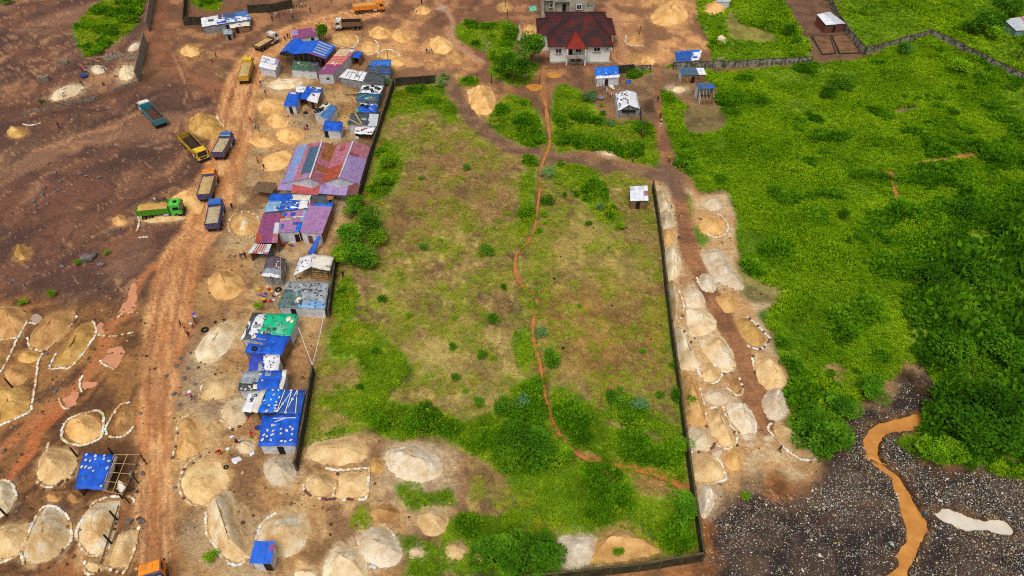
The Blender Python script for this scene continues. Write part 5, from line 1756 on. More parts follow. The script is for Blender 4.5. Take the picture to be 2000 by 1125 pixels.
SCLR = sheetm('clear_sheet', (150, 160, 178), (132, 140, 160))
WZ, WG, WT, WDK = mat('whitewashed_sheet_wall', (206, 208, 212), (176, 178, 182), scale=1.2, coord='World', bump=.2), mat('grey_wall', (150, 152, 152), (118, 118, 116), scale=1.1, coord='World', bump=.2), mat('plank_wall', (146, 112, 80), (106, 80, 58), scale=1.4, coord='World', bump=.3), mat('dark_opening', (44, 36, 32), (30, 26, 24), scale=1, coord='World')
WRED = mat('red_plank_wall', (126, 70, 60), (92, 62, 54), scale=2.5, coord='World', bump=.3)
WAQ = mat('aqua_wall', (120, 150, 148), (98, 126, 124), scale=1.2, coord='World')
TIMB, BAMB = mat('timber', (122, 96, 70), (90, 70, 52), scale=3), mat('bamboo', (196, 168, 112), (160, 132, 84), scale=3)
STONE = mat('pale_stone', (222, 212, 196), (190, 174, 152), scale=3, rnd=.1)
DSTONE = mat('dark_stone', (92, 78, 70), (66, 56, 52), scale=3, rnd=.2)
RUBBER = mat('rubber', (34, 34, 36), (22, 22, 24), rough=.8, scale=4)
GLASS = mat('window_glass', (30, 38, 60), (20, 26, 44), rough=.1, scale=1, spec=.6)
WHITE = mat('white_frame', (226, 226, 226), (206, 206, 206), scale=4)
POST = mat('tarred_post', (48, 42, 34), (34, 30, 26), scale=3)


def bil(Q, u, v):
    a, b, c, d = Q
    return a * (1 - u) * (1 - v) + b * u * (1 - v) + c * u * v + d * (1 - u) * v


def roof_face(parent, Q, u0, u1, v0, v1, m, kind='s', lift=0.0, seed=0, name=None, wide=1.0):
    """one roof surface: sheets (each its own part) or a tarpaulin"""
    up = Vector((0, 0, lift))
    if kind == 't':
        q = [bil(Q, u0, v0) + up, bil(Q, u1, v0) + up, bil(Q, u1, v1) + up, bil(Q, u0, v1) + up]
        L = max((q[1] - q[0]).length, .1)
        D = max((q[3] - q[0]).length, .1)
        return MB().slab(q, .025, m, max(3, min(14, int(L * 1.6))), max(3, min(14, int(D * 1.6))), .085, seed).build(name or 'tarpaulin', parent, smooth=True)
    L = (bil(Q, u1, .5) - bil(Q, u0, .5)).length
    n = max(1, round(L / wide))
    rr = random.Random(seed)
    for i in range(n):
        a, b = u0 + (u1 - u0) * i / n, u0 + (u1 - u0) * (i + 1) / n
        g = .012 / max(L, .1) * (u1 - u0)
        j = Vector((0, 0, lift + rr.uniform(0, .03)))
        q = [bil(Q, a + g, v0) + j, bil(Q, b - g, v0) + j, bil(Q, b - g, v1) + j, bil(Q, a + g, v1) + j]
        mm = m[rr.randrange(len(m))] if isinstance(m, list) else m
        if n > 2 and rr.random() < .13:
            mm = rr.choice([SRU, SK, SBRN, SZ, SL])
        MB().slab(q, .03, mm).build(name or 'roof_sheet', parent)


def wall_quad(parent, a, b, za, zb, m, z0=-.25, th=.07, name='wall'):
    d = Vector((b.x - a.x, b.y - a.y, 0))
    n = Vector((-d.y, d.x, 0)).normalized() * th / 2
    v = [Vector((a.x, a.y, z0)) - n, Vector((b.x, b.y, z0)) - n, Vector((b.x, b.y, zb)) - n, Vector((a.x, a.y, za)) - n]
    v += [p + 2 * n for p in v]
    return MB().add(v, [(0, 1, 2, 3), (7, 6, 5, 4), (0, 4, 5, 1), (1, 5, 6, 2), (2, 6, 7, 3), (3, 7, 4, 0)], m).build(name, parent)


SHN = [0]


def shack(label, quad, z, pieces, wall=WZ, open_=(), inset=.22, door=.5, name='shack', walls=True, doorm=None, window=None, cat='shack', frame=True, patch=True):
    SHN[0] += 1
    sd_ = SHN[0] * 13
    zz = z if isinstance(z, (list, tuple)) else (z,) * 4
    Q = [G(x, y, h) for (x, y), h in zip(quad, zz)]
    base = bil(Q, .5, .5)
    t = thing(name, label, cat, (base.x, base.y, hz1(base.x, base.y)))
    for k, pc in enumerate(pieces):
        u0, u1, v0, v1, m = pc[:5]
        kd = pc[5] if len(pc) > 5 else 't'
        roof_face(t, Q, u0, u1, v0, v1, m, kd, .012 * k + (.03 if kd == 't' else 0), sd_ + k)
    rq = random.Random(sd_ + 5)
    tk = [pc for pc in pieces if (pc[5] if len(pc) > 5 else 't') == 't']
    if tk and patch:
        for k in range(rq.randint(2, 4)):
            u, v = rq.uniform(.05, .75), rq.uniform(.05, .75)
            du, dv = rq.uniform(.08, .22), rq.uniform(.08, .24)
            roof_face(t, Q, u, min(u + du, .98), v, min(v + dv, .98), rq.choice([TB3, TBD, TB2, TB] if 'blue' in tk[0][4].name else [TGY, TWG, TGD]), 't', .012 * len(pieces) + .05 + .01 * k, sd_ + 50 + k, 'patch')
    W_, D_ = (Q[1] - Q[0]).length, (Q[3] - Q[0]).length
    iu, iv = inset / max(W_, .5), inset / max(D_, .5)
    P = {'BL': bil(Q, iu, iv), 'BR': bil(Q, 1 - iu, iv), 'FR': bil(Q, 1 - iu, 1 - iv), 'FL': bil(Q, iu, 1 - iv)}
    if walls:
        for sname, a, b in (('B', 'BL', 'BR'), ('R', 'BR', 'FR'), ('F', 'FR', 'FL'), ('L', 'FL', 'BL')):
            if sname in open_:
                continue
            wm = wall.get(sname, wall.get('*')) if isinstance(wall, dict) else wall
            wall_quad(t, P[a], P[b], P[a].z - .07, P[b].z - .07, wm)
    if frame:
        for c in P.values():
            MB().tube([(c.x, c.y, -.2), (c.x, c.y, c.z - .05)], .06, 6, TIMB).build('post', t)
    a, b = P['FL'], P['FR']
    d = Vector((b.x - a.x, b.y - a.y, 0))
    n = Vector((d.y, -d.x, 0)).normalized()
    if door is not None and 'F' not in open_ and d.length > 1.6:
        c = a.lerp(b, door) + n * .05
        hh = min(1.8, min(a.z, b.z) - .3)
        dr = MB().box((c.x, c.y, hh / 2 - .05), (.85, .06, hh + .1), math.atan2(d.y, d.x), doorm or WDK).build('door', t)
    if window is not None:
        c = a.lerp(b, window) + n * .05
        MB().box((c.x, c.y, 1.35), (.7, .06, .5), math.atan2(d.y, d.x), WDK).build('window', t)
    return t, Q


def rock_mesh(seed, m):
    rr = random.Random(seed)
    bm = bmesh.new()
    bmesh.ops.create_icosphere(bm, subdivisions=2, radius=.5)
    for v in bm.verts:
        v.co *= rr.uniform(.78, 1.15)
        v.co.z *= .7
    me = bpy.data.meshes.new('stone')
    bm.to_mesh(me)
    bm.free()
    me.materials.append(m)
    return me


def tyre_mesh():
    mb = MB()
    n, k = 18, 8
    vs, fs = [], []
    for i in range(n):
        a = 2 * math.pi * i / n
        for j in range(k):
            b = 2 * math.pi * j / k
            r = .36 + .14 * math.cos(b)
            vs.append((r * math.cos(a), r * math.sin(a), .12 * math.sin(b) + .12))
    for i in range(n):
        for j in range(k):
            fs.append((i * k + j, ((i + 1) % n) * k + j, ((i + 1) % n) * k + (j + 1) % k, i * k + (j + 1) % k))
    mb.add(vs, fs, RUBBER)
    me = mb.mesh('tyre')
    me.polygons.foreach_set('use_smooth', [True] * len(me.polygons))
    return me


ROCKS = [rock_mesh(i, STONE) for i in range(4)]
DROCKS = [rock_mesh(9 + i, DSTONE) for i in range(4)]
TYRE = tyre_mesh()


def stones(Q, uv, label, group, dark=False, s=.36, lift=.1, seed=0):
    rr = random.Random(seed)
    for u, v in uv:
        p = bil(Q, u, v)
        o = put('stone', (DROCKS if dark else ROCKS)[rr.randrange(4)], None, (p.x, p.y, p.z + lift), (0, 0, rr.uniform(0, 6)), (s * rr.uniform(.8, 1.5), s * rr.uniform(.7, 1.1), s * rr.uniform(.6, .9)))
        tag(o, label, 'stone', group)


def tyres(Q, uv, label, group, lift=.05, s=1.0, seed=0):
    rr = random.Random(seed)
    for u, v in uv:
        p = bil(Q, u, v)
        o = put('tyre', TYRE, None, (p.x, p.y, p.z + lift), (rr.uniform(-.1, .1), rr.uniform(-.1, .1), 0), s * rr.uniform(.8, 1.05))
        tag(o, label, 'tyre', group)


def ruv(n, seed, u=(.06, .94), v=(.06, .94)):
    rr = random.Random(seed)
    return [(rr.uniform(*u), rr.uniform(*v)) for _ in range(n)]


def planks(Q, segs, label, m=BAMB, w=.12, name='plank', group=None):
    for k, (u0, v0, u1, v1) in enumerate(segs):
        a, b = bil(Q, u0, v0), bil(Q, u1, v1)
        c = (a + b) / 2
        d = b - a
        M = d.to_track_quat('X', 'Z').to_matrix()
        o = MB().box((0, 0, .1), (d.length, w, .06), 0, m, M=M).build(name, local=True)
        o.location = c
        tag(o, label, name.replace('_', ' '), group)


# ------------------------------------------------------------------ shacks, far to near
t, Q = shack('white patched shack with solar panels by the top compound wall', [(392, 35), (483, 20), (490, 38), (395, 52)], 2.4, [(0, .5, 0, 1, TW), (.5, 1, 0, 1, TB3), (.35, .75, .05, .5, SBG, 's'), (.5, 1, .5, 1, TW), (.3, .5, .7, .95, TB)], WG)
for i in range(4):
    u = .37 + .09 * i
    MB().slab([bil(Q, u, .03) + Vector((0, 0, .16)), bil(Q, u + .075, .03) + Vector((0, 0, .16)), bil(Q, u + .075, .5) + Vector((0, 0, .12)), bil(Q, u, .5) + Vector((0, 0, .12))], .05, mat('solar_panel', (52, 74, 120), (40, 60, 104), rough=.2, scale=2, spec=.5)).build('solar_panel', t)
shack('low white lean-to in front of the solar-panelled shack', [(447, 44), (488, 39), (488, 50), (450, 55)], 1.8, [(0, 1, 0, 1, TWG)], WT, door=.3)
shack('tiny grey shed in front of the solar-panelled shack', [(434, 57), (452, 56), (456, 66), (437, 68)], 1.6, [(0, 1, 0, 1, TGY)], WG, door=.5)
shack('small purple-roofed stall above the big blue shed', [(568, 60), (616, 52), (623, 69), (572, 77)], (2.6, 2.6, 2.2, 2.2), [(0, .25, 0, .6, SL, 's'), (.25, 1, 0, .6, SP, 's'), (0, 1, .6, 1, SP, 's')], {'*': WZ, 'F': WZ}, door=.75)
# big blue shed: two gables side by side
t = thing('open_shed', 'big open blue shed with two gables and pale skylight strips', 'shed', (0, 0, 0))
c0 = G(605, 100, 3)
t.location = (c0.x, c0.y, hz1(c0.x, c0.y))
A, A2 = G(546.5, 103, 2.9), G(569, 77.5, 2.9)
Bf, Bb = G(560.5, 99.5, 3.9), G(584, 75, 3.9)
Cf, Cb = G(570.7, 106, 3.1), G(594, 81, 3.1)
Df, Db = G(601, 103.8, 4.3), G(623, 78, 4.3)
Ef, Eb = G(635.5, 115.5, 2.9), G(656, 91, 2.9)
for q, m in (([A2, Bb, Bf, A], SBLUE), ([Bb, Cb, Cf, Bf], SBLUE), ([Cb, Db, Df, Cf], SBLUE), ([Db, Eb, Ef, Df], SBLUE)):
    roof_face(t, q, 0, 1, 0, 1, m, 's', 0, 5, wide=1.6)
q = [Db, Eb, Ef, Df]
for i in range(5):
    v = .08 + .17 * i
    roof_face(t, q, .05 + .03 * i, .86, v, v + .09, SCLR, 's', .05, 6 + i, 'skylight_strip', 9)
roof_face(t, q, 0, 1, .92, 1.0, SP, 's', .045, 3, 'roof_sheet', 2)
for a, b in ((A, Bf), (Bf, Cf), (Cf, Df), (Df, Ef)):
    for k in range(3):
        p = a.lerp(b, k / 3)
        MB().tube([(p.x, p.y + .15, -.2), (p.x, p.y + .15, p.z - .05)], .08, 6, TIMB).build('post', t)
    wall_quad(t, a.lerp(b, .02) + Vector((0, .25, 0)), a.lerp(b, .98) + Vector((0, .25, 0)), a.z - .1, b.z - .1, WDK, min(a.z, b.z) - .7, .05, 'gable_board')
wall_quad(t, Ef + Vector((-.2, .2, 0)), Eb + Vector((-.2, 0, 0)), Ef.z - .1, Eb.z - .1, WT)
wall_quad(t, A2 + Vector((.2, 0, 0)), Eb + Vector((-.2, 0, 0)), 2.8, 2.8, WDK)
shack('white bulging hut left of the green tarpaulin hut', [(513, 108), (546, 117), (538, 138), (504, 130)], (2.7, 2.6, 2.1, 2.2), [(0, 1, 0, .5, SZW, 's'), (0, 1, .48, 1, TW), (.1, .5, .2, .3, TGD)], WZ, door=None)
t, Q = shack('hut with a dark green tarpaulin between the white hut and the long red-topped shed', [(573, 118), (624, 122), (619, 140), (567, 136)], (2.8, 2.8, 2.1, 2.1), [(0, .75, 0, 1, TGRD), (.72, 1, 0, 1, TGD)], WZ, door=None)
planks(Q, [(.2, .3, .4, .4), (.3, .55, .45, .4), (.5, .6, .6, .3), (.75, .4, .9, .3), (.15, .8, .22, .6)], 'loose plank lying on the dark green tarpaulin hut', group='planks on the green hut')
t, Q = shack('long white-walled shed with purple, crimson and tan roof sections', [(663.5, 95.5), (695.5, 96.5), (651, 144), (619, 144)], (2.8, 2.7, 2.7, 2.8), [(0, 1, .66, 1, SP, 's'), (0, 1, .30, .66, SRED, 's'), (0, 1, 0, .30, STAN, 's'), (.72, .98, .02, .1, TW)], WZ, door=None, window=.6)
for i in range(5):
    v = .34 + .065 * i
    roof_face(t, Q, .03, .97, v, v + .02, STAN, 's', .06, i, 'batten', 9)
shack('small hut with a bright blue tarpaulin right of the long white-walled shed', [(698, 99.5), (710, 103), (701, 115), (686, 111.5)], 2.2, [(0, 1, 0, 1, TB)], WT, open_=('F',))
t, Q = shack('hut with blue and grey roof at the field wall corner', [(725, 118), (764, 117), (763, 144), (711, 141)], (2.7, 2.7, 2.2, 2.2), [(0, 1, 0, .48, TB3), (.3, 1, 0, .4, TB2), (0, 1, .45, 1, TGD), (.55, 1, .8, 1, TB)], WG)
planks(Q, [(.25, .5, .55, .48)], 'pale board lying across the blue and grey roof at the wall corner')
t, Q = shack('long low shack under white ribbed sheeting and dark cloth', [(678, 134), (752, 148), (750, 166), (662, 151)], (2.5, 2.4, 2.1, 2.2), [(0, .55, 0, 1, TW), (.53, 1, 0, 1, TGD)], WG, door=None)
planks(Q, [(.1, .2, .13, .9), (.2, .1, .22, .95), (.31, .1, .33, .95), (.42, .1, .43, .95)], 'dark seam pole over the white ribbed sheeting', TIMB, .07, 'pole', 'poles on the white ribbed shack')
G1 = 'tyres weighing down the white and teal roofs'
t, Q = shack('shack with tyres on a white tarpaulin beside the dark wall', [(708, 166), (750, 167), (743, 183), (700, 181)], 2.4, [(0, 1, 0, 1, TW), (0, .3, .55, 1, TGY)], WG)
tyres(Q, [(.2, .45), (.35, .55), (.5, .15), (.52, .6), (.7, .35), (.85, .5), (.62, .85), (.3, .3)], 'tyre on the white tarpaulin roof beside the dark wall', G1, seed=3)
t, Q = shack('shack under a worn teal tarpaulin below the tyre-covered white one', [(701, 182), (743, 183), (738, 199), (694, 195)], 2.3, [(0, 1, 0, 1, TTL), (.5, 1, .5, .8, TGD)], WG)
planks(Q, [(.4, .62, .75, .7), (.45, .8, .85, .78), (.55, .55, .9, .62), (.05, .8, .35, .2)], 'weathered plank on the teal tarpaulin roof', group='planks on the teal roof')
t, Q = shack('shack with a vivid blue tarpaulin and a pole, third down the dark wall', [(704, 202), (738.5, 205), (735.5, 220), (695, 219)], 2.3, [(0, 1, 0, 1, TB), (0, .12, .3, 1, TGR), (0, 1, 0, .12, TWG)], WG)
tyres(Q, [(.18, .25), (.45, .4)], 'tyre on the vivid blue tarpaulin third down the dark wall', G1, seed=5)
planks(Q, [(.5, .4, .82, .75)], 'white pole on the vivid blue tarpaulin third down the dark wall', WHITE, .1, 'pole')
t, Q = shack('shack with a dark felt roof and two crossing boards', [(686, 221), (740, 223), (736, 247), (678, 243)], 2.4, [(0, .68, 0, 1, TGD), (.66, 1, 0, 1, SZ, 's')], WZ)
planks(Q, [(.15, .05, .5, .95)], 'steep pale board on the dark felt roof', BAMB, .3)
planks(Q, [(.0, .55, .45, 1.0)], 'flatter pale board on the dark felt roof', BAMB, .3)
t, Q = shack('low stall covered with red and white scraps below the dark felt roof', [(693, 246), (735, 246), (727, 263), (692, 261)], 1.9, [(0, 1, 0, 1, TW)], WT, open_=('F',), patch=False)
for i in range(14):
    u, v = .08 + .84 * ((i * 37) % 100) / 100, .15 + .7 * ((i * 61) % 100) / 100
    p = bil(Q, u, v)
    o = MB().box((0, 0, .08), (.5, .3, .08), i * .9, [SRED, TGD, TWG, SRU][i % 4]).build('cloth_scrap', local=True)
    o.location = p
    tag(o, 'folded scrap of cloth on the red and white stall roof', 'cloth', 'cloth scraps on the stall roof')
t, Q = shack('hut with a steel-blue roof and tyres on its grey hip', [(634.5, 199), (660, 209), (641, 234), (611, 220)], (2.9, 2.5, 2.3, 2.1), [(0, .5, 0, .55, TWG), (.45, 1, 0, 1, TB3), (0, .5, .5, 1, TGY)], WZ, door=None)
tyres(Q, [(.08, .7), (.18, .6), (.25, .78), (.12, .88), (.3, .62), (.2, .12)], 'tyre on the hip of the steel-blue hut', 'tyres on the steel-blue hut', seed=6)
shack('small white hut with a plain blue tarpaulin, below the steel-blue hut', [(634.5, 235), (670, 239), (666, 257), (629, 254)], (2.4, 2.4, 2.0, 2.0), [(0, 1, 0, 1, TB)], WZ, door=.15)
# blue and white L-shaped tarpaulin shack
t, Q = shack('left wing of the L-shaped blue tarpaulin shack', [(564.5, 179), (588, 181), (579, 209), (554, 206.5)], (2.5, 2.5, 2.1, 2.1), [(0, 1, 0, 1, TB), (.1, .7, 0, .15, TWG)], WZ)
shack('back wing of the L-shaped blue tarpaulin shack, white at its left end', [(579, 167), (632, 171.5), (624, 182), (577, 180)], (2.6, 2.6, 2.3, 2.3), [(0, .38, 0, 1, TW), (.35, 1, 0, 1, TB), (.5, .98, .0, .3, TWG)], WG, door=None)
shack('right wing of the L-shaped tarpaulin shack under a white sheet', [(607, 181), (627, 181), (619.5, 202), (599, 196)], (2.5, 2.5, 2.1, 2.1), [(0, 1, 0, 1, TW)], WT)
shack('middle of the L-shaped tarpaulin shack with a low blue awning', [(588, 181), (607, 181), (600, 195), (583, 193)], (2.4, 2.4, 2.0, 2.0), [(0, 1, 0, 1, TB)], WT, open_=('F',))

# ---- the long double-gabled shed
t = thing('long_shed', 'long double-gabled shed of lilac, pink and rusty roof sheets', 'shed', (0, 0, 0))
c0 = G(630, 340, 3)
t.location = (c0.x, c0.y, hz1(c0.x, c0.y))
TL, R1b, VLb, R2b, TR = G(577, 286, 2.6), G(629, 276, 5.2), G(657, 285, 3.0), G(690, 276, 5.2), G(724, 287, 2.6)
BL, R1f, VLf, R2f, BR = G(549, 358, 2.6), G(605, 348, 5.2), G(628, 358, 3.0), G(662.5, 347, 5.2), G(702, 360, 2.6)
q = [TL, R1b, R1f, BL]
roof_face(t, q, 0, .16, 0, 1, SL, 's', 0, 1)
roof_face(t, q, .16, .45, 0, .55, SBB, 's', 0, 2)
roof_face(t, q, .16, .45, .55, 1, [SBB, SL], 's', 0, 3)
roof_face(t, q, .45, .60, 0, 1, [SK, SL], 's', 0, 4)
roof_face(t, q, .60, .80, 0, .15, SK, 's', 0, 5)
roof_face(t, q, .60, .97, .12, .85, SBG, 's', .02, 6)
roof_face(t, q, .80, 1, 0, .12, SK, 's', 0, 7)
roof_face(t, q, .60, 1, .85, 1, SK, 's', 0, 7)
q = [R1b, VLb, VLf, R1f]
roof_face(t, q, 0, .25, 0, 1, SK, 's', 0, 8)
roof_face(t, q, .25, 1, 0, .45, SBR, 's', .01, 9)
roof_face(t, q, .25, 1, .45, .6, SK, 's', 0, 10)
roof_face(t, q, .25, 1, .6, .75, SBR, 's', 0, 11)
roof_face(t, q, .25, 1, .75, 1, SK, 's', 0, 12)
q = [VLb, R2b, R2f, VLf]
roof_face(t, q, 0, 1, 0, .62, SK, 's', 0, 13)
roof_face(t, q, 0, 1, .62, 1, SRU, 's', 0, 14)
roof_face(t, q, .3, .6, .05, .2, SR, 's', .05, 15)
q = [R2b, TR, BR, R2f]
roof_face(t, q, 0, 1, 0, .28, SK, 's', 0, 16)
roof_face(t, q, 0, .55, .28, .34, SR, 's', 0, 17)
roof_face(t, q, .55, 1, .28, .40, SK, 's', 0, 18)
roof_face(t, q, 0, 1, .36, 1, SL, 's', .02, 18)
roof_face(t, [G(549, 350, 2.75), G(575, 352, 2.75), G(570, 372, 2.4), G(541, 371, 2.4)], 0, 1, 0, 1, SL, 's', 0, 19)
for a, b, m in (((574, 356), (627, 357), SR), ((627, 357), (682, 358), SL), ((682, 358), (704, 359), SBRN)):
    roof_face(t, [G(a[0], a[1], 2.8), G(b[0], b[1], 2.8), G(b[0] - 6, b[1] + 24, 2.3), G(a[0] - 6, a[1] + 21, 2.3)], 0, 1, 0, 1, m, 's', 0, 20 + int(a[0]) % 7)
for a, b in ((TL, R1b), (R1b, VLb), (VLb, R2b), (R2b, TR)):
    wall_quad(t, a, b, a.z - .12, b.z - .12, WG)
for a, b in ((BL, R1f), (R1f, VLf), (VLf, R2f), (R2f, BR)):
    wall_quad(t, a + Vector((0, .3, 0)), b + Vector((0, .3, 0)), a.z - .12, b.z - .12, WZ)
wall_quad(t, TL + Vector((.2, 0, 0)), BL + Vector((.2, .3, 0)), 2.8, 2.8, WG)
wall_quad(t, TR + Vector((-.2, 0, 0)), BR + Vector((-.2, .3, 0)), 2.8, 2.8, WT)
f1, f2 = G(541, 371, 2.4), G(697, 382, 2.3)
for k in range(7):
    p = f1.lerp(f2, k / 6)
    MB().tube([(p.x, p.y + .15, -.2), (p.x, p.y + .15, p.z - .06)], .07, 6, TIMB).build('post', t)
for a, b in ((R1b, R1f), (R2b, R2f)):
    d = b - a
    MB().box((a + b) / 2 + Vector((0, 0, .06)), (d.length, .3, .05), 0, SZ, M=d.to_track_quat('X', 'Z').to_matrix()).build('ridge_cap', t)

t, Q = shack('dark plank canopy on posts left of the double-gabled shed', [(504, 354.5), (540, 357), (531, 378), (491, 372)], 1.9, [(0, 1, 0, 1, TIMB, 's')], WT, open_=('F', 'L', 'R', 'B'), name='canopy', cat='canopy')
# patchwork shed
t, Q = shack('patchwork-roofed shed of blue, white and black tarpaulins', [(530, 378), (652, 382), (649, 404), (514, 415)], (2.6, 2.6, 2.3, 2.3), [(0, .36, 0, .45, TB), (.34, .64, 0, .4, TWG), (.66, .95, 0, .85, TGD), (0, .22, .4, 1, TBL), (.18, .5, .38, 1, TB), (.35, .66, .42, .95, TW), (.62, .72, .4, .95, SP), (.72, 1, .68, 1, TB2), (.9, 1, .05, .4, SBR)], WG, door=None)
stones(Q, ruv(9, 5, (.02, .22), (.45, .95)) + [(.3, .5), (.33, .9), (.5, .6)], 'pale stone on the patchwork-roofed shed', 'stones on the patchwork roof', seed=4)
planks(Q, [(.36, .4, .3, .98), (.08, .65, .18, .95), (.52, .2, .5, .05), (.56, .2, .55, .0)], 'pole lying on the patchwork-roofed shed', BAMB, .12, 'pole', 'poles on the patchwork roof')
# purple shed row
t, Q = shack('deep purple sheet-roofed shed at the left of the mauve roofs', [(514, 416), (548, 416.5), (541.5, 474.5), (497, 474.5)], 2.6, [(0, 1, 0, .33, SP, 's'), (0, 1, .33, .7, SP, 's'), (0, 1, .7, 1, SP, 's')], WT, open_=('F',))
t, Q = shack('mauve-roofed shed with a pale repair strip, between purple and plain mauve roofs', [(548, 415), (601, 408), (585, 453), (540.5, 455)], 2.5, [(0, .78, 0, .42, SMV, 's'), (.78, 1, 0, .6, SK, 's'), (0, .8, .42, 1, SMV, 's'), (.8, 1, .6, 1, TB2), (.02, .55, .34, .44, STAN), (.55, .98, .3, .36, TWG), (.88, 1, .05, .55, TBL)], {'*': WT, 'F': WZ}, door=.85)
t, Q = shack('plain mauve-roofed shed beside the round tree clump', [(602, 402), (649, 404), (629, 457), (585, 454)], 2.6, [(0, 1, 0, .5, SMV, 's'), (0, 1, .5, 1, SMV, 's')], {'*': WT, 'F': WZ}, door=.4, doorm=WRED)
t = thing('hanging_tarpaulin', 'blue tarpaulin sloping down beside the mauve-roofed shed', 'tarpaulin', GZ(612, 490))
MB().slab([G(621, 460, 2.4), G(627, 462, 2.2), G(613, 499, .5), G(601, 494, .6)], .03, TB, 4, 10, .06, 3).build('tarpaulin_sheet', t, True)
MB().tube([G(622, 468, 0), G(622, 460, 2.4)], .05, 6, BAMB).build('pole', t)
t, Q = shack('little kiosk with a rusty corrugated roof below the purple shed', [(497, 476), (531, 477), (523, 497), (484, 494.5)], (2.5, 2.5, 2.1, 2.1), [(0, .22, 0, 1, SZ, 's'), (.22, .75, 0, .8, SRU, 's'), (.75, 1, 0, .8, SZ, 's'), (.22, 1, .8, 1, SZ, 's')], {'*': SBG, 'L': WT}, open_=('F',), name='kiosk', cat='kiosk')
for i in range(4):
    roof_face(t, Q, .28 + .13 * i, .33 + .13 * i, .02, .8, SZ, 's', .05, i, 'roof_sheet', 9)
# grey gabled shack
t = thing('shack', 'grey gabled shack with a white porch sheet, left of the white open shed', 'shack', GZ(532, 530))
rb, rf = G(539, 499, 2.9), G(528, 533, 2.9)
lb, lf, rbk, rfk = G(521, 503, 2.2), G(512, 534, 2.2), G(558, 506, 2.2), G(549, 539, 2.2)
dk = tarp('plum_felt', (104, 90, 100), (84, 74, 82))
roof_face(t, [lb, rb, rf, lf], 0, 1, 0, .7, dk, 't', 0, 1)
roof_face(t, [rb, rbk, rfk, rf], 0, 1, 0, .7, dk, 't', 0, 2)
roof_face(t, [lb, rb, rf, lf], 0, 1, .66, 1, TGY, 't', .02, 3)
roof_face(t, [rb, rbk, rfk, rf], 0, 1, .66, 1, TGY, 't', .02, 4)
roof_face(t, [lf, rf, G(528, 541, 2.5), G(511, 540, 1.9)], 0, 1, 0, 1, TW, 't', .05, 5)
roof_face(t, [rf, rfk, G(548, 544, 1.9), G(528, 541, 2.5)], 0, 1, 0, 1, TW, 't', .05, 6)
for a, b in ((lb, lf), (rbk, rfk), (lf, rf), (rf, rfk), (lb, rb), (rb, rbk)):
    wall_quad(t, a.lerp(b, .03), a.lerp(b, .97), a.z - .1, b.z - .1, WG)
stones([rb, rbk, rfk, rf], [(.3, .45), (.35, .55), (.6, .6), (.4, .3)], 'white stone on the grey gabled shack', 'stones on the grey gabled shack', s=.35, seed=8)
# white open shed
t, Q = shack('open bamboo shed under a cream tarpaulin beside the dark wall', [(610, 496), (652, 502), (645, 529), (606, 522)], (3.0, 2.6, 2.4, 2.8), [(0, 1, 0, 1, TWG), (0, 1, .93, 1, TBL)], WG, open_=('F', 'L'))
for i in range(8):
    a, b = bil(Q, .05 + .12 * i, .97), bil(Q, .08 + .12 * i, .97)
    MB().tube([(a.x, a.y, -.1), (b.x, b.y, a.z - .15)], .035, 5, BAMB).build('bamboo_pole', t)
for i in range(4):
    a, b = bil(Q, .02, .98), bil(Q, .8, .98)
    z = .4 + .5 * i
    MB().tube([(a.x, a.y - .05, z), (b.x, b.y - .05, z + .05)], .03, 5, BAMB).build('bamboo_rail', t)
t, Q = shack('white tarpaulin awning sloping left from the cream-roofed shed', [(585, 503), (610, 496), (606, 522), (573, 539)], (2.2, 3.0, 2.8, 2.0), [(0, 1, 0, 1, TW)], WG, open_=('F', 'L', 'R'), door=None)
stones(Q, [(.3, .4), (.6, .35), (.5, .7), (.75, .6), (.2, .8)], 'small dark stone on the white tarpaulin awning', 'stones on the white awning', True, .3, seed=9)
# grey tarpaulin shack with stones
t, Q = shack('wide shack under grey and slate tarpaulins dotted with dark stones', [(562, 549), (643, 551), (635, 603), (541, 600)], (2.6, 2.6, 2.3, 2.3), [(0, 1, 0, .42, TGY), (.3, 1, .36, .8, TGY), (.38, 1, .72, 1, TBL), (0, .46, .32, 1, TSL)], WZ, door=.3)
stones(Q, ruv(46, 6, (.03, .97), (.06, .97)), 'dark stone on the wide grey and slate tarpaulin shack', 'stones on the grey and slate roof', True, .3, seed=10)
planks(Q, [(.1, .05, .06, .3), (.3, .1, .22, .32), (.6, .1, .55, .3), (.4, .32, .9, .34), (.55, .2, .8, .12)], 'dark batten on the wide grey and slate tarpaulin shack', TIMB, .1, 'batten', 'battens on the grey and slate roof')
# green and blue pair
t, Q = shack('shack under an emerald tarpaulin with a white strip on its left', [(493, 611), (583, 614), (568, 657), (469, 664)], (2.6, 2.6, 2.3, 2.3), [(0, .22, 0, 1, TGD), (0, .07, 0, 1, TW), (.12, .32, .05, 1, TW), (.3, 1, 0, 1, TGR), (.45, .9, .5, 1, TGR2), (.6, .75, .35, .55, TGR2)], WZ)
stones(Q, ruv(40, 7, (.25, .97), (.05, .97)), 'small dark stone on the emerald tarpaulin shack', 'stones on the emerald roof', True, .26, seed=11)
p = bil(Q, .84, .25)
for k, (u, v, s_) in enumerate(((.84, .26, 1.0), (.93, .36, .7))):
    p = bil(Q, u, v)
    o = put('rice_sack', BAGS[k], None, (p.x, p.y, p.z + .18), (0, 0, 1.2), (1.1 * s_, .8 * s_, .4), [BAGM[0]])
    tag(o, ('larger' if k == 0 else 'smaller') + ' white sack lying on the emerald tarpaulin', 'sack')
t, Q = shack('shack under a clean blue tarpaulin with one tyre, joined to the emerald one', [(496, 650), (567.5, 658), (549, 696), (477, 689)], (2.5, 2.5, 2.2, 2.2), [(0, 1, 0, 1, TB), (0, .12, .0, .3, TWG)], WT)
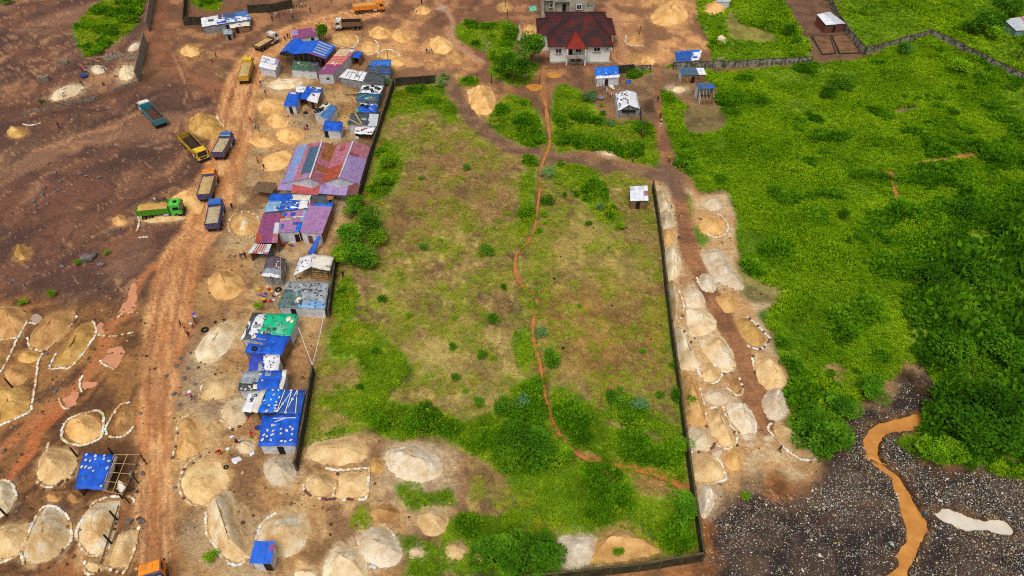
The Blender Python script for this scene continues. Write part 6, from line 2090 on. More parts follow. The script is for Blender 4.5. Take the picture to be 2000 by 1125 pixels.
tyres(Q, [(.22, .78)], 'lone tyre on the clean blue tarpaulin joined to the emerald one', None, s=1.0)
stones(Q, ruv(16, 8), 'small dark stone on the clean blue tarpaulin joined to the emerald one', 'stones on the clean blue roof', True, .26, seed=12)
planks(Q, [(.12, .28, .42, .3), (.02, .42, .38, .5), (.0, .5, .4, .54)], 'pale pole on the clean blue tarpaulin', BAMB, .12, 'pole', 'poles on the clean blue roof')
t, Q = shack('small shack half violet-blue, half white, below the clean blue tarpaulin', [(490, 690), (548, 694), (545, 728), (484, 727)], (2.3, 2.3, 2.1, 2.1), [(0, .5, 0, 1, TV), (.45, 1, 0, 1, TW), (.3, .55, .5, 1, TGY)], WZ)
stones(Q, ruv(12, 9, (.4, .95)), 'small dark stone on the half violet, half white roof', 'stones on the half white roof', True, .22, seed=13)
t, Q = shack('shack with a crumpled grey left half and plain blue right half', [(474, 725), (561, 723), (552, 764), (464, 764)], (2.3, 2.3, 2.1, 2.1), [(0, .45, 0, .65, TGY), (0, .45, .6, 1, TGD), (.42, .92, 0, 1, TB), (.9, 1, 0, 1, TWG)], WZ)
stones(Q, [(.42, .2), (.5, .5), (.25, .8), (.08, .9), (.17, .93), (.3, .92)], 'pale stone on the grey and blue roof', 'stones on the grey and blue roof', False, .38, seed=14)
planks(Q, [(.43, .18, .86, .22), (.5, .55, .47, .98)], 'thin pole on the grey and blue roof', TIMB, .1, 'pole', 'poles on the grey and blue roof')
# the large blue shack by the dark wall
t, Q = shack('large blue tarpaulin shack against the dark wall, laid with stones and white ropes', [(523, 760), (597, 762), (587, 810), (503, 806)], (2.7, 2.6, 2.5, 2.6), [(0, .42, 0, 1, TB2), (.4, 1, 0, 1, TBD), (.95, 1, 0, 1, TB)], WZ, open_=('F',), door=None)
GS_ = 'stones on the large blue shack'
stones(Q, [(.15, .05), (.05, .5), (.2, .45), (.3, .05), (.38, .35), (.35, .55), (.36, .68), (.37, .8), (.2, .7), (.2, .92), (.4, .9), (.22, .25)], 'pale stone on the bright blue upper roof of the large shack', GS_, False, .34, seed=15)
planks(Q, [(.46, .02, .44, .95), (.45, .95, .64, .1), (.65, .02, .64, .9), (.67, .75, .78, .05), (.79, .03, .88, .95)], 'white rope stretched in zigzag over the large blue shack', WHITE, .1, 'rope', 'ropes on the large blue shack')
stones(Q, [(.63, .05), (.52, .6), (.72, .4), (.65, .95)], 'tan stone holding the zigzag rope', 'stones holding the rope', False, .45, seed=16)
shack('white-roofed front room at the left of the large blue shack', [(487, 767), (522, 760), (503, 806), (472, 804)], (2.4, 2.6, 2.5, 2.3), [(0, .6, 0, 1, TW), (.55, 1, 0, 1, TWG), (.28, .55, .15, .35, TGD)], WG, open_=('F',), door=None)
t, Q = shack('lower half of the large blue shack, strewn with pale stones', [(512, 812), (587, 808), (579, 870), (504, 872)], (2.4, 2.5, 2.3, 2.2), [(0, 1, 0, 1, TB), (.3, 1, 0, .2, TB)], WZ, open_=(), door=.55)
stones(Q, [(.3, .35), (.36, .35), (.2, .5), (.35, .53), (.12, .65), (.2, .7), (.34, .65), (.55, .48), (.56, .62), (.7, .53), (.78, .42), (.85, .5), (.85, .66), (.32, .82), (.6, .86), (.7, .88), (.84, .84), (.1, .8)], 'pale stone on the lower blue roof of the large shack', 'stones on the lower blue roof', False, .38, seed=17)
planks(Q, [(.3, .12, .9, .14), (.35, .24, .6, .15)], 'white pole on the lower blue roof of the large shack', WHITE, .1, 'pole', 'poles on the lower blue roof')
# blue shelter with frame, lower left
t, Q = shack('blue tarpaulin shelter with white side and bare pole frame, lower left', [(163, 885), (224, 888), (200, 957), (145, 954)], (2.6, 2.6, 2.3, 2.3), [(0, 1, 0, 1, TB)], WT, open_=('F', 'R'), name='shelter', cat='shelter')
roof_face(t, [G(226, 888, 2.5), G(232, 892, 1.3), G(206, 962, 1.1), G(200, 957, 2.2)], 0, 1, 0, 1, TW, 't', 0, 9)
roof_face(t, [G(232, 938, 2.2), G(247, 952, 1.9), G(238, 963, 1.4), G(228, 955, 1.6)], 0, 1, 0, 1, TWG, 't', 0, 10)
fr = [G(274, 888, 2.3), G(240, 966, 2.2)]
for v in (0, .25, .5, .75, 1):
    a, b = bil(Q, .98, v), fr[0].lerp(fr[1], v)
    MB().tube([a, b], .04, 5, BAMB).build('roof_pole', t)
for k in (0, .5, 1):
    a, b = bil(Q, .98, 0).lerp(fr[0], k), bil(Q, .98, 1).lerp(fr[1], k)
    MB().tube([a, b], .05, 5, BAMB if k < 1 else TIMB).build('roof_beam', t)
for p in fr + [fr[0].lerp(fr[1], .5)]:
    MB().tube([(p.x, p.y, -.2), (p.x, p.y, p.z)], .08, 6, POST).build('post', t)
stones(Q, [(.12, .05), (.15, .2), (.42, .07), (.45, .17), (.3, .22), (.7, .05), (.72, .14), (.9, .2), (.2, .4), (.35, .42), (.08, .4), (.5, .5), (.92, .4), (.93, .9)], 'pale stone on the blue tarpaulin shelter at the lower left', 'stones on the blue shelter', False, .36, seed=18)
shack('small hut with a plain blue sheet roof at the bottom', [(497.5, 1056), (538, 1058), (529, 1102), (486, 1100)], (2.6, 2.6, 2.2, 2.2), [(0, 1, 0, 1, SBLUE, 's'), (.78, 1, .12, .45, SP, 's')], WZ, door=.8, name='hut', cat='hut')
# huts north-east
t, Q = shack('white hut with a bright blue roof where laundry hangs', [(1161, 132), (1207, 128), (1211, 151), (1164, 154)], (2.9, 2.9, 2.2, 2.2), [(0, 1, 0, .8, TB2), (0, 1, .76, 1, TW)], WZ, door=.45, name='hut', cat='hut')
stones(Q, [(.15, .45), (.45, .3), (.45, .6), (.85, .6)], 'white stone on the bright blue hut roof by the laundry', 'stones on the laundry hut', False, .4, seed=19)
t = thing('hut', 'gabled hut with a white spotted tarpaulin below the laundry hut', 'hut', GZ(1226, 212))
rb, rf = G(1224, 175.5, 3.0), G(1229, 205, 3.0)
lb, lf, rk, rff = G(1202, 182, 2.1), G(1208, 216, 2.1), G(1243, 180, 2.1), G(1250, 212, 2.1)
roof_face(t, [lb, rb, rf, lf], 0, 1, 0, 1, TW, 't', 0, 1)
roof_face(t, [rb, rk, rff, rf], 0, 1, 0, 1, TW, 't', 0, 2)
for a, b in ((lb, lf), (rk, rff), (lb, rb), (rb, rk)):
    wall_quad(t, a.lerp(b, .03), a.lerp(b, .97), a.z - .1, b.z - .1, WZ)
for a, b in ((lf, rf), (rf, rff)):
    wall_quad(t, a.lerp(b, .05) + Vector((0, .4, 0)), a.lerp(b, .97) + Vector((0, .4, 0)), a.z - .15, b.z - .15, WG)
MB().box(lf.lerp(rff, .5) + Vector((0, .3, -.6)), (3.2, .1, .7), 0, WDK).build('opening', t)
stones([lb, rb, rf, lf], ruv(22, 21), 'dark stone on the white spotted tarpaulin hut', 'stones on the spotted hut', True, .4, seed=20)
t, Q = shack('low hut with a dark blue roof and white end, behind the weathered grey wall', [(1318, 101), (1372, 97), (1366, 117), (1321, 121)], (2.6, 2.6, 2.1, 2.1), [(0, .7, 0, 1, TBD), (.62, 1, 0, 1, TW), (0, .9, 0, .2, TB2)], WZ, name='hut', cat='hut')
t, Q = shack('hut with a slate-blue sheet roof and white end in front of the weathered wall', [(1326, 131), (1374, 133), (1380, 146), (1331, 147)], (2.8, 2.8, 2.3, 2.3), [(0, .7, 0, 1, SBG, 's'), (.7, 1, 0, 1, SZW, 's')], {'*': WZ, 'F': WT}, name='hut', cat='hut')
t, Q = shack('half-built hut with open rafters below the slate-blue hut', [(1358, 163), (1393, 162), (1396, 173), (1364, 174)], (3.0, 3.0, 3.0, 3.0), [(0, 1, 0, 1, SBG, 's'), (.6, 1, .5, 1, TB2)], WZ, open_=('F',), name='hut', cat='hut')
a, b = bil(Q, .1, 1), bil(Q, .9, 1)
for k in range(5):
    p = a.lerp(b, k / 4)
    MB().tube([(p.x, p.y, 2.7), (p.x, p.y - 2.2, 1.6)], .05, 5, BAMB).build('rafter', t)
wall_quad(t, Vector((a.x, a.y - 2.2, 0)), Vector((b.x, b.y - 2.2, 0)), 1.3, 1.3, WT, name='half_wall')
wall_quad(t, Vector((a.x, a.y - 2.2, 0)), Vector((a.x, a.y, 0)), 1.6, 2.7, WZ)
t, Q = shack('plank hut with a white sheet roof above the garden beds', [(1595, 28), (1621, 23), (1652, 46), (1613, 49)], (2.9, 2.9, 2.4, 2.4), [(0, .55, 0, 1, SZW, 's'), (.55, 1, 0, 1, SZ, 's')], WRED, name='hut', cat='hut')
t, Q = shack('grey sheet-roofed hut at the upper right edge', [(1961, 38), (2010, 30), (2030, 58), (1985, 60)], (2.9, 2.9, 2.4, 2.4), [(0, 1, 0, 1, SZ, 's')], WAQ, name='hut', cat='hut')
t, Q = shack('little hut with a shiny zinc roof in the field corner by the long wall', [(1230, 364), (1265, 362.5), (1266.5, 392), (1231, 393)], (2.6, 2.6, 2.1, 2.1), [(0, 1, 0, .36, SZW, 's'), (0, 1, .34, .7, SZW, 's'), (0, 1, .68, 1, SZW, 's'), (.45, .75, .02, .3, SZ, 's')], WT, door=.45, name='hut', cat='hut')
shack('pale low block at the top edge behind the tall tan heap', [(1398, -16), (1428, -16), (1427, 3), (1400, 4)], 2.2, [(0, 1, 0, 1, SZ, 's')], WZ, door=None, name='hut', cat='hut')


# ------------------------------------------------------------------ red-roofed house
def tile_mat():
    m = mat('roof_tiles', (84, 30, 26), (46, 30, 32), rough=.7, scale=.35, detail=6, spec=.25, coord='World', lo=.36, hi=.56)
    nt = m.node_tree
    g = nt.nodes.new("ShaderNodeNewGeometry")
    w = nt.nodes.new("ShaderNodeTexWave")
    w.bands_direction = 'Z'
    w.inputs['Scale'].default_value = 1.1
    w.inputs['Distortion'].default_value = .6
    nt.links.new(g.outputs['Position'], w.inputs['Vector'])
    bp = nt.nodes.new("ShaderNodeBump")
    bp.inputs['Strength'].default_value = .6
    bp.inputs['Distance'].default_value = .12
    nt.links.new(w.outputs['Fac'], bp.inputs['Height'])
    nt.links.new(bp.outputs[0], nt.nodes['Principled BSDF'].inputs['Normal'])
    return m


TILE = tile_mat()
TILER = mat('ridge_tiles', (112, 40, 34), (90, 34, 32), scale=.8, coord='World')
PLAST = mat('stained_plaster', (222, 220, 214), (140, 136, 126), scale=.5, detail=8, coord='World', lo=.54, hi=.8, bump=.1)
CONC = mat('raw_concrete', (168, 164, 148), (122, 120, 106), scale=.5, detail=8, coord='World', lo=.42, hi=.7, bump=.2)


def GY(px, py, Y):
    """point on the vertical plane y = Y"""
    x = (px - 1000.0) / FPX
    y = -(py - 562.5) / FPX
    t = Y / (CT + y * ST)
    return Vector((t * x, Y, CAM_H + t * (-ST + y * CT)))


ho = thing('house', 'two-storey white house with a dark red tiled hip roof', 'house', (18, 180, 0))
E0 = 4.6


def face(parent, pts, m, name, th=.12):
    mb = MB()
    v = [Vector(p) for p in pts]
    n = (v[1] - v[0]).cross(v[2] - v[0]).normalized()
    if n.z < 0:
        n = -n
        v.reverse()
    k = len(v)
    lo = [p - Vector((0, 0, th)) for p in v]
    fs = [tuple(range(k)), tuple(reversed(range(k, 2 * k)))] + [(i + 1 if i + 1 < k else 0, i, k + i, k + (i + 1) % k) for i in range(k)]
    mb.add(v + lo, fs, m)
    return mb.build(name, parent)


def hip(x0, x1, y0, y1, ze, ra, rb_, nm='roof_slope'):
    A, B, C_, D = (x0, y0, ze), (x1, y0, ze), (x1, y1, ze), (x0, y1, ze)
    face(ho, [A, B, rb_, ra], TILE, nm)
    face(ho, [B, C_, rb_], TILE, nm)
    face(ho, [C_, D, ra, rb_], TILE, nm)
    face(ho, [D, A, ra], TILE, nm)
    for a, b in ((A, ra), (B, rb_), (C_, rb_), (D, ra), (ra, rb_)):
        MB().tube([Vector(a) + Vector((0, 0, .04)), Vector(b) + Vector((0, 0, .04))], .13, 6, TILER).build('ridge', ho)


hip(9.2, 26.2, 169.5, 191.5, E0, (17.0, 181.0, 8.9), (19.6, 181.0, 8.9))
hip(6.6, 15.0, 176.6, 187.0, E0 + .02, (10.8, 181.6, 7.3), (13.0, 181.6, 7.3))
hip(20.5, 27.6, 176.6, 187.0, E0 + .02, (22.4, 181.6, 7.3), (24.0, 181.6, 7.3))
pa, pb, ap = Vector((13.9, 168.4, E0 - .05)), Vector((19.3, 168.4, E0 - .05)), Vector((16.5, 174.3, 6.75))
face(ho, [pa, pb, ap], mat('newer_tiles', (136, 46, 34), (112, 38, 30), scale=.6, coord='World'), 'porch_roof')
face(ho, [pa, ap, (13.9, 171.5, E0 + .4)], TILE, 'porch_roof')
face(ho, [pb, ap, (19.3, 171.5, E0 + .4)], TILE, 'porch_roof')
for a, b in ((pa, ap), (pb, ap)):
    MB().tube([a + Vector((0, 0, .05)), b + Vector((0, 0, .05))], .13, 6, TILER).build('ridge', ho)
for x0, x1, y0, y1 in ((9.9, 25.5, 170.4, 190.8), (7.2, 14.5, 177.2, 186.4), (21.0, 27.0, 177.2, 186.4)):
    MB().box(((x0 + x1) / 2, (y0 + y1) / 2, (E0 - .3) / 2), (x1 - x0, y1 - y0, E0 + .1), 0, PLAST).build('wall', ho)
MB().box((18, 169.9, E0 - .16), (16.4, .5, .2), 0, WHITE).build('eave_board', ho)
YF = 170.36


def win(px, py, w, h, Y=YF, par=None, fm=None):
    c = GY(px, py, Y)
    f = MB().box((c.x, Y - .05, c.z), (w + .3, .12, h + .3), 0, fm or WHITE).build('window', par or ho)
    for s_ in (-1, 1):
        MB().box((c.x + s_ * w * .26, Y - .12, c.z), (w * .44, .06, h), 0, GLASS).build('pane', f)
    MB().box((c.x, Y - .16, c.z - h / 2 - .2), (w + .6, .3, .1), 0, CONC).build('sill', f)


win(1091, 99, 1.4, 1.0)
win(1166, 95.5, 1.5, 1.1)
win(1130, 98.5, 1.4, .7)
win(1186, 94.5, .4, .4)
for px, py, w, h in ((1114.5, 101, .9, 1.8), (1118.5, 117, 1.1, 1.7), (1130.5, 116.5, 1.3, 1.2)):
    c = GY(px, py, YF)
    MB().box((c.x, YF - .06, c.z), (w, .1, h), 0, WDK if py < 110 else WRED).build('door', ho)
MB().box((16.6, 169.3, 2.0), (5.0, 2.0, .25), 0, CONC).build('balcony_floor', ho)
MB().box((16.6, 168.35, 2.5), (5.0, .14, .8), 0, CONC).build('balcony_rail', ho)
for x in (14.2, 19.0):
    MB().tube([(x, 168.5, -.2), (x, 168.5, E0 - .1)], .18, 10, PLAST).build('column', ho)
MB().box((18, 170.1, .1), (15.8, .7, .5), 0, CONC).build('plinth', ho)

# unfinished house behind it
uf = thing('unfinished_house', 'unfinished grey concrete house behind the red roof', 'house', (15, 201, 0))
YU = 198.0
x0, x1 = GY(1057, 36, YU).x, GY(1145, 36, YU).x
kx = (x1 - x0) / 88.0


def ux(px):
    return x0 + (px - 1057) * kx


zt = 9.0
MB().box(((x0 + x1) / 2, YU + 6.1, zt / 2), (x1 - x0 - .2, 10, zt), 0, CONC).build('core', uf)
for a, b, z0, z1 in ((1057, 1062, -.2, zt), (1079, 1083, -.2, zt), (1111, 1145, -.2, zt), (1062, 1079, -.2, 1.2), (1083, 1111, -.2, 1.8), (1062, 1079, 5.2, 6.4), (1083, 1111, 4.9, 6.4)):
    MB().box(((ux(a) + ux(b)) / 2, YU + .5, (z0 + z1) / 2), (ux(b) - ux(a) - .004, 1.0, z1 - z0), 0, CONC).build('wall', uf)
win(1131, 13, 1.3, 1.2, YU, uf)
win(1076, 10, .6, 1.0, YU + 1.05, uf)
c = GY(1101.7, 15, YU + 1.0)
MB().box((c.x, YU + 1.04, c.z), (1.0, .1, 2.2), 0, WDK).build('door', uf)
bx = ux(1152)
mb = MB()
vs = []
for z in (2.4, 3.6):
    for r in (1.9, 1.7):
        for i in range(13):
            a = -math.pi / 2 + math.pi * i / 12
            vs.append((bx - .6 + r * math.cos(a), YU + 1.2 + r * math.sin(a), z))
fs = []
for i in range(12):
    fs += [(i, i + 1, 26 + i + 1, 26 + i), (13 + i + 1, 13 + i, 39 + i, 39 + i + 1), (26 + i, 26 + i + 1, 39 + i + 1, 39 + i)]
mb.add(vs, fs, CONC)
mb.build('round_balcony', uf)
MB().tube([(bx - .6, YU + 1.2, 2.15), (bx - .6, YU + 1.2, 2.4)], 1.9, 20, CONC).build('balcony_floor', uf)
for a in (-.9, 0, .9):
    MB().tube([(bx - .6 + 1.75 * math.cos(a), YU + 1.2 + 1.75 * math.sin(a), -.2), (bx - .6 + 1.75 * math.cos(a), YU + 1.2 + 1.75 * math.sin(a), 8.0)], .14, 8, CONC).build('column', uf)
# ------------------------------------------------------------------ tipper trucks
def paint(name, c, c2=None):
    return mat(name, c, tuple(int(v * .45 + w * .5) for v, w in zip(c2 or c, (150, 112, 78))), rough=.5, scale=1.6, detail=8, spec=.4, lo=.44, hi=.72)


CH = mat('chassis', (46, 42, 40), (34, 30, 28), scale=3)
RIM = mat('dusty_rim', (130, 100, 66), (100, 76, 52), scale=6)
MUDM = mat('muddy_steel', (112, 88, 62), (84, 64, 46), scale=2)
LOADM = {'s': mat('sand_load', (198, 168, 116), (178, 146, 96), rough=.95, scale=1.5, bump=.8, bscale=8), 'o': mat('orange_load', (206, 158, 92), (186, 138, 78), rough=.95, scale=1.2, bump=.8, bscale=8), 'p': mat('pale_load', (188, 172, 140), (170, 150, 116), rough=.95, scale=1.5, bump=.8, bscale=8)}


def wheel_mesh():
    mb = MB()
    mb.tube([(0, -.17, 0), (0, -.13, 0), (0, .13, 0), (0, .17, 0)], [.44, .52, .52, .44], 18, RUBBER)
    return mb.mesh('wheel')


def rim_mesh():
    mb = MB()
    mb.tube([(0, -.185, 0), (0, .185, 0)], .29, 12, RIM)
    return mb.mesh('rim')


WHEEL, RIMM = wheel_mesh(), rim_mesh()


def truck(label, front, rear, cabm, bodym, load=None, axles=3, roofm=None, inner=None, flat=False, ribs=True, stripe=None, trim=None, sleeper=False):
    """front = middle of the cab roof at 2.9 m, rear = top of the tailgate at 2.5 m (picture positions)"""
    a, b = G(front[0], front[1], 2.9), G(rear[0], rear[1], 2.4 if not flat else 1.8)
    d = Vector((a.x - b.x, a.y - b.y, 0))
    L = max(d.length + .9, 6.2)
    u = d.normalized()
    c = Vector((a.x, a.y, 0)) + u * (.9 - L / 2)
    t = thing('truck', label, 'truck', (c.x, c.y, hz1(c.x, c.y)), math.atan2(u.y, u.x), 'tipper trucks around the sand yard')
    x0, x1 = -L / 2, L / 2
    cl = 1.75 + (.3 if sleeper else 0)
    xc = x1 - cl
    MB().box((0, 0, .82), (L - .5, .9, .28), 0, CH).build('chassis', t, local=True)
    # cab: sloped windscreen
    w = 1.22
    prof = [(xc, .75), (x1 - .02, .75), (x1, 1.55), (x1 - .16, 2.72), (x1 - .38, 2.92), (xc + .06, 2.92), (xc, 2.72)]
    n = len(prof)
    mb = MB()
    vs = [(x, -w * (1 if z < 1.7 else .94), z) for x, z in prof] + [(x, w * (1 if z < 1.7 else .94), z) for x, z in prof]
    mb.add(vs, [tuple(range(n)), tuple(reversed(range(n, 2 * n)))] + [(i, n + i, n + (i + 1) % n, (i + 1) % n) for i in range(n)], cabm)
    cab = mb.build('cab', t, local=True)
    MB().add([(x1 + .015, -1.02, 1.62), (x1 + .015, 1.02, 1.62), (x1 - .135, .98, 2.62), (x1 - .135, -.98, 2.62)], [(0, 1, 2, 3)], GLASS).build('windscreen', cab, local=True)
    for s in (-1, 1):
        MB().box((xc + cl * .55, s * 1.2, 2.1), (cl * .5, .06, .62), 0, GLASS).build('side_window', cab, local=True)
        MB().box((x1 - .1, s * 1.42, 2.1), (.12, .14, .5), 0, CH).build('mirror', cab, local=True)
        MB().box((x1 + .02, s * .9, 1.0), (.06, .34, .2), 0, WHITE).build('headlight', cab, local=True)
    MB().box((x1 - .02, 0, .62), (.3, 2.4, .36), 0, trim or CH).build('bumper', t, local=True)
    MB().box((x1 + .01, 0, 1.22), (.05, 1.5, .3), 0, CH).build('grille', cab, local=True)
    MB().box((xc + cl * .5, 0, 2.95), (cl * .34, .8, .05), 0, roofm or cabm).build('roof_hatch', cab, local=True)
    # body
    bx0, bx1 = x0 + .08, xc - .22
    z0, z1 = 1.15, (2.45 if not flat else 1.75)
    hw = 1.22
    im = inner or bodym
    MB().box(((bx0 + bx1) / 2, 0, z0), (bx1 - bx0, 2 * hw, .1), 0, im).build('body_floor', t, local=True)
    for s in (-1, 1):
        MB().box(((bx0 + bx1) / 2, s * hw, (z0 + z1) / 2), (bx1 - bx0, .08, z1 - z0 - .1), 0, bodym).build('side_panel', t, local=True)
        if ribs:
            k = int((bx1 - bx0) / .75)
            for i in range(k + 1):
                x = bx0 + .1 + (bx1 - bx0 - .2) * i / k
                MB().box((x, s * (hw + .07), (z0 + z1) / 2 - .02), (.1, .06, z1 - z0 - .2), 0, stripe or bodym).build('rib', t, local=True)
        if inner:
            MB().box(((bx0 + bx1) / 2, s * (hw - .055), (z0 + z1) / 2), (bx1 - bx0 - .1, .02, z1 - z0 - .14), 0, inner).build('inner_panel', t, local=True)
    MB().box((bx0 - .03, 0, (z0 + z1) / 2), (.08, 2 * hw + .08, z1 - z0), 0, bodym).build('tailgate', t, local=True)
    MB().box((bx1 + .03, 0, (z0 + z1) / 2 + .15), (.08, 2 * hw + .08, z1 - z0 + .3), 0, bodym).build('headboard', t, local=True)
    if not flat:
        MB().box((bx1 + .25, 0, z1 + .32), (.5, 2 * hw, .06), 0, stripe or bodym).build('cab_guard', t, local=True)
    if load:
        ns, nr = 14, 8
        mb = MB()
        vs = []
        rr = random.Random(int(front[0]))
        for i in range(ns + 1):
            for j in range(nr + 1):
                x = bx0 + .05 + (bx1 - bx0 - .1) * i / ns
                y = -hw + .06 + (2 * hw - .12) * j / nr
                e = min(i, ns - i) / ns * 2 * 2.2
                e2 = min(j, nr - j) / nr * 2 * 1.6
                z = z1 - .22 + .38 * min(1, e) * min(1, e2) + rr.uniform(-.10, .10)
                vs.append((x, y, z))
        fs = [(i * (nr + 1) + j, (i + 1) * (nr + 1) + j, (i + 1) * (nr + 1) + j + 1, i * (nr + 1) + j + 1) for i in range(ns) for j in range(nr)]
        mb.add(vs, fs, LOADM[load])
        mb.build('sand_load', t, smooth=True, local=True)
    for x in ([x1 - 1.0] + ([x1 - 2.4] if axles == 4 else []) + [x0 + 1.1, x0 + 2.35]):
        for s in (-1, 1):
            wh = put('wheel', WHEEL, t, (x, s * 1.08, .5))
            put('rim', RIMM, wh)
    MB().box((xc - .9, -1.0, .85), (1.0, .5, .5), 0, SZ).build('fuel_tank', t, local=True)
    return t


Y1, Y2 = paint('yellow_paint', (226, 186, 24), (196, 156, 30)), paint('yellow_dusty', (196, 160, 40), (160, 126, 50))
OR1, BL1, NV, TE = paint('orange_paint', (232, 138, 28), (206, 116, 30)), paint('blue_paint', (36, 104, 190), (30, 80, 156)), paint('navy_paint', (48, 56, 110), (90, 84, 90)), paint('teal_paint', (30, 132, 150), (70, 92, 96))
GRN, GRC = paint('green_paint', (66, 146, 24), (52, 124, 20)), paint('bright_green_paint', (72, 200, 60), (60, 178, 52))
WHC, BRB = paint('white_cab_paint', (220, 218, 212), (180, 170, 156)), paint('brown_body', (112, 88, 66), (84, 66, 52))
RUSTIN = mat('rusty_inside', (96, 66, 48), (66, 44, 34), scale=1.5)
DKIN = mat('dark_inside', (70, 52, 40), (48, 36, 30), scale=1.5)
truck('empty teal truck with a white cab on the dark quarry floor', (279, 198), (311, 233), WHC, TE, None, inner=RUSTIN)
truck('empty yellow truck facing down beside the dark yellow heap', (389, 290), (356, 259), Y1, Y2, None, inner=DKIN)
truck('blue-cabbed loaded truck beside the empty yellow one', (440, 259), (423, 297), BL1, NV, 'p', stripe=LOADM['s'])
truck('orange-cabbed loaded truck with a navy body on the orange road', (407, 332), (396, 379), OR1, NV, 's', stripe=LOADM['s'])
truck('blue loaded truck just below the orange-cabbed one', (419, 391), (412, 437), BL1, NV, 'p', stripe=BL1)
truck('green truck full of orange sand on the quarry edge', (342, 394), (266, 405), GRC, GRN, 'o', axles=4, sleeper=True, roofm=CH)
truck('yellow loaded truck climbing the road left of the white hut', (482, 113), (473, 149), Y1, Y2, 's')
truck('white-cabbed flatbed truck loaded with sand left of the big blue shed', (531, 63), (499, 90), WHC, MUDM, 's', flat=True, ribs=False)
truck('empty brown tipper with a white cab above the small leafy tree', (660, 37), (705, 39), WHC, BRB, None, inner=DKIN)
truck('orange loaded tipper at the top edge of the road', (742, 2), (688, 10), OR1, OR1, 'o')
truck('truck with an orange cab entering at the bottom of the road', (291, 1107), (293, 1160), OR1, NV, 's')
# ------------------------------------------------------------------ people
def body_mesh(name, pose):
    """one continuous skin over a posed skeleton; faces coloured by the nearest bone: 0 skin, 1 shirt, 2 trousers, 3 hair"""
    J = {'pel': (0, 0, .93), 'waist': (0, .01, 1.08), 'chest': (0, .0, 1.30), 'neck': (0, 0, 1.47), 'head': (0, .01, 1.56), 'crown': (0, .0, 1.70),
         'shL': (.17, 0, 1.40), 'elL': (.24, .02, 1.13), 'haL': (.26, .06, .88), 'shR': (-.17, 0, 1.40), 'elR': (-.24, .02, 1.13), 'haR': (-.26, .06, .88),
         'hiL': (.09, 0, .88), 'knL': (.10, .02, .49), 'anL': (.10, -.01, .09), 'toL': (.11, .15, .04), 'hiR': (-.09, 0, .88), 'knR': (-.10, .02, .49), 'anR': (-.10, -.01, .09), 'toR': (-.11, .15, .04)}
    J.update(pose)
    rad = {'pel': .14, 'waist': .125, 'chest': .14, 'neck': .055, 'head': .095, 'crown': .085, 'sh': .07, 'el': .048, 'ha': .04, 'hi': .095, 'kn': .062, 'an': .042, 'to': .035}
    E_ = [('pel', 'waist'), ('waist', 'chest'), ('chest', 'neck'), ('neck', 'head'), ('head', 'crown')]
    for s in 'LR':
        E_ += [('chest', 'sh' + s), ('sh' + s, 'el' + s), ('el' + s, 'ha' + s), ('pel', 'hi' + s), ('hi' + s, 'kn' + s), ('kn' + s, 'an' + s), ('an' + s, 'to' + s)]
    ks = list(J)
    me = bpy.data.meshes.new(name)
    me.from_pydata([J[k] for k in ks], [(ks.index(a), ks.index(b)) for a, b in E_], [])
    o = bpy.data.objects.new(name, me)
    COL.objects.link(o)
    sk = o.modifiers.new('skin', 'SKIN')
    for i, k in enumerate(ks):
        r = rad.get(k) or rad[k[:2]]
        me.skin_vertices[0].data[i].radius = (r, r)
        me.skin_vertices[0].data[i].use_root = (k == 'pel')
    ss = o.modifiers.new('sub', 'SUBSURF')
    ss.levels = 1
    ss.render_levels = 1
    dg = bpy.context.evaluated_depsgraph_get()
    out = bpy.data.meshes.new_from_object(o.evaluated_get(dg))
    bpy.data.objects.remove(o)
    out.name = name
    B = []
    for a, b in E_:
        if a in ('neck', 'head'):
            k = 0
        elif a[:2] == 'el' or (a[:2] == 'an'):
            k = 0
        elif a in ('pel',) and b[:2] == 'hi' or a[:2] in ('hi', 'kn'):
            k = 2
        else:
            k = 1
        B.append((Vector(J[a]), Vector(J[b]), k))
    out.materials.clear()
    for q in range(4):
        out.materials.append(None)
    hd, cr = Vector(J['head']), Vector(J['crown'])
    ax = (cr - hd).normalized()
    for f in out.polygons:
        c = f.center
        best = (9, 0)
        for a, b, k in B:
            ab = b - a
            t_ = max(0, min(1, (c - a).dot(ab) / (ab.length_squared + 1e-9)))
            d = (c - a - ab * t_).length
            best = min(best, (d, k))
        k = best[1]
        if k == 0 and (c - hd).dot(ax) > .07 and (c - hd).length < .3:
            k = 3
        f.material_index = k
        f.use_smooth = True
    return out


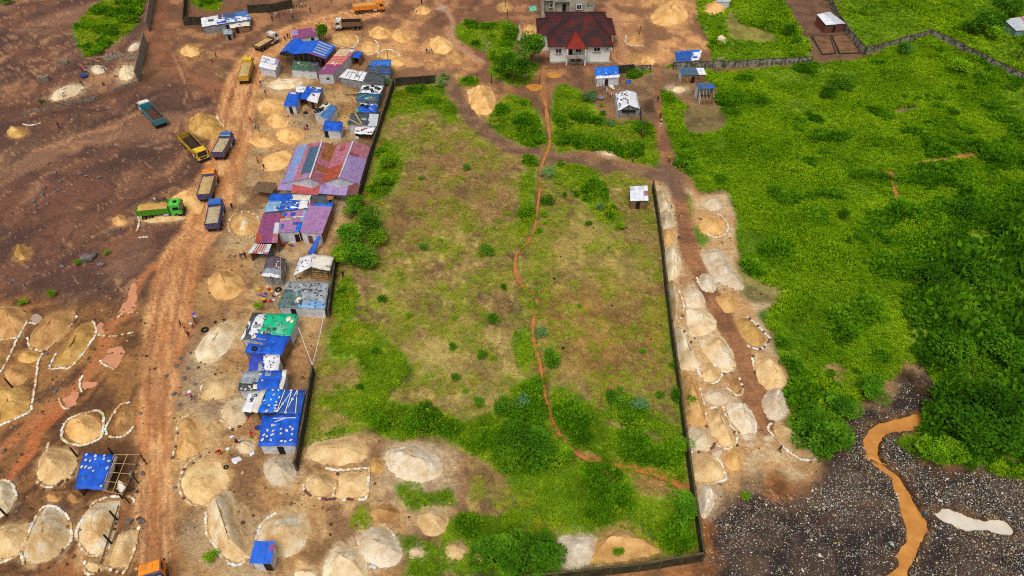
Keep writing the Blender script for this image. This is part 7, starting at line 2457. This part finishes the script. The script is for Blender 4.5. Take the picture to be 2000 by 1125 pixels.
POSES = {
    'stand': body_mesh('person_standing', {}),
    'walk': body_mesh('person_walking', {'knL': (.10, .16, .50), 'anL': (.10, .22, .11), 'toL': (.11, .37, .08), 'knR': (-.10, -.04, .50), 'anR': (-.10, -.30, .14), 'toR': (-.10, -.20, .03), 'haL': (.26, -.14, .92), 'elL': (.24, -.08, 1.14), 'haR': (-.26, .2, .93), 'elR': (-.24, .06, 1.13)}),
    'carry': body_mesh('person_carrying', {'knL': (.10, .12, .50), 'anL': (.10, .16, .10), 'toL': (.11, .31, .05), 'elL': (.30, .02, 1.62), 'haL': (.14, .04, 1.78), 'anR': (-.10, -.18, .11), 'toR': (-.10, -.06, .03)}),
    'bend': body_mesh('person_bending', {'waist': (0, .10, 1.05), 'chest': (0, .34, 1.10), 'neck': (0, .48, 1.16), 'head': (0, .56, 1.19), 'crown': (0, .68, 1.22), 'shL': (.17, .40, 1.10), 'elL': (.22, .46, .84), 'haL': (.15, .56, .62), 'shR': (-.17, .40, 1.10), 'elR': (-.22, .46, .84), 'haR': (-.10, .60, .60), 'pel': (0, -.03, .90), 'hiL': (.09, -.03, .86), 'hiR': (-.09, -.03, .86)}),
    'sit': body_mesh('person_sitting', {'pel': (0, 0, .28), 'waist': (0, .0, .43), 'chest': (0, .05, .65), 'neck': (0, .08, .82), 'head': (0, .1, .91), 'crown': (0, .1, 1.05), 'shL': (.17, .05, .75), 'elL': (.24, .16, .52), 'haL': (.18, .36, .46), 'shR': (-.17, .05, .75), 'elR': (-.24, .16, .52), 'haR': (-.18, .36, .46), 'hiL': (.10, .02, .25), 'knL': (.15, .38, .45), 'anL': (.13, .42, .08), 'toL': (.13, .56, .05), 'hiR': (-.10, .02, .25), 'knR': (-.15, .38, .45), 'anR': (-.13, .42, .08), 'toR': (-.13, .56, .05)}),
}
SKIN, HAIR = mat('dark_skin', (82, 56, 42), (70, 46, 34), rough=.6), mat('black_hair', (24, 20, 18), (18, 16, 14))
CLO = {k: mat('cloth_' + k, c, scale=3) for k, c in {'red': (190, 34, 44), 'white': (220, 220, 222), 'black': (34, 34, 40), 'blue': (44, 74, 150), 'navy': (34, 40, 84), 'yellow': (228, 190, 30), 'orange': (228, 120, 36), 'pink': (230, 40, 130), 'green': (60, 130, 50), 'grey': (128, 126, 126), 'maroon': (116, 26, 44), 'brown': (96, 70, 54), 'lime': (180, 220, 40), 'purple': (130, 90, 170), 'sky': (90, 150, 200), 'rose': (226, 130, 140), 'denim': (56, 70, 104)}.items()}
PG = 'people about the sand yard'


def person(px, py, pose, shirt, legs, deg, label, zoff=0.0, s=1.0, z=None):
    p = G(px, py, z) if z is not None else GZ(px, py)
    o = put('person', POSES[pose], None, (p.x, p.y, p.z + zoff + .0), (0, 0, math.radians(deg)), s, [SKIN, CLO[shirt], CLO[legs], HAIR])
    tag(o, label, 'person', PG)
    return o


def basin(p, c, r, label, group=None):
    mb = MB()
    n = 14
    vs, fs = [], []
    for z, k in ((0, .62), (.12, .9), (.16, 1.0), (.15, .92), (.03, .6)):
        vs += [(math.cos(6.2832 * i / n) * r * k, math.sin(6.2832 * i / n) * r * k, z * r / .3) for i in range(n)]
    for j in range(4):
        fs += [(j * n + i, j * n + (i + 1) % n, (j + 1) * n + (i + 1) % n, (j + 1) * n + i) for i in range(n)]
    fs += [tuple(range(n)), tuple(range(4 * n, 5 * n))]
    mb.add(vs, fs, CLO[c])
    o = mb.build('basin', local=True)
    o.location = p
    tag(o, label, 'basin', group)


for a in (
    (163, 142, 'stand', 'red', 'blue', 30, 'person in red and blue beside the ring of grey ash'),
    (170, 143, 'bend', 'white', 'navy', 200, 'person in white bending by the ash ring'),
    (206, 140, 'bend', 'black', 'black', 90, 'person in black working at the right of the ash ring'),
    (197, 128, 'stand', 'yellow', 'black', 150, 'person in a yellow top above the ash ring'),
    (162, 167, 'bend', 'black', 'navy', 60, 'person in black bent over near the blue basin on the left'),
    (203, 168, 'sit', 'maroon', 'black', 10, 'person in maroon crouching by the ditch'),
    (125, 192, 'bend', 'sky', 'sky', -40, 'person in sky blue on the long pale heap'),
    (117, 251, 'walk', 'maroon', 'black', 100, 'person in maroon walking alone on the quarry floor'),
    (414, 122, 'stand', 'lime', 'black', 0, 'person in a lime vest right of the small orange heap'),
    (423, 113, 'walk', 'grey', 'black', 80, 'person in grey next to the lime vest'),
    (527, 28, 'stand', 'black', 'black', 20, 'person in black left of the group at the compound wall'),
    (533, 42, 'stand', 'navy', 'black', 200, 'person in navy just in front of the group at the compound wall'),
    (537, 33, 'stand', 'yellow', 'white', 120, 'person in yellow and white in the group at the compound wall'),
    (541, 34, 'stand', 'white', 'grey', 320, 'person in white in the middle of the group at the compound wall'),
    (546, 36, 'stand', 'maroon', 'grey', 250, 'person in maroon at the right of the group at the compound wall'),
    (556, 35, 'walk', 'red', 'grey', 70, 'person in red walking away from the compound wall group'),
    (570, 27, 'stand', 'white', 'white', 170, 'person all in white by the end of the compound wall'),
    (573, 40, 'walk', 'black', 'brown', 220, 'person in black and brown below the one all in white'),
    (580, 16, 'stand', 'white', 'navy', 90, 'person in white at the left of the top roadside group'),
    (586, 17, 'stand', 'grey', 'black', 300, 'person in grey inside the top roadside group'),
    (591, 16, 'stand', 'white', 'black', 30, 'person in white and black inside the top roadside group'),
    (597, 14, 'stand', 'yellow', 'black', 140, 'person in yellow at the right of the top roadside group'),
    (607, 24, 'stand', 'black', 'black', 60, 'person in black standing apart on the top road'),
    (648, 7, 'stand', 'brown', 'black', 200, 'person in brown at the top edge left of the orange tipper'),
    (558, 82, 'stand', 'navy', 'navy', 20, 'person all in navy at the corner of the purple-roofed stall'),
    (563, 76, 'stand', 'maroon', 'black', 160, 'person in maroon at the purple-roofed stall'),
    (567, 76, 'stand', 'black', 'denim', 280, 'person in black and denim at the purple-roofed stall'),
    (510, 168, 'walk', 'blue', 'denim', 190, 'person in blue walking below the white hut'),
    (520, 188, 'walk', 'red', 'maroon', 170, 'person in red walking on the road side of the blue tarpaulin shack'),
    (490, 239, 'walk', 'orange', 'blue', 190, 'person in orange and blue on the road above the sand heaps'),
    (500, 251, 'bend', 'white', 'black', 120, 'person in white bending on the road by the heaps'),
    (507, 258, 'walk', 'grey', 'brown', 60, 'person in grey walking behind the one bending'),
    (596, 255, 'sit', 'pink', 'black', 0, 'person in pink sitting below the steel-blue hut'),
    (602, 255, 'stand', 'black', 'black', 180, 'person in black standing below the steel-blue hut'),
    (505, 320, 'walk', 'orange', 'brown', 200, 'person in orange on the low sand spread'),
    (517, 333, 'walk', 'black', 'black', 170, 'person in black on the low sand spread'),
    (834, 106, 'stand', 'black', 'black', 20, 'person in black at the left of the trio by the brown heap'),
    (839, 105, 'stand', 'white', 'black', 200, 'person in white in the trio by the brown heap'),
    (844, 106, 'stand', 'grey', 'black', 300, 'person in grey at the right of the trio by the brown heap'),
    (817, 82, 'walk', 'white', 'grey', 100, 'person in white walking alone between the orange heaps'),
    (824, 10, 'stand', 'navy', 'black', 40, 'person in navy behind the bright orange heap at the top'),
    (814, 30, 'stand', 'red', 'white', 300, 'person in red with white trousers at the bright orange heap'),
    (455, 410, 'walk', 'black', 'black', 200, 'person all in black walking beside the blue loaded truck'),
    (473, 508, 'stand', 'purple', 'grey', 60, 'person in pale purple in front of the rusty kiosk'),
    (481, 506, 'stand', 'black', 'brown', 250, 'person in black in front of the rusty kiosk'),
    (356, 640, 'walk', 'brown', 'navy', 300, 'person in brown at the left of the roadside group'),
    (363, 646, 'carry', 'orange', 'brown', 10, 'person in an orange shirt in the roadside group'),
    (378, 641, 'bend', 'white', 'denim', 60, 'person in white bending in the roadside group'),
    (386, 628, 'carry', 'white', 'purple', 180, 'person in white at the top of the roadside group'),
    (384, 634, 'stand', 'green', 'red', 90, 'person in green and red in the roadside group'),
    (371, 660, 'carry', 'maroon', 'black', 200, 'person in maroon below the roadside group'),
    (423, 634, 'sit', 'black', 'yellow', 220, 'person in black and yellow sitting at the long pale gravel heap'),
    (438, 626, 'sit', 'orange', 'navy', 200, 'person in orange sitting at the long pale gravel heap'),
    (377, 780, 'carry', 'pink', 'navy', 160, 'person in bright pink with a white basin on the head'),
    (433, 887, 'bend', 'red', 'red', 150, 'person in red near the little pale heap'),
    (452, 892, 'stand', 'lime', 'rose', 80, 'person in lime and rose beside the white sheets'),
    (464, 866, 'sit', 'maroon', 'maroon', 60, 'small person in maroon at the little pale heap'),
    (472, 864, 'sit', 'white', 'navy', 200, 'small person in white at the little pale heap'),
    (494, 858, 'bend', 'red', 'green', 20, 'person in red and green at the corner of the lower blue roof'),
    (1284, 200, 'stand', 'black', 'denim', 0, 'person in black on the upper footpath'),
    (1289, 232, 'walk', 'maroon', 'black', 180, 'person in maroon leading the three on the footpath'),
    (1290, 243, 'walk', 'yellow', 'black', 180, 'person in yellow, middle of the three on the footpath'),
    (1289, 252, 'walk', 'white', 'white', 180, 'person in white, last of the three on the footpath'),
    (1236, 318, 'walk', 'grey', 'navy', 40, 'person in grey at the edge of the crossing track'),
    (1307, 316, 'stand', 'yellow', 'brown', 0, 'person in a yellow shirt at the track junction'),
    (1311, 324, 'walk', 'grey', 'rose', 200, 'person in grey and rose at the track junction'),
    (1339, 330, 'walk', 'black', 'navy', 160, 'person in black at the foot of the green slope'),
    (1325, 467, 'stand', 'rose', 'maroon', 100, 'person in rose beside the row of heaps by the long wall'),
    (1311, 408, 'sit', 'sky', 'white', 90, 'person in sky blue sitting by the second heap of the row'),
    (1521, 883, 'walk', 'black', 'black', 60, 'person all in black beside the long white curve of bags'),
    (718, 508, 'stand', 'blue', 'black', 120, 'person in blue right of the round tree clump'),
    (671, 543, 'stand', 'black', 'black', 30, 'person in black between the wall and the field margin'),
    (1187, 186, 'stand', 'white', 'navy', 80, 'person in white at the left end of the laundry line'),
    (1192, 190, 'stand', 'maroon', 'black', 200, 'person in maroon under the laundry line'),
    (1771, 219, 'stand', 'black', 'grey', 200, 'person in black standing in the green slope clearing'),
):
    person(*a)
person(308, 392, 'bend', 'red', 'navy', 200, 'person in red shovelling behind the green truck')
person(304, 396, 'bend', 'white', 'purple', 250, 'person in white standing on the sand in the green truck', 0, 1, 2.65)
person(327, 396, 'bend', 'navy', 'black', 120, 'person in navy at the back of the green cab', 0, 1, 2.6)
p = GZ(377, 780)
basin(Vector((p.x, p.y, p.z + 1.74)), 'white', .3, 'white basin on the head of the person in pink')
p = GZ(386, 628)
basin(Vector((p.x, p.y, p.z + 1.74)), 'purple', .34, 'purple basin on a head in the roadside group')
p = GZ(452, 892)
basin(Vector((p.x, p.y, p.z + 1.68)), 'white', .28, 'white basin on the head of the person in lime')
# ------------------------------------------------------------------ basins, buckets, tyres, posts, ropes and the rest
GBA = 'basins and buckets in the yard'
rr = random.Random(5)
for cx, cy, n, rx, ry, nm in ((522, 575, 22, 26, 16, 'coloured basin among the washing beside the grey and slate shack'), (560, 477, 16, 16, 7, 'coloured basin among the pots in front of the mauve-roofed shed')):
    for i in range(n):
        a, r_ = rr.uniform(0, 6.28), math.sqrt(rr.random())
        p = GZ(cx + rx * r_ * math.cos(a), cy + ry * r_ * math.sin(a))
        c = ['yellow', 'yellow', 'white', 'red', 'purple', 'blue', 'maroon', 'white', 'orange'][i % 9]
        basin(p, c, rr.uniform(.22, .38), nm.replace('coloured', c), GBA + (' by the grey shack' if cx < 540 else ' by the mauve shed'))
for px, py, c, r_, lb in ((504, 837, 'blue', .42, 'blue basin left of the lower blue roof'), (500, 856, 'yellow', .3, 'yellow bowl at the corner of the lower blue roof'), (665, 226, 'yellow', .4, 'yellow bucket right of the steel-blue hut'), (548, 487, 'sky', .4, 'sky blue basin in the yard of the mauve shed'), (1173, 194, 'grey', .9, 'wide grey pan by the bluish round tree'), (165, 150, 'blue', .9, 'blue tub beside the ring of grey ash')):
    basin(GZ(px, py), c, r_, lb)
for px, py, s, lb in ((400, 645, 1.25, 'big tyre lying beside the long pale gravel heap'), (597, 221, 1.1, 'tyre in front of the L-shaped tarpaulin shack'), (442, 914, .7, 'small tyre lying on the flat yard near the white sheets'), (398, 943, 1.3, 'tyre frame lying on the broad flat tan heap'), (544, 567, 1.2, 'tyre leaning at the corner of the grey and slate shack'), (1300, 395, .8, 'tyre beside the head of the row of heaps'), (1531, 576, .9, 'black tyre at the edge of the green slope')):
    p = GZ(px, py)
    o = put('tyre', TYRE, None, (p.x, p.y, p.z + (.35 if px == 398 else .02)), (0, 0, 0), s)
    tag(o, lb, 'tyre')
# posts
PGR = 'posts of unbuilt fences'


def post(px, py, h, label, lean=(0, 0), r=.11, m=POST, group=None):
    p = GZ(px, py)
    mb = MB()
    mb.tube([(0, 0, -.3), (lean[0] * .5, lean[1] * .5, h * .5), (lean[0], lean[1], h)], [r, r * .95, r * .85], 8, m)
    o = mb.build('post', local=True)
    o.location = p
    tag(o, label, 'post', group)


for px, py, lb in ((987, 18, 'dark post nearest the top edge beside the weeds'), (991, 36, 'second dark post down beside the weeds'), (994, 53, 'third dark post down beside the weeds'), (998, 79, 'dark post in the small brown heap among the weeds'), (1000, 90, 'lowest dark post beside the weeds'), (932, 162, 'left dark post below the boggy green patch'), (960, 163, 'right dark post below the boggy green patch'), (1054, 165, 'dark post beside the orange puddle'), (758, 116, 'thin post in the third bag ring'), (1249, 67, 'thin post right of the red roof')):
    post(px, py, 2.6, lb, r=.09)
for px, py, lb in ((152, 893, 'leaning post at the upper left of the blue shelter'), (225, 893, 'leaning post at the upper right of the blue shelter'), (240, 974, 'post at the lower end of the shelter frame'), (229, 1016, 'upper leaning post in the grey streaked heap'), (218, 1062, 'lower leaning post in the grey streaked heap'), (14, 1008, 'leaning post at the left edge by the curved rim'), (24, 757, 'leaning black post above the big yellow heap')):
    post(px, py, 2.0, lb, (-.25, .2), .13)
for a, b, lb in (((235, 990), (193, 1120), 'long beam lying across the grey streaked heap'), ((275, 885), (242, 968), 'long pole lying along the shelter frame')):
    A, B = GZ(*a), GZ(*b)
    o = MB().tube([A + Vector((0, 0, .5)), B + Vector((0, 0, .25))], .09, 6, TIMB).build('beam')
    tag(o, lb, 'beam')
for px, py, h, lb in ((585, 645, 2.6, 'thin pole at the right corner of the emerald shack'), (563, 545, 3.2, 'tall pole between the grey gabled shack and the awning'), (531, 560, 2.6, 'striped pole by the basins'), (1154, 165, 2.8, 'white pole left of the laundry hut'), (1622, 12, 3.0, 'pale gate post above the plank hut'), (568, 272, 1.6, 'short dark post in the orange heap behind the double-gabled shed')):
    post(px, py, h, lb, r=.05, m=BAMB)


def rope(a, b, label, m=WHITE, sag=.3, r=.045):
    pts = [a.lerp(b, k / 8) - Vector((0, 0, sag * math.sin(math.pi * k / 8))) for k in range(9)]
    o = MB().tube(pts, r, 5, m).build('rope')
    tag(o, label, 'rope')


top = G(610, 713, 2.2)
rope(G(583, 640, 2.4), top, 'white rope from the emerald shack to the end of the dark wall')
rope(G(634, 607, 2.2), top, 'white rope from the grey and slate shack to the end of the dark wall')
rope(G(482, 812, 2.3), G(503, 857, 1.2), 'striped pole leaning from the white-roofed room', SRED, 0, .06)
rope(G(548, 502, 2.6), G(548, 545, 2.6), 'bamboo pole over the gap by the white awning', BAMB, 0, .05)
# laundry lines
for k, (a, b) in enumerate((((1172, 158, 1.9), (1205, 188, 2.0)), ((1208, 160, 1.9), (1212, 184, 2.0)))):
    t = thing('laundry_line', ('long slanting' if k == 0 else 'short right-hand') + ' laundry line with bright clothes by the blue-roofed hut', 'laundry', GZ(a[0], a[1] + 8))
    A, B = G(*a), G(*b)
    MB().tube([A, A.lerp(B, .5) - Vector((0, 0, .25)), B], .02, 4, WHITE).build('line', t)
    n = 11 if k == 0 else 5
    for i in range(n):
        u = (i + .5) / n
        c = A.lerp(B, u) - Vector((0, 0, .25 * math.sin(math.pi * u)))
        d = (B - A).normalized()
        MB().slab([c - d * .26, c + d * .26, c + d * .24 - Vector((0, .18, .8)), c - d * .24 - Vector((0, .18, .8))], .02, CLO[['white', 'red', 'sky', 'maroon', 'white', 'orange', 'rose'][(i + k) % 7]], 2, 2, .03, i).build('cloth', t)
    for P_ in (A, B):
        MB().tube([(P_.x, P_.y, -.2), P_], .04, 5, TIMB).build('pole', t)
# garden beds
for k, P in enumerate(([(1586, 72), (1620, 70), (1632, 104), (1606, 107)], [(1624, 70), (1656, 69), (1680, 104), (1640, 105)])):
    Q = [GZ(*p) for p in P]
    t = thing('garden_bed', ('left' if k == 0 else 'right') + ' bare brown garden bed below the plank hut', 'garden bed', Q[0])
    MB().slab([q + Vector((0, 0, .18)) for q in Q], .3, HM['d'], 8, 6, .04, k).build('soil', t)
    for a, b in zip(Q, Q[1:] + Q[:1]):
        d = b - a
        MB().box((a + b) / 2 + Vector((0, 0, .15)), (d.length, .3, .3), math.atan2(d.y, d.x), WM['dark']).build('edging', t)
# stacks and rows of blocks
BLK = mat('cement_block', (150, 138, 118), (116, 104, 86), scale=3, rnd=.15)
bm_ = MB().box((0, 0, 0), (.45, .22, .22), 0, BLK).mesh('block')
for px, py, nx, ny, nz, rz, lb in ((90, 158, 5, 6, 6, .3, 'square stack of cement blocks on the dark ground'), (126, 124, 6, 3, 4, .1, 'smaller mossy stack of cement blocks uphill of the square one')):
    p = GZ(px, py)
    t = thing('block_stack', lb, 'blocks', p, rz)
    for i in range(nx):
        for j in range(ny):
            for k in range(nz - (rr.random() < .4)):
                put('block', bm_, t, ((i - nx / 2) * .48, (j - ny / 2) * .25, .1 + k * .225), (0, 0, rr.uniform(-.06, .06)))
for px, py, rows, n, rz, lb in ((222, 110, 5, 9, .75, 'left set of drying block rows behind the leaning panel wall'), (253, 112, 4, 7, 1.0, 'right set of drying block rows beside the leaning panel wall')):
    p = GZ(px, py)
    t = thing('block_rows', lb, 'blocks', p, rz)
    for i in range(rows):
        for j in range(n):
            if rr.random() < .1:
                continue
            put('block', bm_, t, ((j - n / 2) * .52, (i - rows / 2) * .75, .12), (0, 0, rr.uniform(-.1, .1)), (1.05, 1.7, 1))
# satellite dish, sheets, signs of work
p = G(697, 268, 1.6)
t = thing('satellite_dish', 'white satellite dish in front of the red and white stall', 'dish', (p.x, p.y, 0))
mb = MB()
n = 14
vs = [(0, 0, 1.5)] + [(.45 * math.cos(6.2832 * i / n), .12 - .15, 1.5 + .45 * math.sin(6.2832 * i / n)) for i in range(n)]
mb.add(vs, [(0, 1 + i, 1 + (i + 1) % n) for i in range(n)], WHITE)
mb.build('dish', t, local=True)
MB().tube([(0, .05, -.1), (0, .05, 1.5)], .04, 6, SZ).build('mast', t, local=True)
for P, lb, m in (([(452, 898), (468, 892), (474, 898), (458, 908)], 'crumpled white sheet on the ground near the person in lime', TW), ([(486, 887), (496, 881), (499, 885), (490, 893)], 'small white sheet lying right of the crumpled one', TW), ([(448, 853), (458, 850), (460, 854), (450, 858)], 'narrow white sheet above the person in red', TW), ([(1184, 156), (1196, 160), (1200, 176), (1190, 170)], 'pale cloth on the ground left of the laundry', TWG), ([(1222, 158), (1232, 157), (1233, 163), (1223, 164)], 'blue sheet dropped right of the laundry hut', TB), ([(1033, 14), (1048, 10), (1050, 22), (1035, 24)], 'pale aqua netting heap left of the unfinished house', TGR2), ([(702, 178), (722, 176), (722, 180), (704, 183)], 'white scrap on the timber pile left of the teal shack', TW), ([(1802, 1002), (1807, 1005), (1805, 1012), (1800, 1008)], 'turquoise scrap on the creek bank', TTL), ([(250, 1015 - 90), (258, 918), (262, 928), (254, 936)], 'grey slab beside the road by the shelter frame', WG)):
    Q = [GZ(*q) + Vector((0, 0, .12)) for q in P]
    o = MB().slab(Q, .05, m, 4, 4, .1, int(P[0][0])).build('ground_sheet', smooth=True)
    tag(o, lb, 'sheet')
# timber pile and brushwood
t = thing('timber_pile', 'pile of old boards left of the teal tarpaulin shack', 'timber', GZ(690, 180))
for i in range(7):
    a, b = G(672 + rr.uniform(-3, 3), 178 + i * .9, .1 + .08 * i), G(700 + rr.uniform(-3, 3), 179 + i * .8, .15 + .08 * i)
    MB().tube([a, b], .08, 5, [TIMB, BAMB][i % 2]).build('board', t)
t = thing('brushwood_pile', 'tangled brushwood pile between the steel-blue hut and the vivid blue shack', 'brushwood', GZ(672, 208))
mb = MB()
for i in range(160):
    a = G(672 + rr.gauss(0, 10), 207 + rr.gauss(0, 7), rr.uniform(.05, .7))
    d = rdir(rr)
    d.z *= .4
    mb.tube([a, a + d * rr.uniform(.5, 1.3)], [.03, .01], 3, LEAF['twig'] if i % 2 else BAMB, False)
mb.build('sticks', t)
for cx, cy, lb in ((1180, 935, 'bare dry bush beside the lower stream'), (1775, 735, 'dead brush on the tipped soil above the creek'), (1800, 760, 'dead brush right of the creek head')):
    t = thing('dead_bush', lb, 'dead bush', GZ(cx, cy))
    mb = MB()
    o0 = GZ(cx, cy)
    for i in range(90):
        d = rdir(rr)
        d.z = abs(d.z) * .7 + .1
        a = o0 + Vector((d.x * .4, d.y * .4, .05))
        b = a + d * rr.uniform(.6, 1.5)
        mb.tube([a, b, b + rdir(rr) * .5], [.035, .02, .008], 3, LEAF['twig'], False)
    mb.build('branches', t)

# boulders on the quarry floor
GRK = mat('quarry_boulder', (120, 112, 108), (86, 76, 72), scale=1.6, bump=.5, rnd=.15)
RK = [rock_mesh(60 + i, GRK) for i in range(5)]
BO = 'boulder lying on the dark quarry floor'
for px, py, s, lb in ((173, 507, 2.6, 'biggest grey boulder on the quarry floor beside a bush'), (184, 501, 1.6, 'boulder right behind the biggest grey one'), (198, 518, 1.4, 'flat boulder to the right of the biggest grey one')):
    p = GZ(px, py)
    tag(put('boulder', RK[int(px) % 5], None, (p.x, p.y, p.z + s * .15), (0, 0, px), (s, s * .8, s * .8)), lb, 'boulder')
for px, py, s in ((106, 337, 1.8), (118, 355, 1.6), (95, 320, 1.4), (87, 368, 1.7), (115, 372, 1.3), (108, 376, 1.4), (66, 393, 1.6), (83, 382, 1.5), (70, 403, 1.2), (93, 400, 1.3), (157, 340, 1.4), (170, 344, 1.3), (195, 348, 1.6), (172, 326, 1.3), (214, 455, 1.2), (226, 451, 1.1), (234, 449, 1.0), (267, 494, 1.1), (140, 497, 1.0), (146, 487, .9), (122, 521, 1.4), (63, 540, 1.2), (28, 548, 1.2), (20, 553, 1.0), (11, 540, 1.1), (46, 558, .9), (12, 577, 1.2), (142, 575, 1.0), (125, 590, .9), (185, 570, 1.0), (246, 425, .8), (195, 535, 1.2), (188, 558, 1.1), (58, 523, 1.1), (237, 536, .9), (150, 590, .9), (185, 570, .8), (295, 315, .9), (145, 272, .9), (365, 152, 1.1), (395, 80, 1.0), (366, 76, 1.2), (346, 84, 1.0), (176, 198, 1.8), (184, 194, 1.3), (226, 150, 1.2), (92, 690, .9), (108, 765, 1.2), (100, 757, .9), (8, 882, 1.2), (252, 1020, 1.5), (276, 1018, 1.4), (279, 925, 1.1), (325, 735, 1.0), (345, 715, 1.2), (360, 740, 1.3), (340, 770, 1.2), (352, 700, 1.1), (368, 720, 1.0), (350, 790, 1.0), (372, 690, .9)):
    p = GZ(px, py)
    west = px < 260 and py < 600
    lb = BO if west else ('rock lying beside the upper track' if py < 400 else ('rock at the roadside right of the orange road' if px > 300 else 'rock among the lower left heaps'))
    tag(put('boulder', RK[int(px) % 5], None, (p.x, p.y, p.z + s * .08), (0, 0, px), (s * .72, s * .55, s * .5)), lb, 'boulder', {True: 'boulders on the quarry floor'}.get(west, 'rocks beside the roads' if lb.startswith('rock lying') else ('roadside rocks' if px > 300 else 'rocks among the heaps')))

# ------------------------------------------------------------------ litter and gravel (stuff)
def random_colour_mat(name, cols, rough=.6):
    m = bpy.data.materials.new(name)
    m.use_nodes = True
    nt = m.node_tree
    oi = nt.nodes.new("ShaderNodeObjectInfo")
    cr = nt.nodes.new("ShaderNodeValToRGB")
    cr.color_ramp.interpolation = 'CONSTANT'
    e = cr.color_ramp.elements
    while len(e) < len(cols):
        e.new(0.5)
    for i, c in enumerate(cols):
        e[i].position = i / len(cols)
        e[i].color = (*lin(c), 1)
    nt.links.new(oi.outputs['Random'], cr.inputs[0])
    b = nt.nodes['Principled BSDF']
    b.inputs['Roughness'].default_value = rough
    b.inputs['Specular IOR Level'].default_value = .15
    nt.links.new(cr.outputs[0], b.inputs['Base Color'])
    return m


LIT = random_colour_mat('litter', [(196, 188, 172), (118, 100, 82), (148, 132, 112), (80, 66, 55), (174, 156, 130), (62, 51, 45), (130, 114, 96), (190, 168, 96), (54, 45, 41), (180, 170, 154), (112, 124, 140), (98, 80, 66), (156, 84, 72), (70, 58, 50), (150, 166, 148), (206, 196, 180), (126, 108, 88), (102, 86, 74), (50, 43, 40), (164, 146, 122), (224, 218, 206), (84, 88, 104), (92, 77, 66), (118, 130, 98)])


def scrap_mesh(seed, n=1):
    q = random.Random(seed)
    mb = MB()
    for _ in range(n):
        o = Vector((q.uniform(-1, 1), q.uniform(-1, 1), 0)) * (.9 if n > 1 else 0)
        mb.box(o + Vector((0, 0, .1)), (q.uniform(.3, .9), q.uniform(.2, .6), q.uniform(.05, .35)), q.uniform(0, 3), LIT, q.uniform(.5, 1), None)
    return mb.mesh('scrap')


SCR = [scrap_mesh(i) for i in range(8)]
X, Y, s, q = grid_pts(DUMP, .15, 301, 1.0)
k = (s > -.6) & (poly_sd(X, Y, CREEK_POLY, pad=2) < -.1) & (poly_sd(X, Y, POND_POLY, pad=2) < -.05)
X, Y, s = X[k], Y[k], s[k]
dn = fbm(X * .45, Y, 5.0, 4, 305) * .6 + fbm(X, Y, 1.3, 3, 307) * .4
k = q.rand(len(X)) < np.clip(.55 + 3.6 * (dn - .47), .3, .95) * sstep(-.5, 4, s + 3 * (fbm(X, Y, 3, 3, 309) - .4))
X, Y = X[k], Y[k]
sc = .13 + .22 * q.rand(len(X)) ** 1.6 + .5 * (q.rand(len(X)) > .993)
scatter('dump_litter', X, Y, sc, SCR, 'scattered bags, bottles and scraps covering the rubbish dump', seed=302, tilt=.8)
xs, ys = [], []
for P, d_ in ((YARD, 1.5), (LOWBROWN, 1.7), (LATERITE, 2.2), (UPBROWN, 2.6), (EASTLANE, 1.7), (FIELD, 2.9), (TIPSOIL, .6), (HUTYARD, 1.8), ([(735, 250), (750, 215), (760, 200), (765, 215), (750, 260), (735, 280)], .45)):
    X, Y, s, q = grid_pts(P, d_, 310 + len(xs), 1.0)
    k = (s > 0) & (q.rand(len(X)) < .55)
    xs.append(X[k]); ys.append(Y[k])
X, Y = np.concatenate(xs), np.concatenate(ys)
scatter('yard_litter', X, Y, .10 + .2 * q.rand(len(X)) ** 3, SCR, 'bits of litter strewn over the bare ground', seed=312, tilt=.4)
PEB = random_colour_mat('pebbles', [(120, 92, 70), (90, 66, 52), (150, 116, 84), (110, 100, 92), (180, 146, 104), (78, 60, 50), (136, 104, 76), (100, 82, 66)], .9)
PB = [rock_mesh(80 + i, PEB) for i in range(4)]
xs, ys = [], []
for P, d_ in ((LATERITE, 1.1), (LOWBROWN, .8), (YARD, 1.1), (ROAD and EASTLANE, 1.2), (UPBROWN, 1.6)):
    X, Y, s, q = grid_pts(P, d_, 320 + len(xs), 1.0)
    k = (s > 0) & (fbm(X, Y, 6, 3, 325) + .2 * (q.rand(len(X)) - .5) > .5)
    xs.append(X[k]); ys.append(Y[k])
X, Y = np.concatenate(xs), np.concatenate(ys)
scatter('gravel', X, Y, .12 + .45 * q.rand(len(X)) ** 4, PB, 'loose stones over the bare ground', seed=322, tilt=.5)
STU = [rock_mesh(90 + i, mat('charred', (40, 34, 30), (26, 24, 22), scale=3)) for i in range(3)]
X, Y, s, q = grid_pts([(1100, 470), (1290, 450), (1310, 700), (1090, 740)], 3.6, 330, 1.0)
k = (s > 0) & (q.rand(len(X)) < .3)
scatter('charred_stumps', X[k], Y[k], .25 + .3 * q.rand(k.sum()), STU, 'charred stumps in the cleared field', seed=331)
